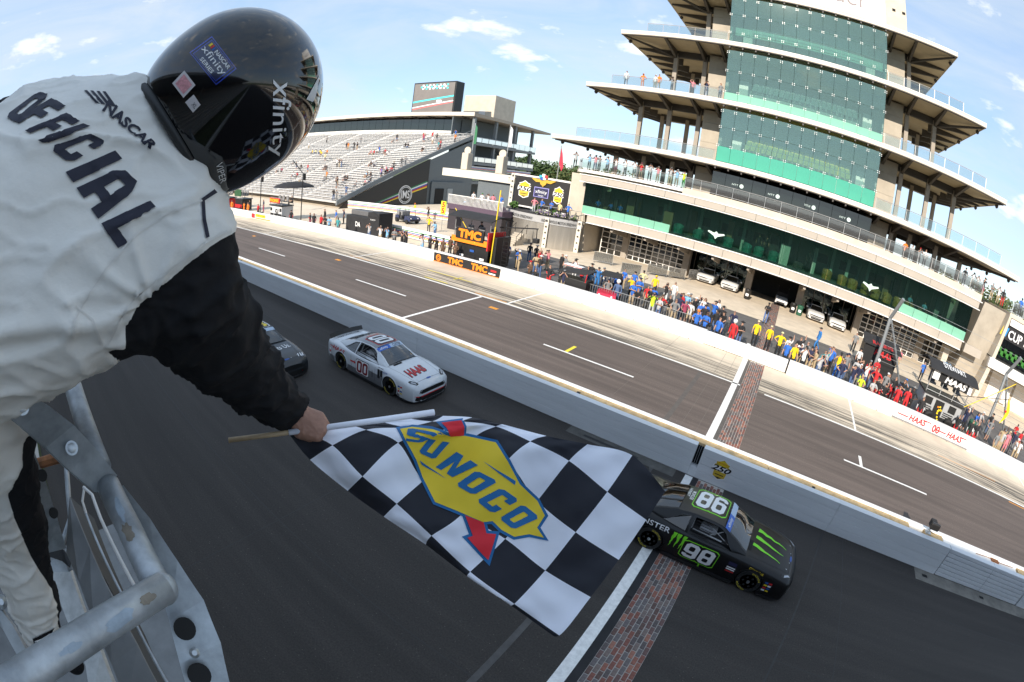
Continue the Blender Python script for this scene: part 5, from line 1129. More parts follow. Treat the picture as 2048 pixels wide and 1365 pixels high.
# ---- dark car behind
BODYG = M('charcoal_paint', (.016, .019, .023), rough=.35, var=.08, coat=.4)
c19, tr, side, top, front, roof = race_car('race_car', (-16.15, 8.33, 0), BODYG, BODYG, 'charcoal stock car with yellow roof number half hidden behind the sleeve')
fat(roof, '19' if False else '99', [(.10, .46), (-.66, .46), (-.66, -.30), (.10, -.30)], 'roof_number', YEL, WHT, BLK)
V_, F_ = text2d('He Gets Us.', .008); top((V_, F_), [(1.62, -.62), (1.58, .66), (1.28, .66), (1.32, -.62)], 'hood_lettering', WHT)
front(polys2d([[(.5 + .5 * math.cos(k * math.pi / 8), .5 + .5 * math.sin(k * math.pi / 8)) for k in range(16)]]), [(.5, .2), (.56, .2), (.56, .26), (.5, .26)], 'tow_hook', RED)
for s in (.58, .68, .78): top(polys2d([[(0, 0), (1, 0), (1, 1), (0, 1)]]), [(2.15, s - .02), (2.15, s + .02), (2.33, s - .03), (2.33, s - .06)], 'lamp_stripe', WHT, .011)
# ---- white convertibles under the tower
def camaro():
    t = empty('convertible_car'); W = M('white_car_paint', (.74, .74, .73), rough=.25, var=.02, coat=.6)
    b = car_body(CAMA, 36, (-1.40, 1.42), .37); b.parent = t; b.data.materials.clear(); b.data.materials.append(W); b.data.materials.append(CABIN)
    for p in b.data.polygons:
        c = p.center
        if -1.3 < c.x < .75 and abs(c.y) < .66 and p.normal.z > .7 and c.z > .8: p.material_index = 1
        if any(abs(c.x - a) < .372 and abs(c.z - .345) < .372 for a in (-1.40, 1.42)) and .68 < abs(c.y) < .93: p.material_index = 1
    ws = MB(); ws.tube([(.92, -.70, .95), (.28, -.58, 1.34), (.28, .58, 1.34), (.92, .70, .95)], .035, 6); ws.build('windscreen_frame', W, t)
    MB().add([(.90, -.68, .97), (.30, -.57, 1.32), (.30, .57, 1.32), (.90, .68, .97)], [(0, 1, 2, 3)]).build('windscreen', BLG, t)
    for y in (-.38, .38): MB().bbox(-.55, -.3, y - .25, y + .25, .7, 1.22, .06).build('car_seat', CABIN, t)
    for s in (-1, 1): MB().bbox(.55, .75, s * 1.04 - .11, s * 1.04 + .11, .96, 1.10, .04).build('wing_mirror', W, t)
    G = M('grille_print', (.01, .01, .01)); mb = MB()
    mb.add([(2.44, -.78 * 1.0, .60), (2.475, -.4, .585), (2.485, 0, .58), (2.475, .4, .585), (2.44, .78, .60), (2.42, .8, .68), (2.45, .4, .675), (2.46, 0, .67), (2.45, -.4, .675), (2.42, -.8, .68)], [tuple(range(10))]); mb.build('slot_grille', G, t)
    mb = MB(); mb.bbox(2.36, 2.47, -.55, .55, .27, .42, .03); mb.build('lower_grille', G, t)
    for s in (-1, 1): MB().bbox(2.28, 2.44, s * .86 - .03, s * .86 + .03, .30, .50, .02).build('fog_lamp', G, t)
    mb = MB(); mb.box(1.15, 1.35, -.2, .2, .965, .985); mb.build('hood_vent', G, t)
    for ax in (-1.40, 1.42):
        for s in (-1, 1): wheel_parts(t, ax, s, .35, .25, False)
    return t
cm0 = camaro()
for i, (x, y, lab) in enumerate([(-7.4, 51.4, 'leftmost white convertible parked under the tower, beside the mesh barriers'), (-4.75, 51.35, 'white convertible beside the black bin left of the dark entrance'), (4.8, 51.0, 'white convertible beside the green bin right of the dark entrance'), (7.3, 50.9, 'rightmost white convertible parked under the tower, beside the garage door')]):
    o = cm0 if i == 0 else copy_tree(cm0); o.location = (x, y, 0); o.rotation_euler = (0, 0, R_(-90 + random.uniform(-2, 2))); tag(o, lab, 'car', 'white convertibles under the tower')
# ================================================================ flag man, flag and flag stand
from mathutils import noise
def proj(p):
    d = Vector(p) - CAM; c = [sum(CR[k][i] * d[i] for i in range(3)) for k in range(3)]
    r = math.hypot(c[0], c[1]) + 1e-12; t = math.atan2(r, -c[2]); q = LF * (t + LK * t ** 3); return LCX + q * c[0] / r, LCY - q * c[1] / r
def ball(u, v, dist, r): return (at(u, v, dist + r), r)      # sphere whose near side is at dist
def hull(balls, seg=14):
    bm = bmesh.new()
    for c, r in balls:
        m_ = bmesh.ops.create_uvsphere(bm, u_segments=seg, v_segments=seg - 4, radius=r)
        for p in m_['verts']: p.co += c
    res = bmesh.ops.convex_hull(bm, input=bm.verts[:])
    bmesh.ops.delete(bm, geom=list({g for g in res['geom_interior'] + res['geom_unused'] if isinstance(g, bmesh.types.BMVert)}), context='VERTS')
    return bm
def capsule(a, b): return hull([a, b], 12)
def fuse(bms, voxel, smooth, name, mats, parent=None):
    mb = MB()
    for b_ in bms: mb.bm(b_)
    o = mb.build(name, mats)
    md = o.modifiers.new('r', 'REMESH'); md.mode = 'VOXEL'; md.voxel_size = voxel
    ms_ = o.modifiers.new('s', 'SMOOTH'); ms_.factor = .5; ms_.iterations = smooth
    dg = bpy.context.evaluated_depsgraph_get(); me = bpy.data.meshes.new_from_object(o.evaluated_get(dg)); o.modifiers.clear(); o.data = me; me.name = name
    me.polygons.foreach_set('use_smooth', [True] * len(me.polygons))
    if parent: o.parent = parent; o.matrix_parent_inverse = parent.matrix_world.inverted()
    return o
def inpoly(u, v, P):
    c = False; n_ = len(P)
    for i in range(n_):
        (x1, y1), (x2, y2) = P[i], P[(i + 1) % n_]
        if (y1 > v) != (y2 > v) and u < (x2 - x1) * (v - y1) / (y2 - y1) + x1: c = not c
    return c
SUITW = M('cream_suit_cloth', (.60, .585, .54), rough=.85, var=.07, scale=5, bump=.25, bscale=55); SUITK = M('black_suit_cloth', (.007, .007, .0085), rough=.8, var=.2, scale=6, bump=.3, bscale=50, spec=.25); SKIN = M('skin', (.36, .185, .125), rough=.5, var=.14, scale=28, bump=.25, bscale=90)
fm = empty('person', at(-120, 1000, 1.3)); fm.location.z = 6.45; tag(fm, 'flag man in cream racing suit and black helmet leaning over the track with the flag', 'person')
bpy.context.view_layer.update()
Ls, Rs, Ub, Nk, Mb, Rl, Lb, Fl, Hp = ball(88, 275, .90, .10), ball(352, 505, .705, .10), ball(240, 325, .745, .14), ball(322, 262, .775, .085), ball(60, 440, .70, .16), ball(255, 575, .70, .098), ball(-120, 545, .72, .17), ball(70, 610, .70, .105), ball(-160, 690, .74, .16)
Ch = ball(300, 430, .80, .14)
torso = hull([Ls, Rs, Ub, Mb, Rl, Lb, Fl, Hp, Ch])
Sh, Um, El, El2, Wr = ball(358, 585, .72, .100), ball(412, 652, .82, .094), ball(456, 704, .93, .084), ball(505, 758, 1.03, .070), ball(577, 823, 1.19, .050)
legs = [capsule(Hp, (at(-30, 880, 1.05), .115)), capsule((at(-30, 880, 1.05), .115), (at(30, 1060, 1.28), .088)), capsule((at(30, 1060, 1.28), .088), (at(95, 1290, 1.62), .062)), capsule((at(-240, 900, 1.1), .11), (at(-180, 1200, 1.5), .08))]
suit = fuse([torso, capsule(Rs, Sh), capsule(Sh, Um), capsule(Um, El), capsule(El, El2), capsule(El2, Wr), capsule(Ls, (at(-60, 330, 1.05), .09)), capsule(Ub, Nk)] + legs, .0065, 9, 'racing_suit', [SUITW, SUITK], fm)
# cloth folds: real relief, deeper across the arm bend; the cream cloth ends in a hem over the black sleeve
BLKREG = [(470, 462), (430, 486), (352, 545), (276, 606), (250, 650), (246, 684), (215, 700), (300, 760), (520, 900), (720, 900), (640, 700), (520, 480)]
LEGBLK = [(45, 880), (40, 930), (15, 990), (25, 1030), (38, 1060), (60, 1110), (100, 1180), (110, 1240), (135, 1290), (190, 1300), (190, 860), (120, 800)]
LSLV = [(64, 178), (30, 196), (0, 214), (-200, 330), (-300, 100), (60, 60)]
def sdist(u, v, P):
    m = 1e9
    for i in range(len(P)):
        (x1, y1), (x2, y2) = P[i], P[(i + 1) % len(P)]; L2 = (x2 - x1) ** 2 + (y2 - y1) ** 2; t_ = max(0, min(1, ((u - x1) * (x2 - x1) + (v - y1) * (y2 - y1)) / L2)); m = min(m, math.hypot(u - x1 - t_ * (x2 - x1), v - y1 - t_ * (y2 - y1)))
    return m if inpoly(u, v, P) else -m
me = suit.data; nr = [v.normal.copy() for v in me.vertices]; sdv = []
for v, n_ in zip(me.vertices, nr):
    u, w_ = proj(v.co); p = v.co
    sd_ = max(sdist(u, w_, BLKREG), sdist(u, w_, LEGBLK), sdist(u, w_, LSLV)); sdv.append(sd_)
    d = noise.fractal(p * 9, 1.0, 2.0, 3) * .004
    # pulls radiating from the armpit and soft creases across the back
    ax_, ay_ = u - 300, w_ - 600; rr_ = math.hypot(ax_, ay_) + 1; ang = math.atan2(ay_, ax_)
    d += .010 * math.exp(-rr_ / 190) * max(0, math.sin(ang * 9 + 3 * noise.noise(p * 7))) ** 2 * (1 if sd_ < 0 else .5)
    r1_ = 1 - abs(noise.noise(Vector((p.x * 5 + p.z * 9, p.y * 5 - p.x * 4, p.z * 8)))); d += r1_ ** 12 * .010
    r2_ = 1 - abs(noise.noise(Vector((p.x * 17, p.y * 15 + p.z * 9, p.z * 21 - p.x * 8)))); d += r2_ ** 9 * .0045
    if w_ > 560 and u < 240: d += .008 * max(0, math.sin((w_ * .9 + u * .25) * .042 + 2.5 * noise.noise(p * 5))) ** 3
    if 240 < u < 620 and w_ > 480:
        k = (u - 330) * .78 + (w_ - 560) * .62; f = math.sin(k * .075 + 2.2 * noise.noise(p * 8)); d += (max(0, f) ** 2) * .007 * min(1, max(0, (k + 60) / 120))
    if sd_ < 0: d += .0045 * min(1, -sd_ / 4)
    v.co = v.co + n_ * d
at_ = me.attributes.new('black_cloth', 'FLOAT', 'POINT'); at_.data.foreach_set('value', sdv)
def two_cloth():
    m = bpy.data.materials.new('cream_and_black_cloth'); m.use_nodes = True; nt = m.node_tree; n, l = nt.nodes, nt.links; b = n['Principled BSDF']; b.inputs['Roughness'].default_value = .85; b.inputs['Specular IOR Level'].default_value = .3
    a = n.new('ShaderNodeAttribute'); a.attribute_name = 'black_cloth'; r = n.new('ShaderNodeMapRange'); r.inputs[1].default_value = -.6; r.inputs[2].default_value = .6; l.new(a.outputs['Fac'], r.inputs[0])
    t = n.new('ShaderNodeTexCoord'); no = n.new('ShaderNodeTexNoise'); no.inputs['Scale'].default_value = 5; no.inputs['Detail'].default_value = 6; l.new(t.outputs['Object'], no.inputs['Vector'])
    c = n.new('ShaderNodeValToRGB'); c.color_ramp.elements[0].position = .3; c.color_ramp.elements[1].position = .7; c.color_ramp.elements[0].color = (.68, .66, .61, 1); c.color_ramp.elements[1].color = (.78, .765, .72, 1); l.new(no.outputs[0], c.inputs[0])
    x = n.new('ShaderNodeMix'); x.data_type = 'RGBA'; x.inputs[7].default_value = (.007, .007, .0085, 1); l.new(r.outputs[0], x.inputs[0]); l.new(c.outputs[0], x.inputs[6]); l.new(x.outputs[2], b.inputs['Base Color'])
    n2_ = n.new('ShaderNodeTexNoise'); n2_.inputs['Scale'].default_value = 38; n2_.inputs['Detail'].default_value = 5; l.new(t.outputs['Object'], n2_.inputs['Vector'])
    n3_ = n.new('ShaderNodeTexNoise'); n3_.inputs['Scale'].default_value = 900; l.new(t.outputs['Object'], n3_.inputs['Vector'])
    ad = n.new('ShaderNodeMath'); ad.operation = 'MULTIPLY_ADD'; ad.inputs[1].default_value = .12; l.new(n3_.outputs[0], ad.inputs[0]); l.new(n2_.outputs[0], ad.inputs[2])
    bp = n.new('ShaderNodeBump'); bp.inputs['Strength'].default_value = .35; bp.inputs['Distance'].default_value = .006; l.new(ad.outputs[0], bp.inputs['Height']); l.new(bp.outputs[0], b.inputs['Normal']); return m
me.materials.clear(); me.materials.append(two_cloth())
tb = bvh_of(suit); NAVY = M('navy_letter_cloth', (.012, .013, .028), rough=.7, var=.1, scale=30)
c1 = lambda q: (q[0] / 2.9257, q[1] / 2.9257)
for ch, q in [('O', [(30, 688), (97, 728), (293, 561), (224, 542)]), ('F', [(80, 712), (172, 762), (386, 627), (303, 582)]), ('F', [(145, 770), (243, 824), (469, 716), (388, 669)]), ('I', [(222, 822), (262, 842), (527, 746), (486, 730)]), ('C', [(288, 868), (407, 963), (631, 833), (528, 779)]), ('I', [(383, 1013), (428, 1072), (714, 934), (673, 886)]), ('A', [(446, 1105), (574, 1287), (824, 1087), (710, 983)]), ('L', [(592, 1315), (690, 1454), (978, 1300), (878, 1178)])]:
    polys = block(ch, .34, .2) if ch != 'I' else [[(0, 0), (1, 0), (1, 1), (0, 1)]]
    V, F = polys2d(polys); w = warp([(*c1(p), 0) for p in q]); V = [tuple(w(*p)[:2]) for p in V]; V, F = dice(V, F, 4.5); print_px(V, F, tb, .0026, 'back_letter', NAVY, suit)
text_px('NASCAR', [c1(p) for p in [(592, 650), (880, 874), (932, 868), (640, 580)]], tb, .0024, 'shoulder_lettering', NAVY, suit, bold=.035, shear=-.1, step=5)
for k in range(4):
    o_ = 36 * k; V, F = polys2d([[c1((492 + o_, 533 + 8 * k * .3)), c1((510 + o_, 534 + 8 * k * .3)), c1((585 + o_ * .9, 612 + 6 * k)), c1((560 + o_ * .9, 606 + 6 * k))]]); V, F = dice(V, F, 8); print_px(V, F, tb, .0015, 'shoulder_bar', NAVY, suit)
V, F = polys2d([[(427, 380), (433, 386), (408, 402), (411, 440), (418, 474), (411, 478), (404, 440), (401, 398)]]); V, F = dice(V, F, 9); print_px(V, F, tb, .002, 'piping', NAVY, suit)
SEAM = M('seam_thread', (.66, .64, .60), rough=.9, var=0)
def seam(pts, wd=1.6):
    L = [(x, y) for x, y in pts]; V = []
    for i, (x, y) in enumerate(L):
        a, b_ = L[max(0, i - 1)], L[min(len(L) - 1, i + 1)]; dx, dy = b_[0] - a[0], b_[1] - a[1]; q = math.hypot(dx, dy); V += [(x - dy / q * wd, y + dx / q * wd), (x + dy / q * wd, y - dx / q * wd)]
    F = [(2 * i, 2 * i + 1, 2 * i + 3, 2 * i + 2) for i in range(len(L) - 1)]; V, F = dice(V, F, 10); print_px(V, F, tb, .0028, 'seam', SEAM, suit)
seam([(402, 402), (340, 425), (270, 470), (210, 540), (165, 610), (150, 640), (146, 675)]); seam([(452, 462), (415, 482), (345, 535), (266, 598), (240, 640), (215, 690)]); seam([(150, 612), (185, 640), (205, 690)])
# helmet
HC = at(470, 192, .885)
Uax = (at(553, 141, .905) - HC).normalized(); Vd = (HC - CAM).normalized()
Fx = (Vd * .75 + (at(560, 330, .885) - HC).normalized() * .65); Fx = (Fx - Uax * Fx.dot(Uax)).normalized(); Sx = Uax.cross(Fx)
def hp(sx, fy, uz): return HC + Sx * sx + Fx * fy + Uax * uz
HBLK = M('gloss_black_shell', (.004, .004, .005), rough=.07, var=0, coat=.6, spec=.45); HRUB = M('rubber_trim', (.016, .017, .018), rough=.55, var=.1); PAD = M('dark_padding', (.004, .004, .004), rough=.95, var=.2, bump=.3)
he = empty('helmet', (0, 0, 0), parent=fm); he.matrix_parent_inverse = fm.matrix_world.inverted(); bpy.context.view_layer.update()
mb = MB(); NU, NV = 64, 36; rim_i = []; vs = []
PH0 = -.92
for j in range(NV + 1):
    ph = PH0 + (math.pi / 2 - PH0) * j / NV
    for i in range(NU):
        a = 2 * math.pi * i / NU; cu, su = math.cos(ph), math.sin(ph); cu = cu if ph > 0 else cu ** .55; x, y = math.cos(a) * cu, math.sin(a) * cu
        fy = .165 if y < 0 else .170; drop = (.035 * (y > 0) * y ** 2 * (su < 0))
        taper = 1 - .02 * max(0, -su)
        vs.append(hp(x * .151 * taper, y * fy * taper, su * .158 - drop))
mb.add(vs, [(j * NU + i, j * NU + (i + 1) % NU, (j + 1) * NU + (i + 1) % NU, (j + 1) * NU + i) for j in range(NV) for i in range(NU)])
shell = mb.build('helmet_shell', HBLK, he, smooth=True)
rimp = [vs[i] for i in range(NU)] + [vs[0]]
MB().tube([p + Uax * -.002 for p in rimp], .0075, 8, cap=False).build('rim_trim', HRUB, he, smooth=True)
pd = MB(); rin = [(HC + (p - HC) * .86 - Uax * .012) for p in rimp]; rin2 = [(HC + (p - HC) * .80 - Uax * .045) for p in rimp]
for A_, B_ in ((rimp, rin), (rin, rin2)):
    k = len(A_); pd.add(A_ + B_, [(i, i + 1, k + i + 1, k + i) for i in range(k - 1)])
pd.build('neck_padding', PAD, he, smooth=True)
ridge = MB(); rp = []
for k in range(13):     # raised vent ridge over the crown
    a = R_(200 + 8 * k); rp.append(k)
th = bvh_of(shell)
text_px('xfinity', [c1(p) for p in [(1556, 460), (1572, 935), (1655, 905), (1722, 492)]], th, .0012, 'helmet_lettering', WHT, shell, bold=.004, step=8)
S1 = [c1(p) for p in [(1110, 310), (1265, 500), (1385, 405), (1240, 215)]]
def px_quad(q, name, mat, off, step=8, bv=None, par=None):
    w = warp([(*p, 0) for p in q]); V, F = polys2d([[tuple(w(*p)[:2]) for p in ((0, 0), (1, 0), (1, 1), (0, 1))]]); V, F = dice(V, F, step); return print_px(V, F, bv or th, off, name, mat, par or shell)
def shrink(q, s):
    cx_, cy_ = sum(p[0] for p in q) / 4, sum(p[1] for p in q) / 4; return [((p[0] - cx_) * s + cx_, (p[1] - cy_) * s + cy_) for p in q]
px_quad(S1, 'sticker', M('sticker_blue', (.03, .06, .42), rough=.15, var=0, coat=.8), .0008); px_quad(shrink(S1, .94), 'sticker_field', HBLK, .0011); px_quad(shrink(S1, .86), 'sticker_rule', M('sticker_blue', (.03, .06, .42)), .0013); px_quad(shrink(S1, .82), 'sticker_field', M('sticker_navy', (.015, .02, .06), rough=.12, var=0, coat=.8), .0015)
sw = warp([(*p, 0) for p in S1]); sub = lambda x0, y0, x1, y1: [tuple(sw(*p)[:2]) for p in ((x0, y0), (x1, y0), (x1, y1), (x0, y1))]
text_px('xfinity', sub(.10, .32, .92, .66), th, .002, 'sticker_text', WHT, shell, step=8); text_px('NASCAR', sub(.36, .70, .88, .86), th, .002, 'sticker_text', WHT, shell, bold=.015, step=8); text_px('SERIES', sub(.28, .12, .72, .28), th, .002, 'sticker_text', WHT, shell, bold=.01, step=8)
for k, m_ in enumerate((YEL, RED, BLUE)): px_quad(sub(.14 + .06 * k, .70, .19 + .06 * k, .86), 'sticker_bar', m_, .002)
PK = M('pink_print', (.62, .28, .30), var=.3, scale=200)
px_quad([c1(p) for p in [(1010, 490), (1075, 575), (1145, 500), (1080, 415)]], 'label_sticker', M('label_white', (.60, .56, .56), rough=.5, var=.05), .0010); px_quad(shrink([c1(p) for p in [(1010, 490), (1075, 575), (1145, 500), (1080, 415)]], .72), 'label_print', PK, .0014)
px_quad([c1(p) for p in [(1085, 600), (1130, 660), (1175, 615), (1135, 555)]], 'label_sticker', M('label_white', (.60, .56, .56)), .0010); text_px('XL', [c1(p) for p in [(1120, 615), (1140, 640), (1155, 622), (1138, 598)]], th, .0014, 'label_text', BLK, shell)
V, F = polys2d([[c1(p) for p in [(1868, 440), (1860, 490), (1845, 565), (1828, 598), (1790, 582), (1832, 505)]]]); V, F = dice(V, F, 8); print_px(V, F, th, .001, 'visor_edge_panel', M('visor_white', (.6, .62, .64), rough=.2, var=0), shell)
text_px('VIPER', [c1(p) for p in [(1262, 960), (1290, 1075), (1325, 1060), (1300, 945)]], th, .0012, 'helmet_lettering', WHT, shell, step=6)
# hand on the pole
hand_b = []
K = lambda u, v, d, r: (at(u, v, d), r)
wr = K(586, 832, 1.235, .030); pc = K(612, 848, 1.235, .031); kn = [K(640, 833, 1.232, .0128), K(647, 847, 1.224, .0135), K(644, 862, 1.216, .0130), K(634, 875, 1.216, .0118)]
hand_b.append(hull([wr, (at(603, 832, 1.235), .030), (at(607, 858, 1.235), .026)])); hand_b.append(hull([(at(603, 832, 1.235), .027), (at(606, 862, 1.23), .024)] + kn))
for k, (c_, r_) in enumerate(kn):
    m1 = K(652 - 4 * k, 850 + 9 * k, 1.262, .0108 - .0006 * k); m2 = K(637 - 5 * k, 858 + 9 * k, 1.285, .0100 - .0006 * k); m3 = K(616 - 4 * k, 862 + 7 * k, 1.272, .0092 - .0006 * k)
    hand_b += [capsule((c_, r_), m1), capsule(m1, m2), capsule(m2, m3)]
t0, t1, t2 = K(598, 866, 1.245, .0155), K(622, 876, 1.262, .0125), K(641, 866, 1.275, .0105)
hand_b += [capsule(t0, t1), capsule(t1, t2)]
fuse(hand_b, .0024, 2, 'hand', SKIN, fm)
MB().tube([at(566, 812, 1.225), at(588, 834, 1.232)], [.052, .049], 20).build('sleeve_cuff', SUITK, fm, smooth=True)
# shoe at the foot of the visible leg
sh_ = fuse([hull([(at(85, 1262, 1.60), .062), (at(118, 1300, 1.66), .045)]), hull([(at(118, 1300, 1.66), .045), (at(150, 1330, 1.70), .035)])], .008, 4, 'shoe', SUITK, fm)
px_quad([(72, 1300), (112, 1278), (108, 1255), (66, 1277)], 'shoe_strap', SUITK, .004, bv=bvh_of(suit), par=suit); px_quad([(74, 1293), (104, 1276), (101, 1265), (70, 1281)], 'shoe_strap_patch', WHT, .006, bv=bvh_of(suit), par=suit)

# ---- flag pole and flag
WOOD = M('flag_pole_wood', (.36, .26, .15), rough=.6, var=.2, scale=10, stretch=(1, 1, 1)); CLW = M('flag_white_cloth', (.84, .855, .93), rough=.75, var=.03, scale=4); CLK = M('flag_black_cloth', (.011, .012, .020), rough=.7, var=.08, scale=5)
fl = empty('checkered_flag', at(620, 852, 1.25)); tag(fl, 'checkered flag with yellow and blue diamond logo on a wooden pole', 'flag'); bpy.context.view_layer.update()
def keep(o): o.matrix_parent_inverse = fl.matrix_world.inverted(); return o
pa, pb = at(457, 881, 1.225), at(868, 825, 1.275)
keep(MB().tube([pa, pa.lerp(pb, .31)], .0066, 10).build('pole', WOOD, fl, smooth=True)); keep(MB().tube([pa.lerp(pb, .29), pb], [.0075, .0085], 12).build('pole_sleeve', CLW, fl, smooth=True)); keep(MB().tube([pb, at(869.5, 825, 1.275)], .0075, 10).build('pole_tip', WOOD, fl))
c6 = lambda x, y: (560 + x / 2.4976, 800 + y / 2.4976)
# lattice of the printed squares: rows b = 0 (folded hem) .. 5, columns a = -1 (pole) .. 6 ; (x, y in the zoomed view, extra depth in mm)
G = {0: [(45, 172, 20), (150, 300, 28), (338, 455, 30), (518, 584, 28), (728, 724, 24), (940, 884, 20), (1150, 1006, 14), (1330, 1135, 12)],
     1: [(120, 168, 6), (262, 228, 0), (412, 383, -14), (583, 520, 8), (757, 680, -10), (950, 860, 6), (1170, 1020, -8), (1395, 1178, 0)],
     2: [(350, 126, 10), (430, 150, 4), (590, 215, -16), (715, 405, 14), (910, 570, -14), (1125, 695, 10), (1325, 853, -12), (1552, 986, 8)],
     3: [(512, 112, 14), (625, 137, 10), (790, 160, -10), (965, 190, 18), (1135, 303, -14), (1285, 505, 14), (1477, 662, -16), (1692, 800, 12)],
     4: [(650, 95, 18), (760, 108, 16), (905, 108, -4), (1078, 133, 20), (1250, 208, -10), (1443, 305, 16), (1635, 460, -14), (1830, 600, 12)],
     5: [(775, 74, 20), (815, 80, 20), (960, 88, 4), (1110, 122, 24), (1330, 180, 0), (1535, 222, 20), (1760, 278, -6), (1925, 458, 16)]}
def cat(p0, p1, p2, p3, t): return tuple(.5 * (2 * b + (c - a) * t + (2 * a - 5 * b + 4 * c - d) * t * t + (3 * b - a - 3 * c + d) * t ** 3) for a, b, c, d in zip(p0, p1, p2, p3))
def ctl(a, b): a = max(0, min(7, a)); b = max(0, min(5, b)); return G[b][a]
def flag_px(s, t):        # s 0..7, t 0..5
    i, j = min(6, int(s)), min(4, int(t)); fs, ft = s - i, t - j
    rows = [cat(*[ctl(i + k, j + m_) for k in (-1, 0, 1, 2)], fs) for m_ in (-1, 0, 1, 2)]
    return cat(*rows, ft)
def flag_pt(s, t):
    x, y, dz = flag_px(s, t); u, v = c6(x, y); w_ = 0.006 * math.sin(s * 3.1 + t * 1.3) * min(1, s / 2) + 0.003 * math.sin(s * 7.7 - t * 4.1) + .0035 * noise.noise(Vector((s * 1.1, t * 2.6, 3.3))) + .002 * noise.noise(Vector((s * 3.1 + t, t * 4.1, 7)))
    return at(u, v, 1.245 + .022 * (t - 1) * (7 - s) / 7 + dz * .0016 + w_)
n_ = 12; mb = MB(); idx = {}
for i in range(7 * n_ + 1):
    for j in range(5 * n_ + 1): idx[i, j] = len(mb.v); mb.v.append(tuple(flag_pt(i / n_, j / n_)))
for i in range(7 * n_):
    for j in range(5 * n_):
        a, b_ = i // n_, j // n_; mb.f.append((idx[i, j], idx[i + 1, j], idx[i + 1, j + 1], idx[i, j + 1])); mb.m.append((a + b_ + (0)) % 2)
cl = keep(mb.build('flag_cloth', [CLK, CLW], fl, smooth=True)); fb_ = bvh_of(cl)
FY = M('flag_yellow', (.85, .62, .03), rough=.7, var=.04, scale=6); FB = M('flag_blue', (.01, .14, .36), rough=.7, var=.06, scale=6); FR = M('flag_red_print', (.75, .02, .035), rough=.7, var=.05)
def fprint(polys, name, mat, off):
    V, F = polys2d([[c6(*p) for p in q] if not isinstance(q, tuple) else ([c6(*p) for p in q[0]], [[c6(*p) for p in h] for h in q[1]]) for q in polys]); V, F = dice(V, F, 5); keep_ = print_px(V, F, fb_, off, name, mat, fl); return keep_
def fat_poly(q, d):
    cx_, cy_ = sum(p[0] for p in q) / len(q), sum(p[1] for p in q) / len(q); A = sum(q[i][0] * q[(i + 1) % len(q)][1] - q[(i + 1) % len(q)][0] * q[i][1] for i in range(len(q))); sg = 1 if A > 0 else -1; out = []
    for i in range(len(q)):
        a, b_, c_ = Vector(q[i - 1]), Vector(q[i]), Vector(q[(i + 1) % len(q)]); e1 = (b_ - a).normalized(); e2 = (c_ - b_).normalized(); n1 = Vector((e1.y, -e1.x)) * sg; n2 = Vector((e2.y, -e2.x)) * sg; m_ = n1 + n2; k = m_.length_squared; out.append(tuple(b_ + m_ * (d * 2 / max(k, .7))))
    return out
ARW = [(808, 120), (905, 108), (918, 135), (915, 178), (850, 180), (830, 140)]
ARW2 = [(925, 578), (1015, 610), (1030, 668), (1078, 672), (1040, 802), (935, 690), (962, 680)]
DIA = [(600, 150), (660, 140), (760, 150), (850, 180), (925, 180), (1080, 215), (1140, 310), (1195, 420), (1285, 505), (1325, 580), (1285, 640), (1320, 690), (1245, 672), (1170, 685), (1105, 650), (1060, 605), (1015, 610), (905, 565), (775, 512), (710, 385), (680, 300)]
fprint([fat_poly(ARW, 13)], 'logo_arrow_edge', FB, .0012); fprint([fat_poly(ARW2, 15)], 'logo_arrow_edge', FB, .0012)
fprint([fat_poly(DIA, 14)], 'logo_edge', FB, .0018); fprint([DIA], 'logo_field', FY, .0028); fprint([ARW], 'logo_arrow', FR, .0038); fprint([ARW2], 'logo_arrow', FR, .0038)
fprint([[(695, 300), (835, 400), (705, 322)]], 'logo_rule', FB, .0042); fprint([[(1018, 310), (1170, 425), (1175, 405)]], 'logo_rule', FB, .0042)
for ch, q in [('S', [(628, 205), (702, 212), (785, 172), (640, 146)]), ('U', [(690, 262), (768, 296), (845, 212), (742, 190)]), ('N', [(775, 335), (865, 390), (992, 330), (880, 258)]), ('O', [(880, 428), (968, 478), (1090, 408), (985, 355)]), ('C', [(982, 505), (1058, 566), (1192, 500), (1105, 440)]), ('O', [(1092, 590), (1165, 650), (1300, 592), (1210, 520)])]:
    V, F = polys2d(block(ch, .34, .16)); w = warp([(*c6(*p), 0) for p in q]); V = [tuple(w(*p)[:2]) for p in V]; V, F = dice(V, F, 5); print_px(V, F, fb_, .0044, 'logo_letter', FB, fl)

# ---- galvanized flag stand
PIPE = M('galvanized_pipe', (.40, .43, .455), rough=.5, metal=.45, var=.38, scale=11, bump=.08, bscale=30); GALV = M('galvanized_plate', (.36, .39, .41), rough=.45, metal=.6, var=.25, scale=18, bump=.06); ALU = M('dull_sheet_metal', (.17, .175, .175), rough=.5, metal=.5, var=.2, scale=6); TREADM = M('tread_plate', (.42, .43, .42), rough=.5, metal=.4, var=.15, scale=30)
st = empty('flag_stand', at(150, 1100, 1.6)); st.location.z = 5.9; tag(st, 'galvanized steel flag stand with pipe rail and perforated plates', 'flag stand'); bpy.context.view_layer.update()
def sk(o): o.matrix_parent_inverse = st.matrix_world.inverted(); return o
c3_ = lambda x, y: (x / 2.3333, 780 + y / 2.3333)
def A3(x, y, d): return at(*c3_(x, y), d)
sk(MB().tube([A3(270, -260, 1.45), A3(345, 0, 1.22), A3(470, 360, 1.0)], .0245, 20).build('rail_pipe', PIPE, st, smooth=True))
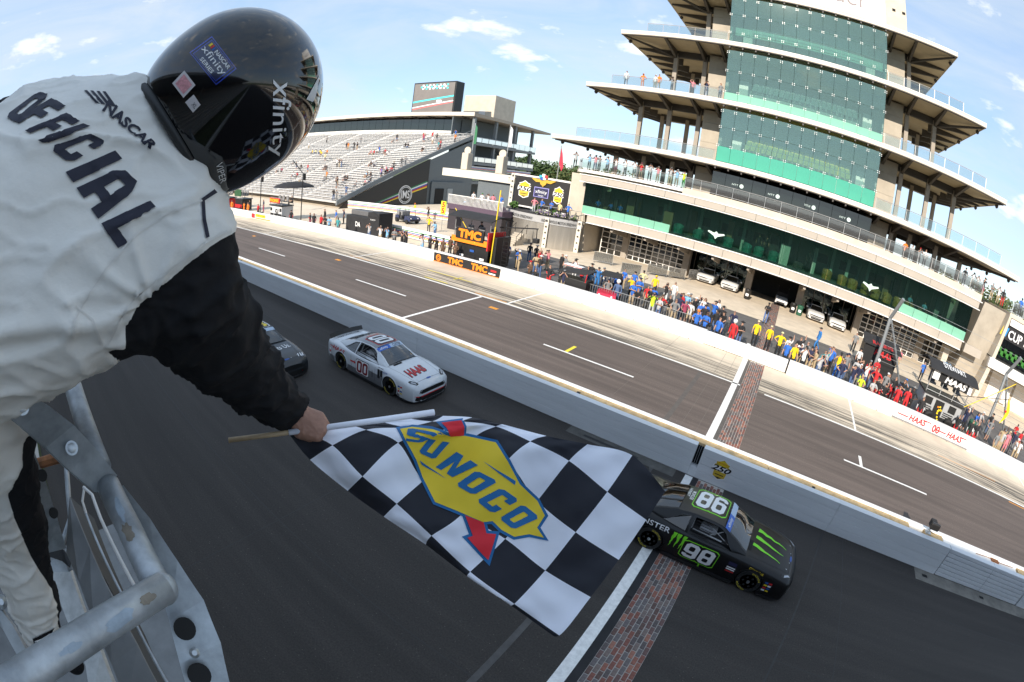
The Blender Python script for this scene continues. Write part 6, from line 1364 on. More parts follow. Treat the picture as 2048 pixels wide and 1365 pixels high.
sk(MB().tube([A3(505, 445, .97), A3(600, 640, .90), A3(745, 935, .80)], .0255, 24).build('rail_pipe', PIPE, st, smooth=True)); sk(MB().tube([A3(765, 925, .795), A3(500, 1085, .745), A3(120, 1330, .70), A3(-120, 1500, .68)], .0262, 24).build('rail_pipe', PIPE, st, smooth=True))
sk(MB().sphere(A3(757, 930, .797), .0275, 20, 14).build('pipe_corner', PIPE, st, smooth=True)); sk(MB().tube([A3(455, 470, .975), A3(545, 415, .975)], .012, 8).build('weld_bead', GALV, st))
PB = bvh_of(bpy.data.objects['rail_pipe.001']); PB2 = bvh_of(bpy.data.objects['rail_pipe.002']); STN = M('zinc_stain', (.22, .19, .15), rough=.7, var=.3, scale=40); STN2 = M('zinc_bloom', (.30, .36, .42), rough=.6, var=.25, scale=30)
def blot(x, y, rx, ry, rot, bv, mat, seed):
    random.seed(seed); pts = []
    for k in range(18): a = k * math.pi / 9; q = random.uniform(.72, 1.2); px, py = rx * q * math.cos(a), ry * q * math.sin(a); pts.append(c3_(x + px * math.cos(rot) - py * math.sin(rot), y + px * math.sin(rot) + py * math.cos(rot)))
    V, F = polys2d([pts]); V, F = dice(V, F, 6); sk(print_px(V, F, bv, .0006, 'surface_stain', mat, None)); o = bpy.context.scene.objects[-1]; o.parent = st; o.matrix_parent_inverse = st.matrix_world.inverted()
blot(598, 665, 24, 48, -.4, PB, STN, 1); blot(560, 560, 16, 60, -.4, PB, STN2, 2); blot(560, 1075, 80, 38, -.52, PB2, STN2, 4); blot(330, 1205, 60, 22, -.55, PB2, STN2, 5); blot(690, 975, 40, 26, -.5, PB2, STN, 6)
def strap(top, bot, d, name, mat, thick=.006):
    """plate between two traced edges at given distances, with thickness"""
    mb = MB(); n_ = len(top); T = [A3(*p, dd) for p, dd in zip(top, d)]; B = [A3(*p, dd) for p, dd in zip(bot, d)]; nn = (T[-1] - T[0]).cross(B[0] - T[0]).normalized()
    if nn.dot(T[0] - CAM) < 0: nn = -nn
    vs = T + B + [p + nn * thick for p in T] + [p + nn * thick for p in B]; k = n_; fs = []
    for i in range(k - 1): fs += [(i, i + 1, k + i + 1, k + i), (2 * k + i, 3 * k + i, 3 * k + i + 1, 2 * k + i + 1), (i, 2 * k + i, 2 * k + i + 1, i + 1), (k + i, k + i + 1, 3 * k + i + 1, 3 * k + i)]
    fs += [(0, k, 3 * k, 2 * k), (k - 1, 3 * k - 1, 4 * k - 1, 2 * k - 1)]
    mb.add(vs, fs); return sk(mb.build(name, mat, st))
strap([(-60, -110), (110, -5), (235, 80), (345, 165), (440, 265), (548, 400)], [(-60, 60), (0, 92), (100, 170), (215, 270), (330, 380), (452, 480)], [.72, .78, .83, .88, .92, .965], 'strap_plate', GALV, .008)
for x, y, d in ((105, 80, .80), (335, 272, .885)):
    b0 = A3(x, y, d); nn = (CAM - b0).normalized(); sk(MB().tube([b0 - nn * .004, b0 + nn * .004, b0 + nn * .0045, b0 + nn * .010, b0 + nn * .012], [.0125, .0125, .0085, .0085, .004], 16).build('bolt', STEEL, st, angle=40))
strap([(575, 445), (700, 600), (830, 800), (950, 980), (1030, 1180), (1085, 1420)], [(540, 470), (640, 690), (740, 900), (790, 1080), (840, 1280), (900, 1480)], [1.02, .97, .93, .91, .92, .95], 'side_gusset', GALV, .006)
for x, y, d, r in ((862, 1115, .893, .021), (930, 1330, .91, .0225)):
    c_ = A3(x, y, d); e = MB(); n0 = (A3(1030, 1180, .92) - A3(790, 1080, .91)).cross(A3(840, 1280, .92) - A3(790, 1080, .91)).normalized(); n0 = n0 if n0.dot(CAM - c_) > 0 else -n0
    sk(e.tube([c_ + n0 * .0005, c_ + n0 * .0015], r, 20).build('gusset_hole', DARK, st))
b0 = A3(908, 1228, .89); nn = (CAM - b0).normalized(); sk(MB().tube([b0 - nn * .003, b0 + nn * .003, b0 + nn * .008], [.010, .010, .005], 14).build('bolt', STEEL, st, angle=40))
strap([(90, 150), (150, 260), (215, 430), (265, 590), (310, 740)], [(60, 190), (110, 300), (165, 470), (205, 640), (230, 760)], [1.35, 1.45, 1.6, 1.75, 1.9], 'perforated_plate', GALV, .006)
for x, y, d in ((148, 232, 1.40), (197, 400, 1.53), (250, 575, 1.68)):
    c_ = A3(x, y, d); nn = (CAM - c_).normalized(); sk(MB().tube([c_, c_ + nn * .002], .018, 16).build('plate_hole', DARK, st))
strap([(325, 500), (420, 740), (520, 960), (640, 1190), (760, 1420)], [(310, 760), (370, 900), (440, 1090), (520, 1280), (600, 1480)], [1.75, 1.6, 1.5, 1.42, 1.36], 'kick_panel', ALU, .004)
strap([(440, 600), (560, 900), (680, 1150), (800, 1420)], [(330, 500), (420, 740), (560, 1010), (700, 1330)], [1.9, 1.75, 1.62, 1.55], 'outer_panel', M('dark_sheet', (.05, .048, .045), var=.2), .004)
strap([(225, 830), (320, 820), (380, 1000), (470, 1220), (560, 1450)], [(215, 880), (250, 900), (330, 1120), (400, 1290), (430, 1480)], [2.2, 2.1, 2.0, 1.9, 1.8], 'deck_plank', TREADM, .02)
strap([(200, 700), (290, 740), (330, 790)], [(205, 770), (290, 800), (325, 830)], [2.0, 1.98, 1.95], 'deck_bracket', BLKM, .01); strap([(215, 800), (300, 785), (330, 800)], [(220, 850), (320, 850), (335, 840)], [2.05, 2.02, 2.0], 'deck_channel', GALV, .01)
sk(MB().tube([A3(390, 455, 1.3), A3(430, 490, 1.27), A3(470, 600, 1.2), A3(630, 920, 1.05)], .0045, 8).build('cable_rod', TRIM, st)); sk(MB().tube([A3(395, 560, 1.5), A3(450, 700, 1.42), A3(580, 975, 1.25), A3(800, 1400, 1.05)], .004, 8).build('cable_rod', GALV, st)); sk(MB().tube([A3(395, 450, 1.4), A3(385, 520, 1.4), A3(402, 575, 1.4)], .004, 8).build('cable_loop', TRIM, st))
sk(MB().tube([A3(160, 350, 1.9), A3(290, 312, 1.8)], .02, 8).build('rusty_brace', RUST, st)); sk(MB().tube([A3(310, 340, 2.0), A3(330, 600, 1.95), A3(285, 740, 1.95)], .012, 8).build('deck_stay', GALV, st))
strap([(-40, 960), (60, 1100), (150, 1260), (240, 1400)], [(-40, 1040), (20, 1130), (110, 1290), (190, 1420)], [.86, .82, .78, .76], 'near_strap', GALV, .008)
b0 = A3(5, 990, .84); nn = (CAM - b0).normalized(); sk(MB().tube([b0 - nn * .003, b0 + nn * .004, b0 + nn * .010], [.012, .012, .005], 14).build('bolt', STEEL, st, angle=40))
sk(MB().box(-2.6, .1, -2.4, .1, 5.60, 5.68).build('stand_floor', ALU, st)); sk(MB().box(-2.6, -2.5, -2.4, -1.8, 0, 5.6).build('stand_leg', GALV, st)); sk(MB().box(0, .1, -2.4, -1.8, 0, 5.6).build('stand_leg', GALV, st))
# ================================================================ pit equipment and vehicles
def up(o): bpy.context.view_layer.update(); return o
GREYM = M('grey_metal', (.22, .22, .225), rough=.5, var=.15); SILV = M('silver_paint', (.42, .43, .44), rough=.4, metal=.3, var=.05); CANV = M('black_canvas', (.020, .020, .022), rough=.85, var=.2, scale=2); PURP = M('purple_print', (.10, .07, .12)); NYEL = M('neon_yellow', (.55, .75, .03), var=.1)
def ftext(s, x0, x1, y, z0, z1, name, mat, parent, bold=.01, shear=0): return flat_text(s, [(x0, y, z0), (x1, y, z0), (x1, y, z1), (x0, y, z1)], name, mat, parent, bold, shear)
# wall banners
def banner(x0, x1, mat, label):
    t = MB().box(x0, x1, 27.915, 27.945, .03, .73).build('wall_banner', mat); up(t); return tag(t, label, 'banner', 'banners on the pit wall')
b1 = banner(-24.35, -18.0, M('banner_black', (.012, .012, .013)), 'black pit wall banner with orange block letters and number 8')
disc((-23.85, 27.905, .38), .26, ORG, 'number_disc', b1, 'y', 20, -.004 + .01); ftext('8', -23.98, -23.72, 27.900, .2, .56, 'banner_number', BLK, b1, .02)
for x in (-22.9, -20.6): ftext('TMC', x, x + 1.5, 27.905, .14, .64, 'banner_letters', ORG, b1, .05)
MB().box(-18.95, -18.35, 27.903, 27.912, .14, .24).build('banner_patch', WHT, b1); MB().box(-18.8, -18.3, 27.903, 27.912, .36, .5).build('banner_patch', RED, b1); MB().box(-24.35, -18.0, 27.903, 27.912, .03, .07).build('banner_edge', ORG, b1)
b2 = banner(9.7, 16.0, M('banner_whitish', (.66, .66, .66)), 'white pit wall banner with red letters and double zero')
for x in (10.9, 14.0): ftext('HAAS', x, x + 1.3, 27.905, .24, .62, 'banner_letters', RED, b2, .03, .2); MB().box(x - .9, x - .1, 27.903, 27.912, .36, .42).build('banner_stroke', RED, b2); MB().box(x + 1.0, x + 1.65, 27.903, 27.912, .57, .62).build('banner_stroke', RED, b2)
ftext('00', 12.75, 13.35, 27.905, .16, .64, 'banner_number', RED, b2, .03); MB().box(9.7, 16, 27.903, 27.912, .03, .12).build('banner_edge', GREYM, b2)
b3 = banner(-56.5, -50.5, M('banner_whitish', (.66, .66, .66)), 'red and yellow pit wall banner below the number 51 cart')
MB().box(-55.2, -52.4, 27.903, 27.912, .3, .68).build('banner_patch', YEL, b3); ftext('THIRTY ONE', -55.0, -52.6, 27.899, .38, .6, 'banner_letters', RED, b3); MB().box(-56.4, -55.4, 27.903, 27.912, .1, .65).build('banner_patch', RED, b3); MB().box(-55.2, -51, 27.903, 27.912, .08, .2).build('banner_patch', ORG, b3)
b4 = banner(-73, -66.5, M('banner_whitish', (.66, .66, .66)), 'far white pit wall banner with red print near the orange crew'); ftext('CASHMAN', -72.5, -67, 27.905, .2, .6, 'banner_letters', RED, b4)
def pitbox(name, loc, w, d, h, cab, label, sign=None, signcol=None, roofz=3.9, seats=3, canopy=True, deckcol=BLKM):
    t = empty(name, loc); tag(t, label, 'pit cart', 'pit carts behind the wall')
    MB().bbox(-w / 2, w / 2, -d / 2, d / 2, .12, h, .03).build('cabinet', cab, t)
    for k in range(3): MB().bbox(-w / 2 + .08 + k * w / 3, -w / 2 - .06 + (k + 1) * w / 3, -d / 2 - .03, -d / 2, .25, h * .45, .01).build('drawer_front', deckcol, t)
    MB().bbox(-w / 2 - .1, w / 2 + .1, -d / 2 - .15, d / 2 + .1, h, h + .12, .02).build('deck', deckcol, t)
    for x in (-w / 2, w / 2):
        for y in (-d / 2, d / 2): MB().tube([(x, y, h + .1), (x, y, roofz)], .035, 6).build('canopy_post', GREYM, t)
    railing(-w / 2, -d / 2, w / 2, -d / 2, h + .1, t, .9, 1.0, None)
    for k in range(seats): x = -w / 2 + (k + .5) * w / seats; MB().bbox(x - .28, x + .28, -.2, .3, h + .5, h + .62, .04).build('crew_seat', GREYM, t); MB().bbox(x - .28, x + .28, .22, .34, h + .6, h + 1.25, .05).build('seat_back', GREYM, t)
    if canopy:
        n_ = 8; mb = MB()
        for k in range(n_):
            y0, y1 = -d / 2 - .5 + (d + .9) * k / n_, -d / 2 - .5 + (d + .9) * (k + 1) / n_; z = lambda y: roofz + .35 * (1 - ((y) / (d / 2 + .5)) ** 2)
            mb.add([(-w / 2 - .4, y0, z(y0)), (w / 2 + .4, y0, z(y0)), (w / 2 + .4, y1, z(y1)), (-w / 2 - .4, y1, z(y1)), (-w / 2 - .4, y0, z(y0) - .06), (w / 2 + .4, y0, z(y0) - .06), (w / 2 + .4, y1, z(y1) - .06), (-w / 2 - .4, y1, z(y1) - .06)], [(0, 1, 2, 3), (7, 6, 5, 4), (0, 4, 5, 1), (2, 6, 7, 3), (0, 3, 7, 4), (1, 5, 6, 2)])
        mb.build('canopy', CANV, t)
    for x in (-w / 2 + .25, w / 2 - .25): MB().lathe([(.13, -.08), (.13, .08)], 12, 'x', (x, -d / 2 + .3, .13)).build('caster', TYRE, t); MB().lathe([(.13, -.08), (.13, .08)], 12, 'x', (x, d / 2 - .3, .13)).build('caster', TYRE, t)
    return t
t = pitbox('pit_cart', (-21.9, 30.3, 0), 3.4, 2.0, 1.75, M('cab_black', (.015, .015, .016), rough=.4), 'tall black and orange pit cart with curved dark canopy', roofz=3.75, seats=3)
MB().bbox(-1.75, 1.75, -1.3, -1.18, 1.75, 2.2, .02).build('sign_skirt', ORG, t); MB().bbox(-1.3, 1.4, -1.4, -1.2, 2.05, 2.95, .05).build('sign_panel', BLKM, t); ftext('TMC', -1.0, 1.2, -1.42, 2.15, 2.85, 'sign_letters', ORG, t, .06); MB().box(1.72, 1.82, -1.3, .9, 1.5, 2.9).build('side_board', RED, t)
for x, z, m_ in ((-1.5, 1.2, WHT), (-.8, .7, WHT), (-.2, .45, RED), (.5, .35, NYEL), (1.2, .7, WHT), (.2, 1.2, BLUE), (-1.4, .5, WHT)): MB().bbox(x - .2, x + .2, -1.05, -1.035, z - .09, z + .09, .005).build('sponsor_patch', m_, t)
MB().tube([(2.0, -1.0, 0), (2.1, -.9, 6.2)], .045, 8).build('yellow_pole', YEL, t); MB().tube([(-2.4, -.4, 4.2), (.6, -1.3, 1.9)], .03, 6).build('yellow_stay', YEL, t)
ld = MB()
for k in range(9): ld.tube([(2.55, -.4, .3 + k * .3), (3.05, -.4, .3 + k * .3)], .018, 6)
ld.tube([(2.55, -.4, 0), (2.55, -.4, 3.0)], .025, 6); ld.tube([(3.05, -.4, 0), (3.05, -.4, 3.0)], .025, 6); ld.build('ladder', BLKM, t)
cp = MB(); cp.tube([(1.8, 0, 3.3), (4.8, .6, 3.7)], .05, 6); cp.tube([(4.7, .6, 3.7), (4.75, .6, 2.9)], .04, 6); cp.build('camera_boom', BLKM, t); MB().bbox(4.55, 4.95, .4, .8, 2.6, 2.95, .03).build('boom_camera', BLKM, t)
MB().bbox(2.0, 2.3, -.9, 1.0, .2, 2.6, .03).build('side_cabinet', BLKM, t)
# 55 sign held up on a pole
p = Yp(887, 415, 40); sg = empty('number_sign', (p.x, 40, 0)); tag(sg, 'yellow green lollipop sign with orange numbers above the striped wall', 'sign'); MB().tube([(0, 0, 0), (0, 0, 2.0)], .02, 6).build('sign_pole', GREYM, sg); MB().bbox(-.36, .36, -.03, .03, 2.0, 3.45, .02).build('sign_board', NYEL, sg); ftext('5', -.22, .22, -.035, 2.75, 3.35, 'sign_number', RED, sg, .04); ftext('5', -.22, .22, -.035, 2.08, 2.68, 'sign_number', RED, sg, .04)
# silver pit cart on the right
t = pitbox('pit_cart', (13.3, 29.9, 0), 3.2, 1.7, 1.95, SILV, 'silver tool pit cart with black roof and white lettering', roofz=3.55, seats=3)
for k in range(8): MB().box(.25, 1.1, -.87, -.855, .35 + k * .12, .41 + k * .12).build('louvre', BLKM, t); MB().box(-1.45, -.75, -.87, -.855, .35 + k * .12, .41 + k * .12).build('louvre', BLKM, t)
for x in (-1.15, .85): MB().bbox(x - .3, x + .3, -.88, -.85, 1.35, 1.8, .01).build('monitor', DARK, t)
op = MB().bbox(-.6, .12, -.89, -.85, .2, 1.8, .01).build('open_bay', DARK, t)
random.seed(5)
for k in range(12): x, z = random.uniform(-.5, .05), random.uniform(.3, 1.6); MB().bbox(x - .06, x + .06, -.95, -.89, z - .05, z + .05, .01).build('bay_tool', random.choice((YEL, YEL, RED, ORG)), op)
MB().bbox(-1.6, 1.65, -1.05, -.95, 2.9, 3.5, .02).build('sign_board', BLKM, t); ftext('HAAS', -.6, 1.2, -1.06, 2.98, 3.42, 'sign_letters', WHT, t, .04, .2); MB().bbox(-1.6, -1.1, -1.08, -1.05, 2.92, 3.48, .01).build('sign_end', WHT, t); MB().bbox(1.35, 1.65, -1.08, -1.05, 2.92, 3.48, .01).build('sign_end', WHT, t)
flat_text('STEWART', [(-.9, -.95, 3.80), (1.0, -.95, 3.80), (1.0, -.2, 3.93), (-.9, -.2, 3.93)], 'canopy_letters', WHT, t, .02); flat_text('SH', [(-.8, -.1, 3.945), (-.1, -.1, 3.945), (-.1, .3, 3.95), (-.8, .3, 3.95)], 'canopy_letters', M('sky_print', (.25, .5, .75)), t, .02)
MB().tube([(1.7, -.6, 2.0), (6.6, 1.6, 4.6)], .025, 6).build('yellow_boom', YEL, t)
# black cart with red lettering behind
t = empty('pit_cart', (9.6, 36.8, 0)); tag(t, 'low black pit cart with red lettering behind the red suited crew', 'pit cart', 'pit carts behind the wall'); MB().bbox(-1.5, 1.5, -.8, .8, .15, 2.1, .05).build('cabinet', BLKM, t); MB().prism([(-1.7, -1, 2.1), (1.7, -1, 2.1), (1.6, .9, 2.5), (-1.6, .9, 2.5)], (0, 0, .1)).build('canopy', CANV, t); ftext('HAAS', -.6, 1.0, -.82, 1.5, 1.95, 'cart_letters', RED, t, .04, .2); flat_text('RACING', [(-.9, -.9, 2.24), (.9, -.9, 2.24), (.9, -.2, 2.38), (-.9, -.2, 2.38)], 'canopy_letters', RED, t, .03)
for x in (-1.1, 1.1): MB().lathe([(.18, -.08), (.18, .08)], 12, 'x', (x, -.6, .18)).build('caster', TYRE, t)
# left pit carts
t = pitbox('pit_cart', (-52.6, 30.3, 0), 3.0, 1.6, 1.7, M('cab_white', (.60, .60, .60), rough=.4), 'white pit cart numbered 51 under an oval black parasol', roofz=2.6, canopy=False); ftext('51', -.2, .7, -.85, .55, 1.35, 'cart_number', BLK, t, .03, .2)
for x in (-1.2, 1.2): MB().bbox(x - .22, x + .22, -.84, -.82, 1.05, 1.45, .01).build('monitor', DARK, t)
MB().bbox(-1.4, 1.2, -1.0, -.9, 2.1, 2.7, .02).build('sign_board', RED, t); ftext('PHOENIX', -1.2, 1.0, -1.02, 2.2, 2.6, 'sign_letters', YEL, t, .02)
pu = empty('parasol', (-50.6, 30.8, 0)); tag(pu, 'oval black parasol over the number 51 cart', 'parasol'); MB().lathe([(.02, 4.75), (1.2, 4.65), (2.2, 4.35), (2.6, 4.1), (2.2, 4.25), (.02, 4.5)], 20, c=(0, 0, 0)).build('parasol_canopy', CANV, pu); MB().tube([(0, 0, 0), (0, 0, 4.6)], .04, 6).build('parasol_pole', GREYM, pu)
t = pitbox('pit_cart', (-70.5, 30.5, 0), 3.0, 1.6, 1.7, RED, 'red pit cart at the far left beside the orange crew', roofz=3.0, canopy=False); MB().bbox(-1.3, 1.3, -1.0, -.9, 2.2, 3.0, .02).build('sign_board', RED, t); ftext('SUPER', -1.1, 1.1, -1.02, 2.35, 2.85, 'sign_letters', WHT, t, .02); MB().bbox(-.6, .6, -.86, -.84, .6, 1.3, .01).build('cart_plate', YEL, t)
t = pitbox('pit_cart', (-65.6, 31.0, 0), 2.6, 1.6, 1.7, BLKM, 'dark green and red pit cart beside the far red one', roofz=3.2, canopy=False); MB().bbox(-1.2, 1.2, -1.0, -.9, 2.2, 3.2, .02).build('sign_board', M('dark_green', (.02, .08, .03)), t); MB().bbox(-1.2, 1.2, -.86, -.84, .5, 1.0, .01).build('cart_plate', RED, t)
for i, (x, y, h, lab) in enumerate([(-48.3, 30.6, 5.8, 'tall black camera pole beside the oval parasol'), (-59.5, 30.8, 5.2, 'tall black camera pole left of the number 51 cart')]):
    t = empty('camera_pole', (x, y, 0)); tag(t, lab, 'camera pole', 'camera poles at the left pit carts'); MB().tube([(0, 0, 0), (0, 0, h), (-2.0, -.3, h + 1.5)], .06, 7).build('pole', BLKM, t); MB().bbox(.1, .45, -.15, .15, h - .8, h, .03).build('camera_head', BLKM, t)
# black tents by the wall
for i, (x, y, w, h, lab, mt) in enumerate([(-37.9, 31.9, 4.0, 1.75, 'long black fabric enclosure with white print behind the pit wall', 'DA'), (-34.9, 31.4, 1.7, 2.45, 'taller black cabinet at the right end of the black enclosure', '')]):
    t = empty('fabric_enclosure', (x, y, 0)); tag(t, lab, 'enclosure'); MB().bbox(-w / 2, w / 2, -.9, .9, 0, h, .05).build('enclosure_cover', CANV, t)
    if mt: ftext(mt, -.3, .5, -.96, .7, 1.2, 'enclosure_print', WHT, t, .02); MB().bbox(-w / 2 - .05, w / 2 + .05, -.2, 1.0, h, h + .5, .05).build('enclosure_top', M('grey_fabric', (.12, .12, .125)), t)
    else: MB().prism([(-w / 2, -.95, h - .4), (0, -.95, h + .15), (w / 2, -.95, h - .4)], (0, .05, 0)).build('enclosure_peak', CANV, t); ftext('CHEVY', -.4, .4, -.96, 1.7, 1.82, 'enclosure_print', WHT, t)
# tyres standing or lying behind the wall
tm = MB().lathe([(.2, -.14), (.31, -.145), (.335, -.11), (.345, 0), (.335, .11), (.31, .145), (.2, .14)], 24, 'y').mesh('race_tyre', [TYRE]); tm.polygons.foreach_set('use_smooth', [True] * len(tm.polygons))
for i, (x, y, z, rx, lab) in enumerate([(-55.5, 28.9, .62, 70, 'tyre leaning on the wall left of the number 51 cart'), (-49.6, 28.9, .62, 70, 'tyre leaning on the wall right of the number 51 cart'), (-46.2, 28.9, .55, 75, 'tyre on the wall below the black camera pole'), (12.4, 28.75, .80, 25, 'tyre with green chalk on the white banner wall'), (14.1, 28.75, .80, 25, 'tyre with red chalk on the white banner wall'), (16.9, 29.3, .45, 80, 'tyre lying right of the silver cart'), (10.5, 29.6, .62, 85, 'tyre in the hands of the red crew'), (-16.6, 29.6, .15, 85, 'tyre lying at the end of the black banner')]):
    t = empty('loose_tyre_unit', (x, y, z if rx < 60 else max(.16, z))); t.rotation_euler = (R_(rx), 0, R_(random.uniform(-20, 20))); tag(t, lab, 'tyre', 'race tyres in the pits')
    o = bpy.data.objects.new('tyre', tm); COL.objects.link(o); o.parent = t; MB().lathe([(.09, -.03), (.2, -.01), (.2, .01), (.09, .03)], 16, 'y').build('rim', RIM, t)
# crowd barriers
def barrier_obj(x0, y0, x1, y1, lab, mesh=False):
    d = Vector((x1 - x0, y1 - y0)); L = d.length; t = empty('crowd_barrier', (x0, y0, 0), math.atan2(d.y, d.x)); tag(t, lab, 'barrier', 'steel crowd barriers'); fr = MB()
    fr.tube([(0, 0, .12), (0, 0, 1.08), (L, 0, 1.08), (L, 0, .12)], .022, 6); fr.tube([(0, 0, .2), (L, 0, .2)], .016, 6); fr.build('barrier_frame', RAIL, t); k = max(2, int(L / .16)); bmm = MB()
    for i in range(1, k): bmm.tube([(L * i / k, 0, .2), (L * i / k, 0, 1.08)], .011, 5)
    bmm.build('barrier_bars', RAIL, t)['kind'] = 'stuff'; ft = MB(); ft.box(.1, .2, -.3, .3, 0, .05); ft.build('barrier_foot', RAIL, t); ft = MB(); ft.box(L - .2, L - .1, -.3, .3, 0, .05); ft.build('barrier_foot', RAIL, t)
    if mesh: MB().box(.05, L - .05, -.008, .008, .22, 1.05).build('barrier_mesh', MESH, t)
xs = [-14.2, -12.1, -10.0, -7.95, -5.9, -3.85]
for i, x in enumerate(xs[:-1]): barrier_obj(x, 29.35 + (.25 if i == 0 else 0), x + 2.0, 29.35, ORD[i] + ' steel barrier from the left in the row behind the white wall')
for i, (a, b_, c_, d_, lab) in enumerate([(-10.6, 46.2, -9.2, 47.6, 'mesh barrier nearest the big garage door'), (-12.4, 44.6, -10.7, 46.0, 'mesh barrier angled across the concrete apron'), (-9.0, 48.4, -7.9, 50.4, 'mesh barrier beside the leftmost convertible'), (-13.8, 41.0, -12.3, 42.4, 'mesh barrier beside the man in the pale yellow shirt'), (-17.6, 43.2, -15.8, 44.0, 'mesh barrier near the podium steps'), (10.2, 44.3, 12.4, 44.4, 'dark steel barrier before the right garage door')]): barrier_obj(a, b_, c_, d_, lab, True)
for i in range(7): barrier_obj(-50 + i * 2.7, 42.3 + i * .45, -47.5 + i * 2.7, 42.7 + i * .45, ORD[i] + ' steel barrier from the left before the far striped wall')
# bins
for x, y, col, lab in [(-2.6, 48.1, BLKM, 'black bin beside the second convertible'), (2.3, 49.3, BLKM, 'black bin right of the white buggy'), (3.05, 49.2, M('bin_green', (.02, .10, .06)), 'green bin beside the third convertible'), (17.6, 31.8, M('bin_green', (.02, .10, .06)), 'green barrel right of the silver pit cart')]:
    t = empty('rubbish_bin', (x, y, 0)); tag(t, lab, 'bin', 'rubbish bins'); MB().lathe([(.27, 0), (.31, .1), (.33, .85), (.35, .9), (.3, 1.0), (.1, 1.05)], 16).build('bin_body', col, t, angle=40); MB().box(-.15, .15, -.345, -.33, .35, .6).build('bin_label', WHT, t)
# white utility buggy
def buggy(loc, rz, col, label, roof=None, open_bed=False, nose=.55):
    t = empty('utility_buggy' if open_bed else 'golf_cart', loc, rz); tag(t, label, 'buggy')
    MB().prism([(1.45, -.62, .35), (1.5, -.55, .62), (1.35, -.6, .82), (.55, -.66, .95), (.5, -.66, .35)], (0, 1.28, 0)).build('nose', col, t, angle=40); MB().bbox(-1.35, .55, -.66, .66, .32, .52, .04).build('floor_pan', BLKM, t); MB().bbox(-.5, -.1, -.6, .6, .5, .85, .06).build('bench_seat', CABIN, t); MB().bbox(-.62, -.45, -.6, .6, .8, 1.25, .05).build('seat_back', CABIN, t); MB().bbox(-1.4, -.65, -.62, .62, .5, .85, .05).build('rear_box', col if open_bed else BLKM, t)
    for s in (-1, 1):
        MB().tube([(.75, s * .58, .9), (.45, s * .56, 1.85), (-.6, s * .56, 1.85), (-.7, s * .56, .8)], .025, 6).build('roof_post', BLKM, t); MB().sphere((1.42, s * .42, .68), .08, 10, 6).build('headlamp', WHT, t)
        for x in (1.0, -.95): MB().lathe([(.12, -.1), (.25, -.11), (.27, 0), (.25, .11), (.12, .1)], 18, 'y', (x, s * .6, .27)).build('wheel', TYRE, t, angle=40)
    if roof: MB().bbox(-.95, .75, -.68, .68, 1.85, 1.95, .04).build('roof_panel', roof, t)
    MB().box(1.40, 1.52, -.45, .45, .36, .52).build('bumper', BLKM, t); MB().tube([(.5, .25, .9), (.3, .25, 1.1)], .015, 6).build('steering_column', BLKM, t); return t
buggy((.9, 51.6, 0), R_(-90), M('buggy_white', (.7, .7, .7), rough=.35), 'white utility buggy parked at the dark tower entrance', open_bed=True)
gc = Zp(1186, 590, .7); buggy((gc.x + .3, max(30.3, gc.y + 1.0), 0), R_(-78), M('cart_red', (.45, .01, .04), rough=.35, coat=.4), 'red golf cart with black roof behind the white wall', roof=CANV)
# small blue jeep in the paddock
t = buggy((-41.2, 41.3, 0), R_(-10), M('jeep_blue', (.02, .03, .08), rough=.4, coat=.3), 'small dark blue open jeep in the paddock beyond the striped wall', open_bed=True); t.name = 'open_jeep'; t.scale = (1.1, 1.2, 1.0); MB().bbox(-1.4, -.2, -.5, .5, .85, 1.4, .08).build('jeep_load', GREYM, t); t['category'] = 'jeep'
# equipment cart with black hood by the wall
tc_ = Zp(1128, 560, 1.3); t = empty('equipment_cart', (tc_.x, max(29.2, tc_.y + .3), 0)); tag(t, 'black equipment cart with raised hood and red striped lid behind the wall', 'cart'); MB().bbox(-1.0, 1.1, -.5, .6, .1, 1.25, .04).build('cart_body', BLKM, t); MB().prism([(-1.1, -.6, 1.5), (1.2, -.6, 1.75), (1.2, .7, 1.85), (-1.1, .7, 1.6)], (0, 0, .08)).build('cart_hood', CANV, t); MB().bbox(-1.4, .0, .8, 1.4, 1.75, 1.85, .02).build('cart_lid', WHT, t); MB().box(-1.4, .0, .79, 1.41, 1.78, 1.82).build('lid_stripe', RED, t); MB().tube([(1.0, -.5, 1.2), (1.1, -.6, 1.8)], .03, 6).build('hood_prop', RED, t)
# tv camera on the barrier
t = empty('tv_camera', (10.0, 13.86, 1.1)); p = Zp(1862, 1050, 1.35); t.location = (p.x, 13.86, 1.07); tag(t, 'black television camera in a rain cover clamped on the barrier top', 'camera'); MB().bbox(-.13, .13, -.22, .12, .28, .52, .04).build('camera_body', CANV, t); MB().bbox(-.2, .2, -.32, -.2, .32, .56, .04).build('camera_hood', BLKM, t); MB().tube([(0, 0, 0), (0, -.02, .3)], .03, 7).build('camera_mount', STEEL, t); MB().box(-.12, .12, -.1, .1, 0, .06).build('clamp', STEEL, t); MB().tube([(0, .1, .1), (.3, .1, .02), (.6, .0, .0)], .012, 6).build('cable', BLKM, t)
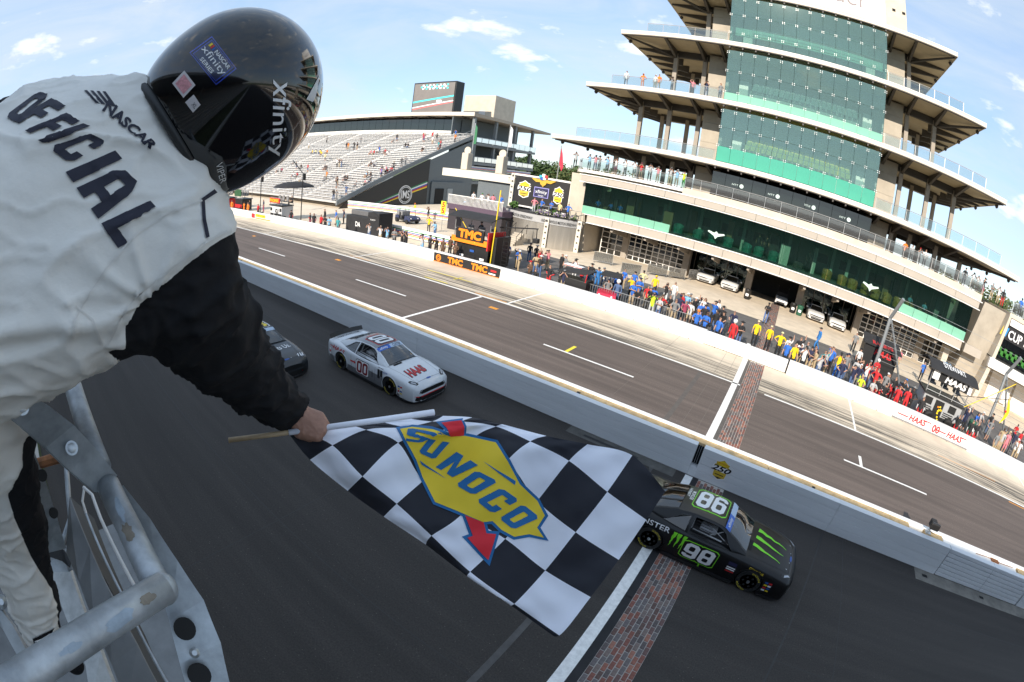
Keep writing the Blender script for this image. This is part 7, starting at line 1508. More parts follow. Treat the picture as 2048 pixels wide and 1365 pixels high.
# yellow feather sign and broom stand on the right
t = empty('pit_sign', (21.9, 33.4, 0)); p = Yp(1998, 845, 33.4); t.location.x = p.x; tag(t, 'yellow and black banana shaped pit sign on a thin arm', 'sign'); mb = MB(); n_ = 10; vs = []
for k in range(n_ + 1): a = k / n_; vs += [(.25 * math.sin(a * 3.0), 0, 3.2 - 1.9 * a), (.25 * math.sin(a * 3.0) + .34 * math.sin(math.pi * min(.97, a * .9 + .08)), 0, 3.2 - 1.9 * a)]
mb.add(vs + [(x, .04, z) for x, y, z in vs], [(2 * k, 2 * k + 1, 2 * k + 3, 2 * k + 2) for k in range(n_)] + [(2 * k + 2 * n_ + 4 - 2, 2 * k + 2 + 2 * n_, 2 * k + 2 * n_ + 4, 2 * k + 2 * n_ + 5) for k in range(n_ - 1)]); mb.build('sign_blade', YEL, t); MB().tube([(-6.5, -3.0, 2.2), (.1, 0, 3.15)], .025, 6).build('sign_arm', BLKM, t); MB().box(.1, .3, -.02, -.01, 2.2, 2.35).build('sign_patch', RED, t); MB().tube([(-6.5, -3.0, 0), (-6.5, -3.0, 2.2)], .04, 6).build('sign_stand', BLKM, t)
# ================================================================ people
random.seed(21)
def P3(*a): return Vector(a)
def skel(pose):
    """joints facing -y; returns points, edges (i, j, slot), radii"""
    J = {'pel': (0, 0, .94), 'wai': (0, .0, 1.08), 'che': (0, .0, 1.30), 'nek': (0, .0, 1.47), 'jaw': (0, -.025, 1.55), 'hed': (0, -.015, 1.64), 'top': (0, 0, 1.72)}
    for s, n in ((-1, 'r'), (1, 'l')):
        J['sh' + n] = (s * .185, 0, 1.40); J['el' + n] = (s * .245, .03, 1.13); J['ha' + n] = (s * .25, -.05, .88); J['fi' + n] = (s * .24, -.07, .79)
        J['hi' + n] = (s * .095, 0, .90); J['kn' + n] = (s * .11, -.02, .50); J['an' + n] = (s * .115, .02, .09); J['to' + n] = (s * .125, -.15, .035)
    if pose == 'photo':
        for s, n in ((-1, 'r'), (1, 'l')): J['el' + n] = (s * .30, -.16, 1.27); J['ha' + n] = (s * .09, -.22, 1.52); J['fi' + n] = (s * .045, -.21, 1.60)
    elif pose == 'hips':
        for s, n in ((-1, 'r'), (1, 'l')): J['el' + n] = (s * .40, .09, 1.16); J['ha' + n] = (s * .19, -.02, 1.03); J['fi' + n] = (s * .14, -.07, 1.02)
    elif pose == 'fold':
        for s, n in ((-1, 'r'), (1, 'l')): J['el' + n] = (s * .25, -.05, 1.14); J['ha' + n] = (s * .03, -.20, 1.19); J['fi' + n] = (-s * .08, -.19, 1.22)
    elif pose == 'lean':
        for n in ('nek', 'jaw', 'hed', 'top'): x, y, z = J[n]; J[n] = (x, y - .12, z - .03)
        for s, n in ((-1, 'r'), (1, 'l')): J['sh' + n] = (s * .185, -.06, 1.38); J['el' + n] = (s * .27, -.20, 1.18); J['ha' + n] = (s * .20, -.34, 1.06); J['fi' + n] = (s * .16, -.38, 1.05)
    elif pose == 'raise':
        J['ell'] = (.26, -.05, 1.62); J['hal'] = (.24, -.06, 1.86); J['fil'] = (.23, -.07, 1.95)
    elif pose == 'brow':
        J['elr'] = (-.33, -.08, 1.55); J['har'] = (-.14, -.14, 1.66); J['fir'] = (-.06, -.15, 1.67)
    elif pose == 'walk':
        J['knl'] = (.10, -.22, .52); J['anl'] = (.11, -.18, .12); J['tol'] = (.12, -.34, .10); J['anr'] = (-.11, .30, .16); J['tor'] = (-.12, .18, .05); J['knr'] = (-.11, .08, .50)
    elif pose == 'crouch':
        for n in J: x, y, z = J[n]; J[n] = (x, y, z - .50)
        for s, n in ((-1, 'r'), (1, 'l')): J['kn' + n] = (s * .2, -.34, .46); J['an' + n] = (s * .16, -.12, .09); J['to' + n] = (s * .18, -.30, .035); J['el' + n] = (s * .30, -.16, .70); J['ha' + n] = (s * .16, -.36, .62); J['fi' + n] = (s * .1, -.4, .6)
    elif pose == 'sit':
        for n in J: x, y, z = J[n]; J[n] = (x, y + .05, z - .48)
        for s, n in ((-1, 'r'), (1, 'l')): J['kn' + n] = (s * .12, -.40, .48); J['an' + n] = (s * .12, -.38, .09); J['to' + n] = (s * .13, -.54, .035); J['el' + n] = (s * .26, -.06, .68); J['ha' + n] = (s * .13, -.28, .58); J['fi' + n] = (s * .1, -.34, .55)
    R = {'pel': (.155, .115), 'wai': (.140, .105), 'che': (.165, .118), 'nek': (.058, .058), 'jaw': (.068, .080), 'hed': (.082, .098), 'top': (.045, .05)}
    for n in 'rl': R.update({'sh' + n: (.068, .068), 'el' + n: (.046, .046), 'ha' + n: (.034, .034), 'fi' + n: (.03, .022), 'hi' + n: (.098, .098), 'kn' + n: (.066, .066), 'an' + n: (.046, .046), 'to' + n: (.042, .032)})
    E = [('pel', 'wai', 0), ('wai', 'che', 0), ('che', 'nek', 0), ('nek', 'jaw', 2), ('jaw', 'hed', 2), ('hed', 'top', 3)]
    for n in 'rl': E += [('che', 'sh' + n, 0), ('sh' + n, 'el' + n, 0), ('el' + n, 'ha' + n, 6), ('ha' + n, 'fi' + n, 2), ('pel', 'hi' + n, 1), ('hi' + n, 'kn' + n, 1), ('kn' + n, 'an' + n, 5), ('an' + n, 'to' + n, 4)]
    return J, E, R
SLOTM = [M('slot%d' % i, (.5, .5, .5)) for i in range(8)]
_pm = {}
def person_mesh(pose, hat):
    k = (pose, hat)
    if k in _pm: return _pm[k]
    J, E, R = skel(pose); names = list(J); me = bpy.data.meshes.new('p'); me.from_pydata([J[n] for n in names], [(names.index(a), names.index(b)) for a, b, s in E], [])
    o = bpy.data.objects.new('p', me); COL.objects.link(o); md = o.modifiers.new('k', 'SKIN'); md.use_smooth_shade = True
    for i, n in enumerate(names): me.skin_vertices[0].data[i].radius = R[n]
    me.skin_vertices[0].data[0].use_root = True
    sb = o.modifiers.new('s', 'SUBSURF'); sb.levels = 1; sb.render_levels = 1
    dg = bpy.context.evaluated_depsgraph_get(); dg.update(); m2 = bpy.data.meshes.new_from_object(o.evaluated_get(dg)); bpy.data.objects.remove(o)
    mb = MB(); segs = [(Vector(J[a]), Vector(J[b]), s, max(R[a]), max(R[b])) for a, b, s in E]
    def slot(c):
        best = None
        for a, b, s, ra, rb in segs:
            d = b - a; t = max(0, min(1, (c - a).dot(d) / d.length_squared)); q = (c - a - d * t).length / (ra + (rb - ra) * t)
            if best is None or q < best[0]: best = (q, s, t)
        return best[1]
    mb.v = [tuple(v.co) for v in m2.vertices]
    hd = Vector(J['hed'])
    for p in m2.polygons:
        s = slot(p.center); mb.f.append(tuple(p.vertices))
        if s in (2, 3) and (p.center - hd).length < .16: s = 3 if (p.center.z > hd.z + .035 or (p.center.y > hd.y + .035 and p.center.z > hd.z - .06)) else 2
        mb.m.append(s)
    bpy.data.meshes.remove(m2)
    if hat == 'cap':
        mb.sphere(hd + P3(0, .0, .035), .098, 10, 6, 3, (1, 1.08, .72)); mb.prism([hd + P3(-.07, -.08, .04), hd + P3(.07, -.08, .04), hd + P3(.05, -.18, .025), hd + P3(-.05, -.18, .025)], (0, 0, .012), 3)
    if hat == 'brim':
        mb.sphere(hd + P3(0, .0, .05), .095, 10, 6, 3, (1, 1.1, .85)); mb.lathe([(.175, 0), (.17, .012)], 14, 'z', hd + P3(0, 0, .05), 3)
    if hat == 'helmet': mb.sphere(hd + P3(0, 0, .01), .14, 12, 8, 3, (.92, 1.05, 1))
    if hat == 'long': mb.sphere(hd + P3(0, .05, -.06), .105, 10, 8, 3, (1, .8, 1.55))
    if pose == 'photo': mb.bbox(hd.x - .065, hd.x + .065, hd.y - .25, hd.y - .17, hd.z - .05, hd.z + .045, .012, 7)
    # glasses band gives the face its eye line
    mb.box(hd.x - .062, hd.x + .062, hd.y - .104, hd.y - .085, hd.z - .005, hd.z + .02, 7); mb.box(hd.x - .014, hd.x + .014, hd.y - .115, hd.y - .09, hd.z - .035, hd.z - .006, 2)
    r = mb.mesh('person', SLOTM, True); _pm[k] = r; return r
PC = {}
def pc(c):
    if isinstance(c, str): c = PAL[c]
    k = tuple(round(x, 3) for x in c)
    if k not in PC: PC[k] = M('cloth_%d' % len(PC), k, rough=.8, var=.12, scale=9)
    return PC[k]
PAL = dict(black=(.014, .014, .016), navy=(.018, .022, .06), blue=(.025, .13, .50), lightblue=(.20, .42, .65), denim=(.07, .12, .24), white=(.66, .66, .65), grey=(.20, .205, .21), lightgrey=(.40, .41, .42), khaki=(.40, .31, .19), yellow=(.80, .56, .01), palegold=(.62, .58, .30), red=(.50, .02, .025), pink=(.62, .20, .24), maroon=(.30, .05, .10), teal=(.05, .28, .30), green=(.05, .25, .08), orange=(.78, .20, .02), neon=(.50, .72, .03), brown=(.10, .055, .03), straw=(.60, .50, .32), skinm=(.42, .24, .17), skind=(.10, .055, .04), suitblue=(.03, .17, .45), policeblue=(.10, .16, .34))
SK1, SK2 = pc('skinm'), pc('skind')
def setmats(o, shirt, pants, hat, shoes='black', sleeve=None, lower=None, skin=None, prop='black'):
    sk_ = skin or (SK2 if random.random() < .12 else SK1)
    ms_ = [pc(shirt), pc(pants), sk_, pc(hat), pc(shoes), pc(lower) if lower else pc(pants), pc(sleeve) if sleeve else sk_, pc(prop)]
    if lower == 'skin': ms_[5] = sk_
    for sl, m_ in zip(o.material_slots, ms_): sl.link = 'OBJECT'; sl.material = m_
PEOPLE = []
def person(x, y, z, pose, hat, hatcol, shirt, pants, zone, desc, h=1.75, rz=0, sleeve=None, lower=None, u=0, group=None, **k):
    if lower == 'skin': PAL.setdefault('skin', PAL['skinm'])
    o = bpy.data.objects.new('person', person_mesh(pose, hat)); COL.objects.link(o); o.location = (x, y, z); s = h / 1.75; o.scale = (s * random.uniform(.95, 1.1), s, s); o.rotation_euler = (0, 0, R_(rz))
    setmats(o, shirt, pants, hatcol, sleeve=sleeve, lower=lower, **k); PEOPLE.append((o, zone, desc, group or zone)); return o
PAL['skin'] = PAL['skinm']
def head_at(u, v, htop, z0=0.0, y=None):
    if y is not None: p = Yp(u, v, y); return p
    return Zp(u, v, z0 + htop)
def pit(c, lst):
    """lst of (x, y, pose, hat, hatcol, shirt, pants, desc[, options]) with head positions in a zoomed view c = (u0, v0, scale)"""
    for it in lst:
        x, y, pose, hat, hc, sh, pn, desc = it[:8]; op = dict(it[8]) if len(it) > 8 else {}
        u, v = c[0] + x / c[2], c[1] + y / c[2]; h = op.pop('h', random.uniform(1.68, 1.84)); top = h * (.98 if pose not in ('crouch', 'sit') else .70); zone = op.pop('zone', 'behind the pit wall'); rz = op.pop('rz', random.uniform(-25, 25)); z0 = op.pop('z0', 0)
        p = Zp(u, v, z0 + top - .06)
        if z0 == 0 and p.y < 28.75: p.y = 28.75
        person(p.x, p.y, z0, pose, hat, hc, sh, pn, zone, desc, h, rz, **op)
C4, C5, C6, C8, CH, CL, CB = (1040, 470, 7.314), (1270, 530, 8.192), (1480, 600, 7.186), (1820, 750, 5.25), (1640, 620, 4.549), (440, 330, 6.4), (740, 380, 6.4)
W_ = 'behind the wall left of the bricks'; RW = 'behind the wall right of the bricks'; LW = 'behind the far left pit wall'; TM = 'beside the orange lettered cart'; HA = 'beside the silver pit cart'
pit(C4, [(160, 130, 'stand', 'brim', 'black', 'black', 'denim', 'person in black with wide hat', dict(rz=180, zone='at the podium steps')), (255, 165, 'stand', 'brim', 'grey', 'black', 'denim', 'person in black with grey hat', dict(rz=170, zone='at the podium steps')), (325, 240, 'photo', '', 'brown', 'pink', 'black', 'person in pale pink top and shorts', dict(lower='skin', zone='at the podium steps')), (430, 230, 'photo', '', 'brown', 'pink', 'khaki', 'person in pink shirt', dict(zone='at the podium steps')),
 (135, 400, 'fold', 'cap', 'red', 'brown', 'black', 'crew member in brown suit', dict(sleeve='brown', zone=TM)), (235, 500, 'crouch', '', 'brown', 'black', 'black', 'crouching crew member', dict(sleeve='black', zone=TM)), (450, 455, 'hips', '', 'brown', 'black', 'red', 'crew member in black and red', dict(sleeve='red', zone='beside the black equipment cart')), (635, 535, 'photo', 'cap', 'grey', 'navy', 'khaki', 'person in navy with hands raised', dict(zone='beside the black equipment cart', lower='skin')), (830, 365, 'photo', 'brim', 'black', 'white', 'white', 'photographer in white with black hat', dict(zone='beside the black equipment cart')), (630, 290, 'stand', '', 'brown', 'black', 'black', 'person in black tee', dict(zone='at the podium steps')), (930, 465, 'photo', 'cap', 'black', 'red', 'denim', 'photographer in red and white shirt', dict(zone=W_)), (1045, 545, 'stand', 'cap', 'grey', 'lightblue', 'black', 'person in light blue polo', dict(zone=W_)), (1065, 435, 'stand', 'brim', 'black', 'black', 'black', 'person in black shirt', dict(zone=W_)), (1165, 480, 'lean', 'cap', 'black', 'suitblue', 'suitblue', 'official in blue racing suit', dict(sleeve='suitblue', zone='beside the red golf cart')), (1430, 560, 'stand', 'cap', 'black', 'blue', 'khaki', 'person in blue polo', dict(zone=W_)), (1545, 515, 'stand', '', 'brown', 'blue', 'khaki', 'person in blue polo', dict(zone=W_)), (1695, 550, 'stand', 'cap', 'black', 'blue', 'black', 'person in blue polo', dict(zone=W_)), (1820, 535, 'hips', 'cap', 'black', 'palegold', 'lightgrey', 'person in pale yellow shirt', dict(zone=W_, skin=SK2)), (1660, 620, 'lean', '', 'straw', 'yellow', 'black', 'person in bright yellow shirt', dict(zone=W_)), (1680, 700, 'fold', '', 'brown', 'blue', 'khaki', 'person in blue polo', dict(zone=W_)), (1755, 790, 'lean', '', 'brown', 'black', 'black', 'person in black polo', dict(zone=W_)), (2000, 610, 'stand', 'cap', 'yellow', 'yellow', 'black', 'person in bright yellow shirt', dict(zone=W_)), (1450, 680, 'stand', 'helmet', 'white', 'denim', 'denim', 'denim suited marshal in white helmet', dict(sleeve='denim', zone='beside the red golf cart')), (1290, 705, 'sit', 'helmet', 'navy', 'denim', 'denim', 'marshal in denim blue suit driving', dict(sleeve='denim', zone='beside the red golf cart')), (1980, 765, 'lean', 'cap', 'navy', 'blue', 'khaki', 'person in blue polo', dict(zone=W_)), (1970, 855, 'photo', '', 'brown', 'neon', 'lightgrey', 'photographer in neon vest', dict(sleeve='black', zone=W_))])
pit(C5, [(430, 535, 'fold', 'long', 'brown', 'lightgrey', 'denim', 'person in pale blouse and jeans', dict(zone=W_)), (610, 505, 'lean', '', 'black', 'black', 'khaki', 'person in black polo', dict(zone=W_)), (690, 560, 'lean', '', 'brown', 'grey', 'khaki', 'person in grey polo', dict(zone=W_)), (760, 510, 'stand', 'cap', 'navy', 'navy', 'denim', 'person in navy shirt', dict(zone=W_)), (850, 590, 'lean', '', 'brown', 'maroon', 'black', 'person in maroon shirt', dict(zone=W_, lower='skin')), (880, 480, 'stand', 'cap', 'white', 'lightblue', 'grey', 'person in pale blue', dict(zone=W_)), (925, 485, 'stand', 'cap', 'grey', 'grey', 'black', 'person in grey polo', dict(zone=W_)), (935, 615, 'brow', '', 'straw', 'white', 'khaki', 'person in white shirt and khaki shorts', dict(zone=W_, lower='skin')), (1030, 765, 'lean', 'cap', 'orange', 'blue', 'black', 'person in blue polo', dict(zone=W_)), (1170, 675, 'stand', 'brim', 'black', 'black', 'denim', 'trooper in black hat', dict(zone=W_)), (1100, 555, 'stand', 'cap', 'black', 'white', 'white', 'person in white shirt', dict(zone=W_)), (1160, 565, 'brow', 'long', 'brown', 'white', 'white', 'person in white shirt', dict(zone=W_)), (1190, 635, 'stand', 'cap', 'navy', 'blue', 'denim', 'person in blue polo', dict(zone=W_)), (1385, 590, 'fold', 'long', 'black', 'white', 'denim', 'person in white shirt', dict(zone=W_)), (1460, 695, 'stand', 'brim', 'black', 'black', 'denim', 'trooper in black hat', dict(zone=W_)), (1370, 755, 'stand', 'brim', 'black', 'black', 'denim', 'trooper in black hat', dict(zone=W_)), (1485, 770, 'lean', 'brim', 'black', 'black', 'denim', 'trooper in black hat', dict(zone=W_)), (1170, 815, 'fold', '', 'brown', 'blue', 'black', 'person in blue polo', dict(zone=W_, skin=SK2)), (1395, 895, 'stand', '', 'brown', 'blue', 'black', 'person in blue polo', dict(zone=W_)), (1655, 760, 'lean', '', 'black', 'navy', 'black', 'person in navy shirt', dict(zone=W_)), (1655, 920, 'stand', 'helmet', 'white', 'red', 'red', 'marshal in red suit and white helmet', dict(sleeve='red', zone=W_)), (1770, 945, 'fold', 'brim', 'black', 'black', 'policeblue', 'trooper in black hat', dict(zone=W_)), (540, 310, 'photo', 'long', 'brown', 'black', 'white', 'person in black top and white skirt', dict(zone=W_, lower='skin')), (675, 295, 'stand', '', 'black', 'white', 'lightgrey', 'person in white shirt', dict(zone=W_, h=1.9)), (335, 375, 'stand', 'cap', 'black', 'blue', 'khaki', 'person in blue polo', dict(zone=W_))])
pit(C6, [(425, 55, 'fold', 'cap', 'black', 'black', 'policeblue', 'trooper in black vest and blue trousers', dict(zone='on the brick path', rz=0)), (275, 315, 'stand', 'cap', 'straw', 'yellow', 'black', 'person in bright yellow shirt', dict(zone='at the end of the brick path', rz=0)), (460, 390, 'stand', 'cap', 'straw', 'yellow', 'black', 'person in bright yellow shirt', dict(zone='at the end of the brick path', rz=5)), (615, 480, 'hips', 'cap', 'palegold', 'yellow', 'black', 'person in bright yellow shirt', dict(zone='at the end of the brick path', rz=5)), (715, 630, 'stand', 'cap', 'white', 'blue', 'black', 'person in blue polo', dict(zone=RW)), (820, 650, 'stand', '', 'straw', 'yellow', 'black', 'person in bright yellow shirt', dict(zone=RW)), (890, 550, 'raise', '', 'brown', 'black', 'black', 'person in black tee with raised arm', dict(zone=RW)), (990, 615, 'stand', '', 'grey', 'grey', 'black', 'person in grey shirt', dict(zone=RW)), (965, 680, 'photo', 'cap', 'black', 'white', 'black', 'photographer in white shirt', dict(zone=RW)), (1105, 680, 'stand', '', 'brown', 'black', 'denim', 'person in black tee', dict(zone=RW)), (1175, 415, 'walk', 'cap', 'black', 'suitblue', 'suitblue', 'running person in blue racing suit', dict(sleeve='suitblue', zone='on the paddock road', rz=-70)), (1050, 800, 'crouch', '', 'straw', 'lightgrey', 'lightgrey', 'crouching photographer in grey', dict(zone=RW)), (1190, 800, 'photo', '', 'black', 'lightgrey', 'denim', 'photographer in grey shirt', dict(zone=RW)), (1345, 690, 'photo', 'cap', 'black', 'white', 'navy', 'photographer in white shirt', dict(zone=RW, lower='skin')), (1240, 745, 'raise', '', 'brown', 'teal', 'denim', 'person in teal with raised arm', dict(zone=RW)), (1465, 775, 'photo', 'cap', 'black', 'yellow', 'blue', 'photographer in yellow and blue', dict(zone=RW)), (1545, 790, 'stand', 'cap', 'navy', 'navy', 'navy', 'person in navy shirt', dict(zone=RW)), (1690, 485, 'stand', '', 'brown', 'grey', 'black', 'crew member in dark grey with a broom', dict(zone='before the right garage door')), (1750, 710, 'stand', 'cap', 'black', 'white', 'black', 'person in white shirt', dict(zone=RW)), (1710, 865, 'stand', 'cap', 'black', 'lightgrey', 'denim', 'person in light grey', dict(zone=RW)), (1700, 1000, 'crouch', 'cap', 'black', 'neon', 'black', 'crouching photographer in neon vest', dict(zone=RW)), (1775, 1100, 'crouch', 'long', 'straw', 'neon', 'black', 'long haired photographer in neon vest', dict(zone=RW)), (1890, 885, 'stand', 'cap', 'grey', 'red', 'red', 'safety worker in red suit', dict(sleeve='red', zone=RW)), (2000, 870, 'fold', 'helmet', 'white', 'red', 'red', 'marshal in red suit and white helmet', dict(sleeve='red', zone=RW))])
pit(C8, [(160, 255, 'stand', '', 'brown', 'black', 'red', 'crew member in black with red trousers', dict(sleeve='lightgrey', zone=HA)), (575, 475, 'lean', '', 'black', 'black', 'red', 'crew member in black with red trousers', dict(sleeve='lightgrey', zone=HA)), (725, 555, 'stand', '', 'brown', 'black', 'red', 'crew member in black with red trousers', dict(sleeve='lightgrey', zone='right of the silver pit cart')), (775, 560, 'stand', '', 'brown', 'black', 'red', 'crew member in black with red trousers', dict(sleeve='lightgrey', zone='right of the silver pit cart')), (880, 415, 'stand', 'cap', 'black', 'black', 'denim', 'person in black tee and jeans', dict(zone='right of the silver pit cart')), (1005, 590, 'stand', 'cap', 'grey', 'lightgrey', 'khaki', 'person in grey tee', dict(zone='at the right edge of the pits')), (1060, 605, 'stand', 'long', 'straw', 'pink', 'pink', 'person in pink dress', dict(zone='at the right edge of the pits', lower='skin')), (1140, 525, 'stand', '', 'black', 'red', 'black', 'person in red shirt', dict(zone='at the right edge of the pits', skin=SK2)), (1190, 595, 'stand', '', 'black', 'red', 'khaki', 'person in red shirt', dict(zone='at the right edge of the pits')), (945, 610, 'stand', '', 'brown', 'grey', 'khaki', 'person in grey tee', dict(zone='at the right edge of the pits'))])
pit(CH, [(790, 640, 'photo', 'cap', 'blue', 'lightblue', 'black', 'crew member in blue and white', dict(zone=HA)), (750, 720, 'stand', '', 'brown', 'red', 'red', 'crew member in red and black', dict(sleeve='black', zone=HA)), (825, 720, 'stand', '', 'brown', 'red', 'red', 'crew member in red and black', dict(sleeve='black', zone=HA)), (560, 640, 'crouch', '', 'brown', 'black', 'red', 'crouching crew member in black', dict(sleeve='lightgrey', zone=HA)), (610, 680, 'crouch', 'cap', 'black', 'black', 'black', 'crouching crew member in black', dict(sleeve='red', zone=HA)), (745, 370, 'stand', '', 'brown', 'pink', 'khaki', 'person in pink shirt', dict(zone='behind the low black pit cart')), (960, 480, 'stand', '', 'black', 'blue', 'black', 'person in blue polo', dict(zone='behind the silver pit cart')), (700, 620, 'stand', '', 'brown', 'black', 'red', 'crew member in black', dict(sleeve='red', zone=HA)), (640, 590, 'crouch', '', 'brown', 'black', 'black', 'crouching crew member in black', dict(sleeve='lightgrey', zone=HA)), (505, 640, 'crouch', '', 'brown', 'lightgrey', 'red', 'crouching crew member in grey and red', dict(zone=HA))])
pit(CL, [(1180, 655, 'stand', '', 'black', 'red', 'black', 'person in red shirt', dict(zone=LW)), (1265, 670, 'fold', 'cap', 'black', 'black', 'black', 'person in black shirt', dict(zone=LW)), (1350, 675, 'fold', '', 'grey', 'lightblue', 'black', 'person in light blue shirt', dict(zone=LW)), (1515, 680, 'stand', '', 'brown', 'teal', 'grey', 'person in teal shirt', dict(zone=LW)), (1345, 570, 'stand', '', 'black', 'black', 'black', 'person in black jacket', dict(zone=LW, sleeve='black', h=1.9)), (1490, 585, 'stand', '', 'brown', 'blue', 'khaki', 'person in bright blue shirt', dict(zone=LW)), (1590, 575, 'brow', '', 'brown', 'navy', 'black', 'person in navy shirt', dict(zone=LW)), (880, 590, 'stand', 'cap', 'black', 'black', 'black', 'crew member in black and red', dict(sleeve='red', zone='right of the number 51 cart')), (960, 640, 'fold', '', 'brown', 'black', 'maroon', 'crew member in black and red', dict(sleeve='red', zone='right of the number 51 cart')), (1020, 645, 'stand', '', 'brown', 'black', 'black', 'crew member in black', dict(sleeve='maroon', zone='right of the number 51 cart')), (380, 455, 'stand', 'cap', 'black', 'black', 'black', 'crew member in black', dict(sleeve='black', zone='left of the number 51 cart')), (310, 480, 'fold', '', 'brown', 'orange', 'orange', 'crew member in orange suit', dict(sleeve='orange', zone='left of the number 51 cart')), (345, 490, 'stand', '', 'brown', 'orange', 'orange', 'crew member in orange suit', dict(sleeve='orange', zone='left of the number 51 cart')), (30, 475, 'stand', '', 'brown', 'orange', 'orange', 'crew member in orange suit', dict(sleeve='orange', zone='beside the far red pit cart')), (490, 505, 'stand', '', 'brown', 'red', 'black', 'crew member in red and black', dict(sleeve='black', zone='left of the number 51 cart')), (560, 450, 'stand', '', 'brown', 'navy', 'maroon', 'crew member in navy', dict(zone='left of the number 51 cart')), (920, 400, 'sit', '', 'brown', 'black', 'black', 'crew chief in black', dict(zone='on top of the number 51 cart', z0=1.85)), (1755, 770, 'photo', '', 'brown', 'lightgrey', 'denim', 'photographer in grey', dict(zone='before the black enclosure')), (1925, 800, 'photo', '', 'straw', 'white', 'khaki', 'photographer in white', dict(zone='before the black enclosure'))])
pit(CB, [(150, 490, 'photo', '', 'brown', 'lightblue', 'grey', 'photographer in pale blue shirt', dict(zone=LW)), (220, 510, 'fold', '', 'brown', 'grey', 'black', 'person in grey shirt', dict(zone=LW)), (300, 530, 'photo', 'cap', 'grey', 'black', 'black', 'photographer in black', dict(zone=LW)), (350, 555, 'photo', 'long', 'brown', 'black', 'black', 'photographer in black', dict(zone=LW)), (475, 530, 'photo', '', 'grey', 'grey', 'grey', 'photographer in grey shirt', dict(zone=LW)), (610, 585, 'photo', 'cap', 'black', 'lightgrey', 'lightblue', 'photographer in light grey', dict(zone=LW)), (780, 590, 'hips', 'cap', 'black', 'black', 'black', 'crew member in black', dict(sleeve='black', zone='left of the orange lettered cart')), (860, 610, 'lean', 'cap', 'black', 'black', 'black', 'stooping crew member in black', dict(sleeve='black', zone='left of the orange lettered cart')), (945, 630, 'stand', 'cap', 'black', 'brown', 'brown', 'crew member in brown suit', dict(sleeve='brown', zone='left of the orange lettered cart')), (1040, 610, 'stand', 'cap', 'brown', 'brown', 'black', 'crew member in brown suit', dict(sleeve='brown', zone='left of the orange lettered cart')), (1090, 685, 'fold', '', 'brown', 'brown', 'black', 'crew member in brown suit', dict(sleeve='brown', zone='left of the orange lettered cart')), (765, 352, 'hips', '', 'brown', 'yellow', 'black', 'person in bright yellow shirt with hands on hips', dict(zone='beyond the striped wall')), (845, 410, 'lean', 'cap', 'grey', 'lightblue', 'denim', 'camera operator in light blue', dict(zone='beyond the striped wall')), (755, 220, 'photo', '', 'brown', 'black', 'black', 'person in black shirt', dict(zone='before the black end wall of the bleachers', lower='skin')), (580, 178, 'stand', 'cap', 'orange', 'yellow', 'yellow', 'person in yellow', dict(zone='before the black end wall of the bleachers')), (1220, 130, 'fold', 'cap', 'white', 'lightblue', 'black', 'person in pale blue', dict(zone='below the suite header beam')), (1610, 510, 'sit', '', 'brown', 'brown', 'black', 'crew chief in brown patterned suit', dict(zone='on the orange lettered cart', z0=1.9)), (1430, 420, 'sit', 'cap', 'black', 'black', 'black', 'crew chief in black', dict(zone='on the orange lettered cart', z0=1.9)), (1905, 760, 'brow', '', 'brown', 'black', 'black', 'person in black shaded by a hand', dict(zone='right of the orange lettered cart')), (1780, 690, 'stand', 'cap', 'black', 'blue', 'black', 'person in blue shirt', dict(zone='right of the orange lettered cart'))])
# more of the crush behind the wall
XT = [('person in grey shirt', 'grey'), ('person in white shirt', 'white'), ('person in navy shirt', 'navy'), ('person in red shirt', 'red'), ('person in black shirt', 'black'), ('person in blue polo', 'blue'), ('person in khaki shirt', 'khaki'), ('person in light grey', 'lightgrey')]
for (xa, xb, ya, yb, n_, zone) in ((1.9, 8.6, 29.2, 31.8, 15, RW), (-13.5, -3.2, 29.9, 33.5, 13, W_), (16.2, 22.5, 29.4, 33.0, 9, 'at the right edge of the pits'), (8.4, 11.4, 29.3, 31.5, 5, HA), (-19.5, -15.5, 30.0, 34.5, 6, 'right of the orange lettered cart')):
    for i in range(n_):
        ds, col = random.choice(XT); person(xa + (xb - xa) * (i + random.uniform(.1, .9)) / n_, random.uniform(ya, yb), 0, random.choice(('photo', 'stand', 'fold', 'lean', 'hips', 'brow', 'raise')), random.choice(('cap', '', 'long', 'cap', 'brim')), random.choice(('black', 'grey', 'brown', 'white', 'navy')), col, random.choice(('black', 'denim', 'khaki', 'grey')), zone, ds, random.uniform(1.6, 1.86), random.uniform(-60, 60), lower=random.choice((None, None, 'skin')))
# standing on planes we know
def row(lst, y, z, zone, c=(0, 0, 1)):
    for it in lst:
        u, pose, hat, hc, sh, pn, desc = it[:7]; op = dict(it[7]) if len(it) > 7 else {}
        v = op.pop('v', None); h = op.pop('h', random.uniform(1.66, 1.82)); uu = c[0] + u / c[2]
        lo, hi = -40.0, 60.0
        for _ in range(40):       # find x whose head projects at column uu
            m_ = (lo + hi) / 2
            if proj((m_, y, z + 1.5))[0] < uu: lo = m_
            else: hi = m_
        person(lo, y, z, pose, hat, hc, sh, pn, zone, desc, h, op.pop('rz', random.uniform(-30, 30)), **op)
row([(1070, 'hips', '', 'brown', 'pink', 'lightgrey', 'person in pink polo'), (1085, 'hips', '', 'brown', 'blue', 'black', 'person in blue polo and shorts', dict(lower='skin')), (1104, 'fold', '', 'brown', 'blue', 'black', 'person in blue polo'), (1121, 'stand', '', 'brown', 'palegold', 'black', 'person in pale yellow green shirt'), (1138, 'hips', '', 'brown', 'blue', 'black', 'person in blue polo')], 45.0, 3.37, 'on the podium stage')
row([(1153, 'photo', '', 'brown', 'lightgrey', 'black', 'photographer in grey')], 46.2, 8.93, 'on the left terrace of the pagoda')
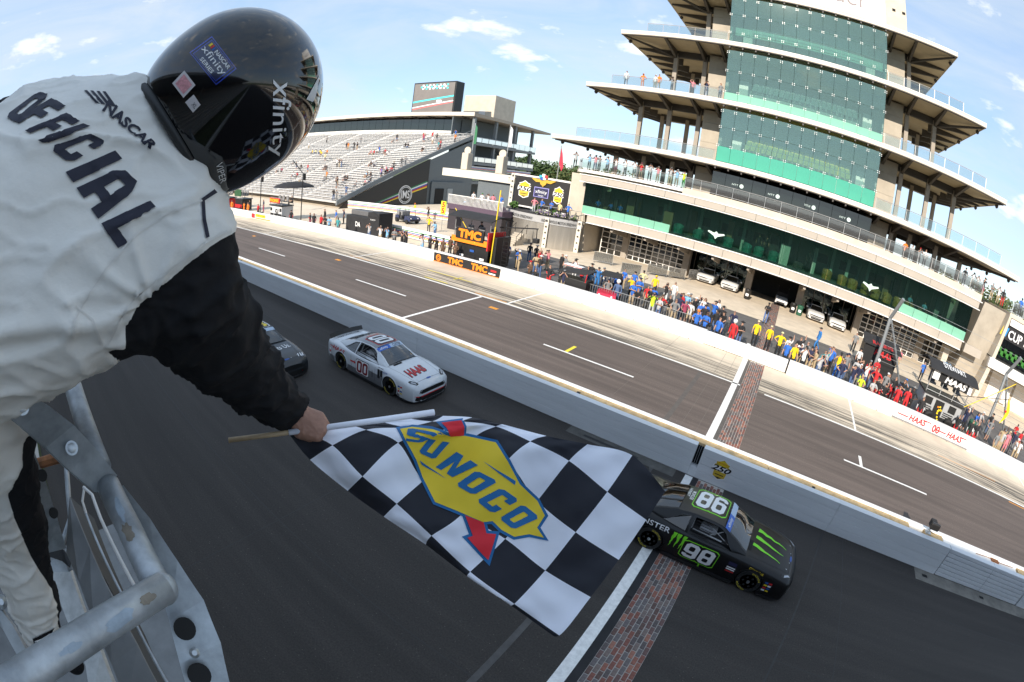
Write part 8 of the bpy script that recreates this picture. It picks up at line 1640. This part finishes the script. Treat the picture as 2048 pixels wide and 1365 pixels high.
row([(1181, 'photo', 'cap', 'black', 'lightblue', 'black', 'photographer in pale blue'), (1193, 'photo', 'cap', 'black', 'pink', 'denim', 'photographer in pink'), (1201, 'photo', 'brim', 'black', 'grey', 'black', 'photographer in grey'), (1217, 'photo', 'cap', 'black', 'lightblue', 'black', 'photographer in pale blue'), (1234, 'photo', 'long', 'brown', 'white', 'maroon', 'photographer in white', dict(lower='skin')), (1253, 'photo', 'cap', 'grey', 'white', 'black', 'photographer in white'), (1271, 'photo', '', 'brown', 'white', 'black', 'photographer in white', dict(lower='skin')), (1284, 'photo', 'cap', 'maroon', 'red', 'khaki', 'photographer in red', dict(lower='skin')), (1302, 'photo', 'cap', 'black', 'lightgrey', 'black', 'photographer in grey'), (1318, 'photo', 'cap', 'grey', 'pink', 'khaki', 'photographer in pink'), (1343, 'photo', 'cap', 'grey', 'lightgrey', 'straw', 'photographer in grey'), (1356, 'photo', 'cap', 'white', 'lightblue', 'khaki', 'photographer in pale blue', dict(lower='skin')), (1370, 'photo', 'cap', 'black', 'neon', 'green', 'photographer in neon vest')], 45.75, 8.93, 'on the left terrace of the pagoda')
row([(1812, 'stand', '', 'brown', 'orange', 'black', 'person in orange'), (1826, 'stand', '', 'brown', 'lightgrey', 'black', 'person in grey'), (1841, 'photo', 'cap', 'red', 'grey', 'black', 'person in dark grey'), (1852, 'stand', '', 'brown', 'white', 'black', 'person in white')], 47.0, 8.93, 'under the roof of the right terrace')
row([(1932, 'stand', 'cap', 'black', 'black', 'denim', 'person in black'), (1948, 'photo', '', 'brown', 'white', 'khaki', 'person in white', dict(lower='skin')), (1958, 'photo', '', 'brown', 'white', 'khaki', 'person in white', dict(lower='skin')), (1970, 'photo', 'cap', 'black', 'black', 'maroon', 'person in black', dict(lower='skin'))], 45.9, 8.93, 'at the open end of the right terrace')
row([(1987, 'fold', '', 'brown', 'grey', 'khaki', 'person in grey'), (2000, 'photo', '', 'brown', 'white', 'khaki', 'person in white'), (2009, 'stand', '', 'black', 'black', 'red', 'person in black'), (2044, 'stand', 'cap', 'black', 'blue', 'black', 'person in blue polo')], 46.0, 8.9, 'on the roof of the suite building')
row([(1254, 'stand', '', 'black', 'white', 'black', 'person in white'), (1287, 'hips', 'long', 'orange', 'orange', 'orange', 'person in orange'), (1312, 'stand', 'cap', 'white', 'white', 'khaki', 'person in white'), (1319, 'stand', '', 'brown', 'orange', 'khaki', 'person in orange'), (1346, 'photo', 'cap', 'black', 'grey', 'black', 'person in dark grey'), (1387, 'brow', '', 'brown', 'pink', 'black', 'person in pale pink'), (1415, 'photo', 'cap', 'black', 'navy', 'black', 'person in navy'), (1442, 'stand', '', 'orange', 'grey', 'black', 'person in dark grey')], 45.9, 18.35, 'on the second roof deck of the pagoda')
row([(948, 'stand', '', 'brown', 'white', 'black', 'person in white'), (965, 'stand', 'cap', 'green', 'white', 'black', 'person in white with green cap'), (978, 'photo', '', 'brown', 'white', 'black', 'person in white'), (987, 'stand', '', 'straw', 'pink', 'black', 'person in pink'), (1003, 'stand', '', 'black', 'blue', 'black', 'person in blue polo')], 43.3, 3.05, 'on the white picket balcony')
row([(1199, 'sit', '', 'brown', 'blue', 'black', 'seated person in blue'), (1224, 'sit', '', 'brown', 'blue', 'black', 'seated person in blue'), (1243, 'sit', '', 'brown', 'blue', 'black', 'seated person in blue'), (1824, 'sit', 'cap', 'grey', 'lightblue', 'black', 'seated person in pale blue'), (1853, 'sit', '', 'brown', 'lightblue', 'black', 'seated person in pale blue'), (1620, 'stand', '', 'brown', 'black', 'black', 'standing person in black'), (1520, 'stand', '', 'brown', 'black', 'black', 'standing person in black'), (1535, 'stand', '', 'brown', 'black', 'black', 'standing person in black')], 47.3, 4.8, 'behind the second floor glass')
# spectators in the bleachers: positions in the zoomed view (430, 140, x2.9257)
SP = [(775, 440, 'black', 'w'), (785, 440, 'orange', 'm'), (820, 440, 'black', 'm'), (838, 440, 'black', 'w'), (650, 405, 'grey', 'm'), (552, 435, 'white', 'm'), (848, 410, 'grey', 'm'), (910, 470, 'pink', 's'), (930, 470, 'red', 's'), (945, 465, 'white', 's'), (962, 465, 'blue', 'm'), (978, 470, 'red', 's'), (990, 480, 'white', 's'), (1105, 430, 'black', 's'), (1122, 430, 'black', 's'), (1040, 400, 'grey', 's'), (1060, 395, 'black', 'm'), (1215, 390, 'red', 'r'), (1228, 395, 'maroon', 'r'), (1265, 385, 'red', 'r'), (1270, 410, 'white', 'm'), (1290, 395, 'black', 'm'), (1310, 435, 'red', 'm'), (1322, 440, 'red', 's'), (1333, 440, 'maroon', 's'), (1200, 450, 'white', 's'), (1212, 452, 'black', 's'), (1437, 445, 'teal', 'm'), (1445, 400, 'orange', 'm'), (1408, 370, 'blue', 'm'), (1220, 545, 'black', 'm'), (1247, 545, 'grey', 'm'), (900, 535, 'white', 's'), (908, 537, 'black', 's'), (935, 540, 'lightgrey', 's'), (720, 540, 'white', 'm'), (735, 540, 'black', 'm'), (745, 542, 'navy', 'm'), (650, 505, 'palegold', 'm'), (545, 570, 'red', 'm'), (628, 565, 'black', 's'), (640, 565, 'black', 's'), (440, 540, 'grey', 's'), (480, 555, 'black', 'm'), (490, 560, 'black', 's'), (560, 470, 'yellow', 's'), (575, 472, 'palegold', 's'), (600, 472, 'yellow', 's'), (620, 475, 'yellow', 's'), (645, 470, 'orange', 's'), (965, 590, 'black', 'm'), (985, 600, 'blue', 'm'), (1005, 595, 'pink', 'm'), (1028, 598, 'pink', 'm'), (865, 610, 'lightblue', 's'), (880, 605, 'brown', 's'), (890, 612, 'black', 's'), (1130, 595, 'white', 'm'), (1140, 605, 'red', 's'), (1170, 570, 'black', 'm'), (1215, 600, 'red', 's'), (655, 615, 'orange', 'm'), (628, 630, 'grey', 's'), (755, 620, 'black', 's'), (768, 622, 'black', 's'), (708, 655, 'black', 'm'), (722, 660, 'black', 'm'), (815, 660, 'grey', 's'), (800, 715, 'denim', 'm'), (985, 665, 'white', 's'), (1000, 665, 'pink', 's'), (1040, 655, 'black', 's'), (470, 605, 'red', 's'), (455, 600, 'white', 's'), (485, 635, 'lightgrey', 's'), (375, 580, 'maroon', 's'), (360, 575, 'lightgrey', 's'), (635, 765, 'black', 'm'), (655, 765, 'grey', 'm'), (300, 590, 'white', 's')]
slope = DZG / DYG
for x, y, col, k in SP:
    u, v = 430 + x / 2.9257, 140 + y / 2.9257; d = ray(u, v + 6)
    # meet the sloped plane z = Z0 + (y - Y0) * slope
    tt = (Z0G + .35 - slope * (Y0G - CAM.y) - CAM.z) / (d.z - slope * d.y) if abs(d.z - slope * d.y) > 1e-6 else 0
    if tt <= 0: continue
    p = CAM + d * tt
    r = max(0, min(NR - 1, round((p.y - Y0G - .1) / DYG)))
    if p.x > XG1 - .4: p.x = XG1 - .6
    if p.x < XG0 + 1: continue
    zr = Z0G + r * DZG; yr = Y0G + r * DYG + (.12 if k != 's' else .5)
    person(p.x, yr, zr, {'m': random.choice(('stand', 'photo', 'hips')), 'w': 'stand', 's': 'sit', 'r': 'raise'}[k], random.choice(('', '', 'cap', 'long')), random.choice(('black', 'brown', 'grey', 'straw', 'white')), col, random.choice(('black', 'denim', 'khaki', 'grey')), 'in the bleacher stand', ('seated' if k == 's' else 'standing') + ' spectator in ' + {'denim': 'denim blue', 'lightgrey': 'light grey', 'palegold': 'pale yellow', 'lightblue': 'pale blue'}.get(col, col), rz=random.uniform(-20, 30), lower=random.choice((None, 'skin')))
# race drivers
for (x, y, hc, lab) in ((1.0, 10.33, 'white', 'driver in the black number 98 car'), (-11.7, 11.33, 'red', 'driver in the white number 00 car'), (-16.15, 8.33, 'black', 'driver in the charcoal car')):
    o = bpy.data.objects.new('person', person_mesh('sit', 'helmet')); COL.objects.link(o); o.location = (x - .28, y + .36, .12); o.scale = (.86, .86, .80); o.rotation_euler = (0, 0, R_(90)); setmats(o, 'white' if hc != 'black' else 'black', 'black', hc, sleeve='lightgrey'); tag(o, lab + ' wearing a helmet', 'person', 'race drivers')
# labels: what it wears, where it stands, and its place among look-alikes there
ordw = ['first', 'second', 'third', 'fourth', 'fifth', 'sixth', 'seventh', 'eighth', 'ninth', 'tenth', 'eleventh', 'twelfth', 'thirteenth', 'fourteenth', 'fifteenth', 'sixteenth', 'seventeenth', 'eighteenth', 'nineteenth', 'twentieth']
byk = {}
for o, zone, desc, g in PEOPLE: byk.setdefault((desc, zone), []).append((proj(o.location + Vector((0, 0, 1)))[0], o, g))
for (desc, zone), L in byk.items():
    L.sort(key=lambda q: q[0])
    for i, (u, o, g) in enumerate(L):
        lab = desc + ' ' + zone
        if len(L) > 1: lab = (ordw[i] + ' from left, ' + lab)
        tag(o, lab, 'person', 'people ' + g)
print('objects', len(bpy.data.objects), 'tris', sum(len(m.polygons) for m in bpy.data.meshes))
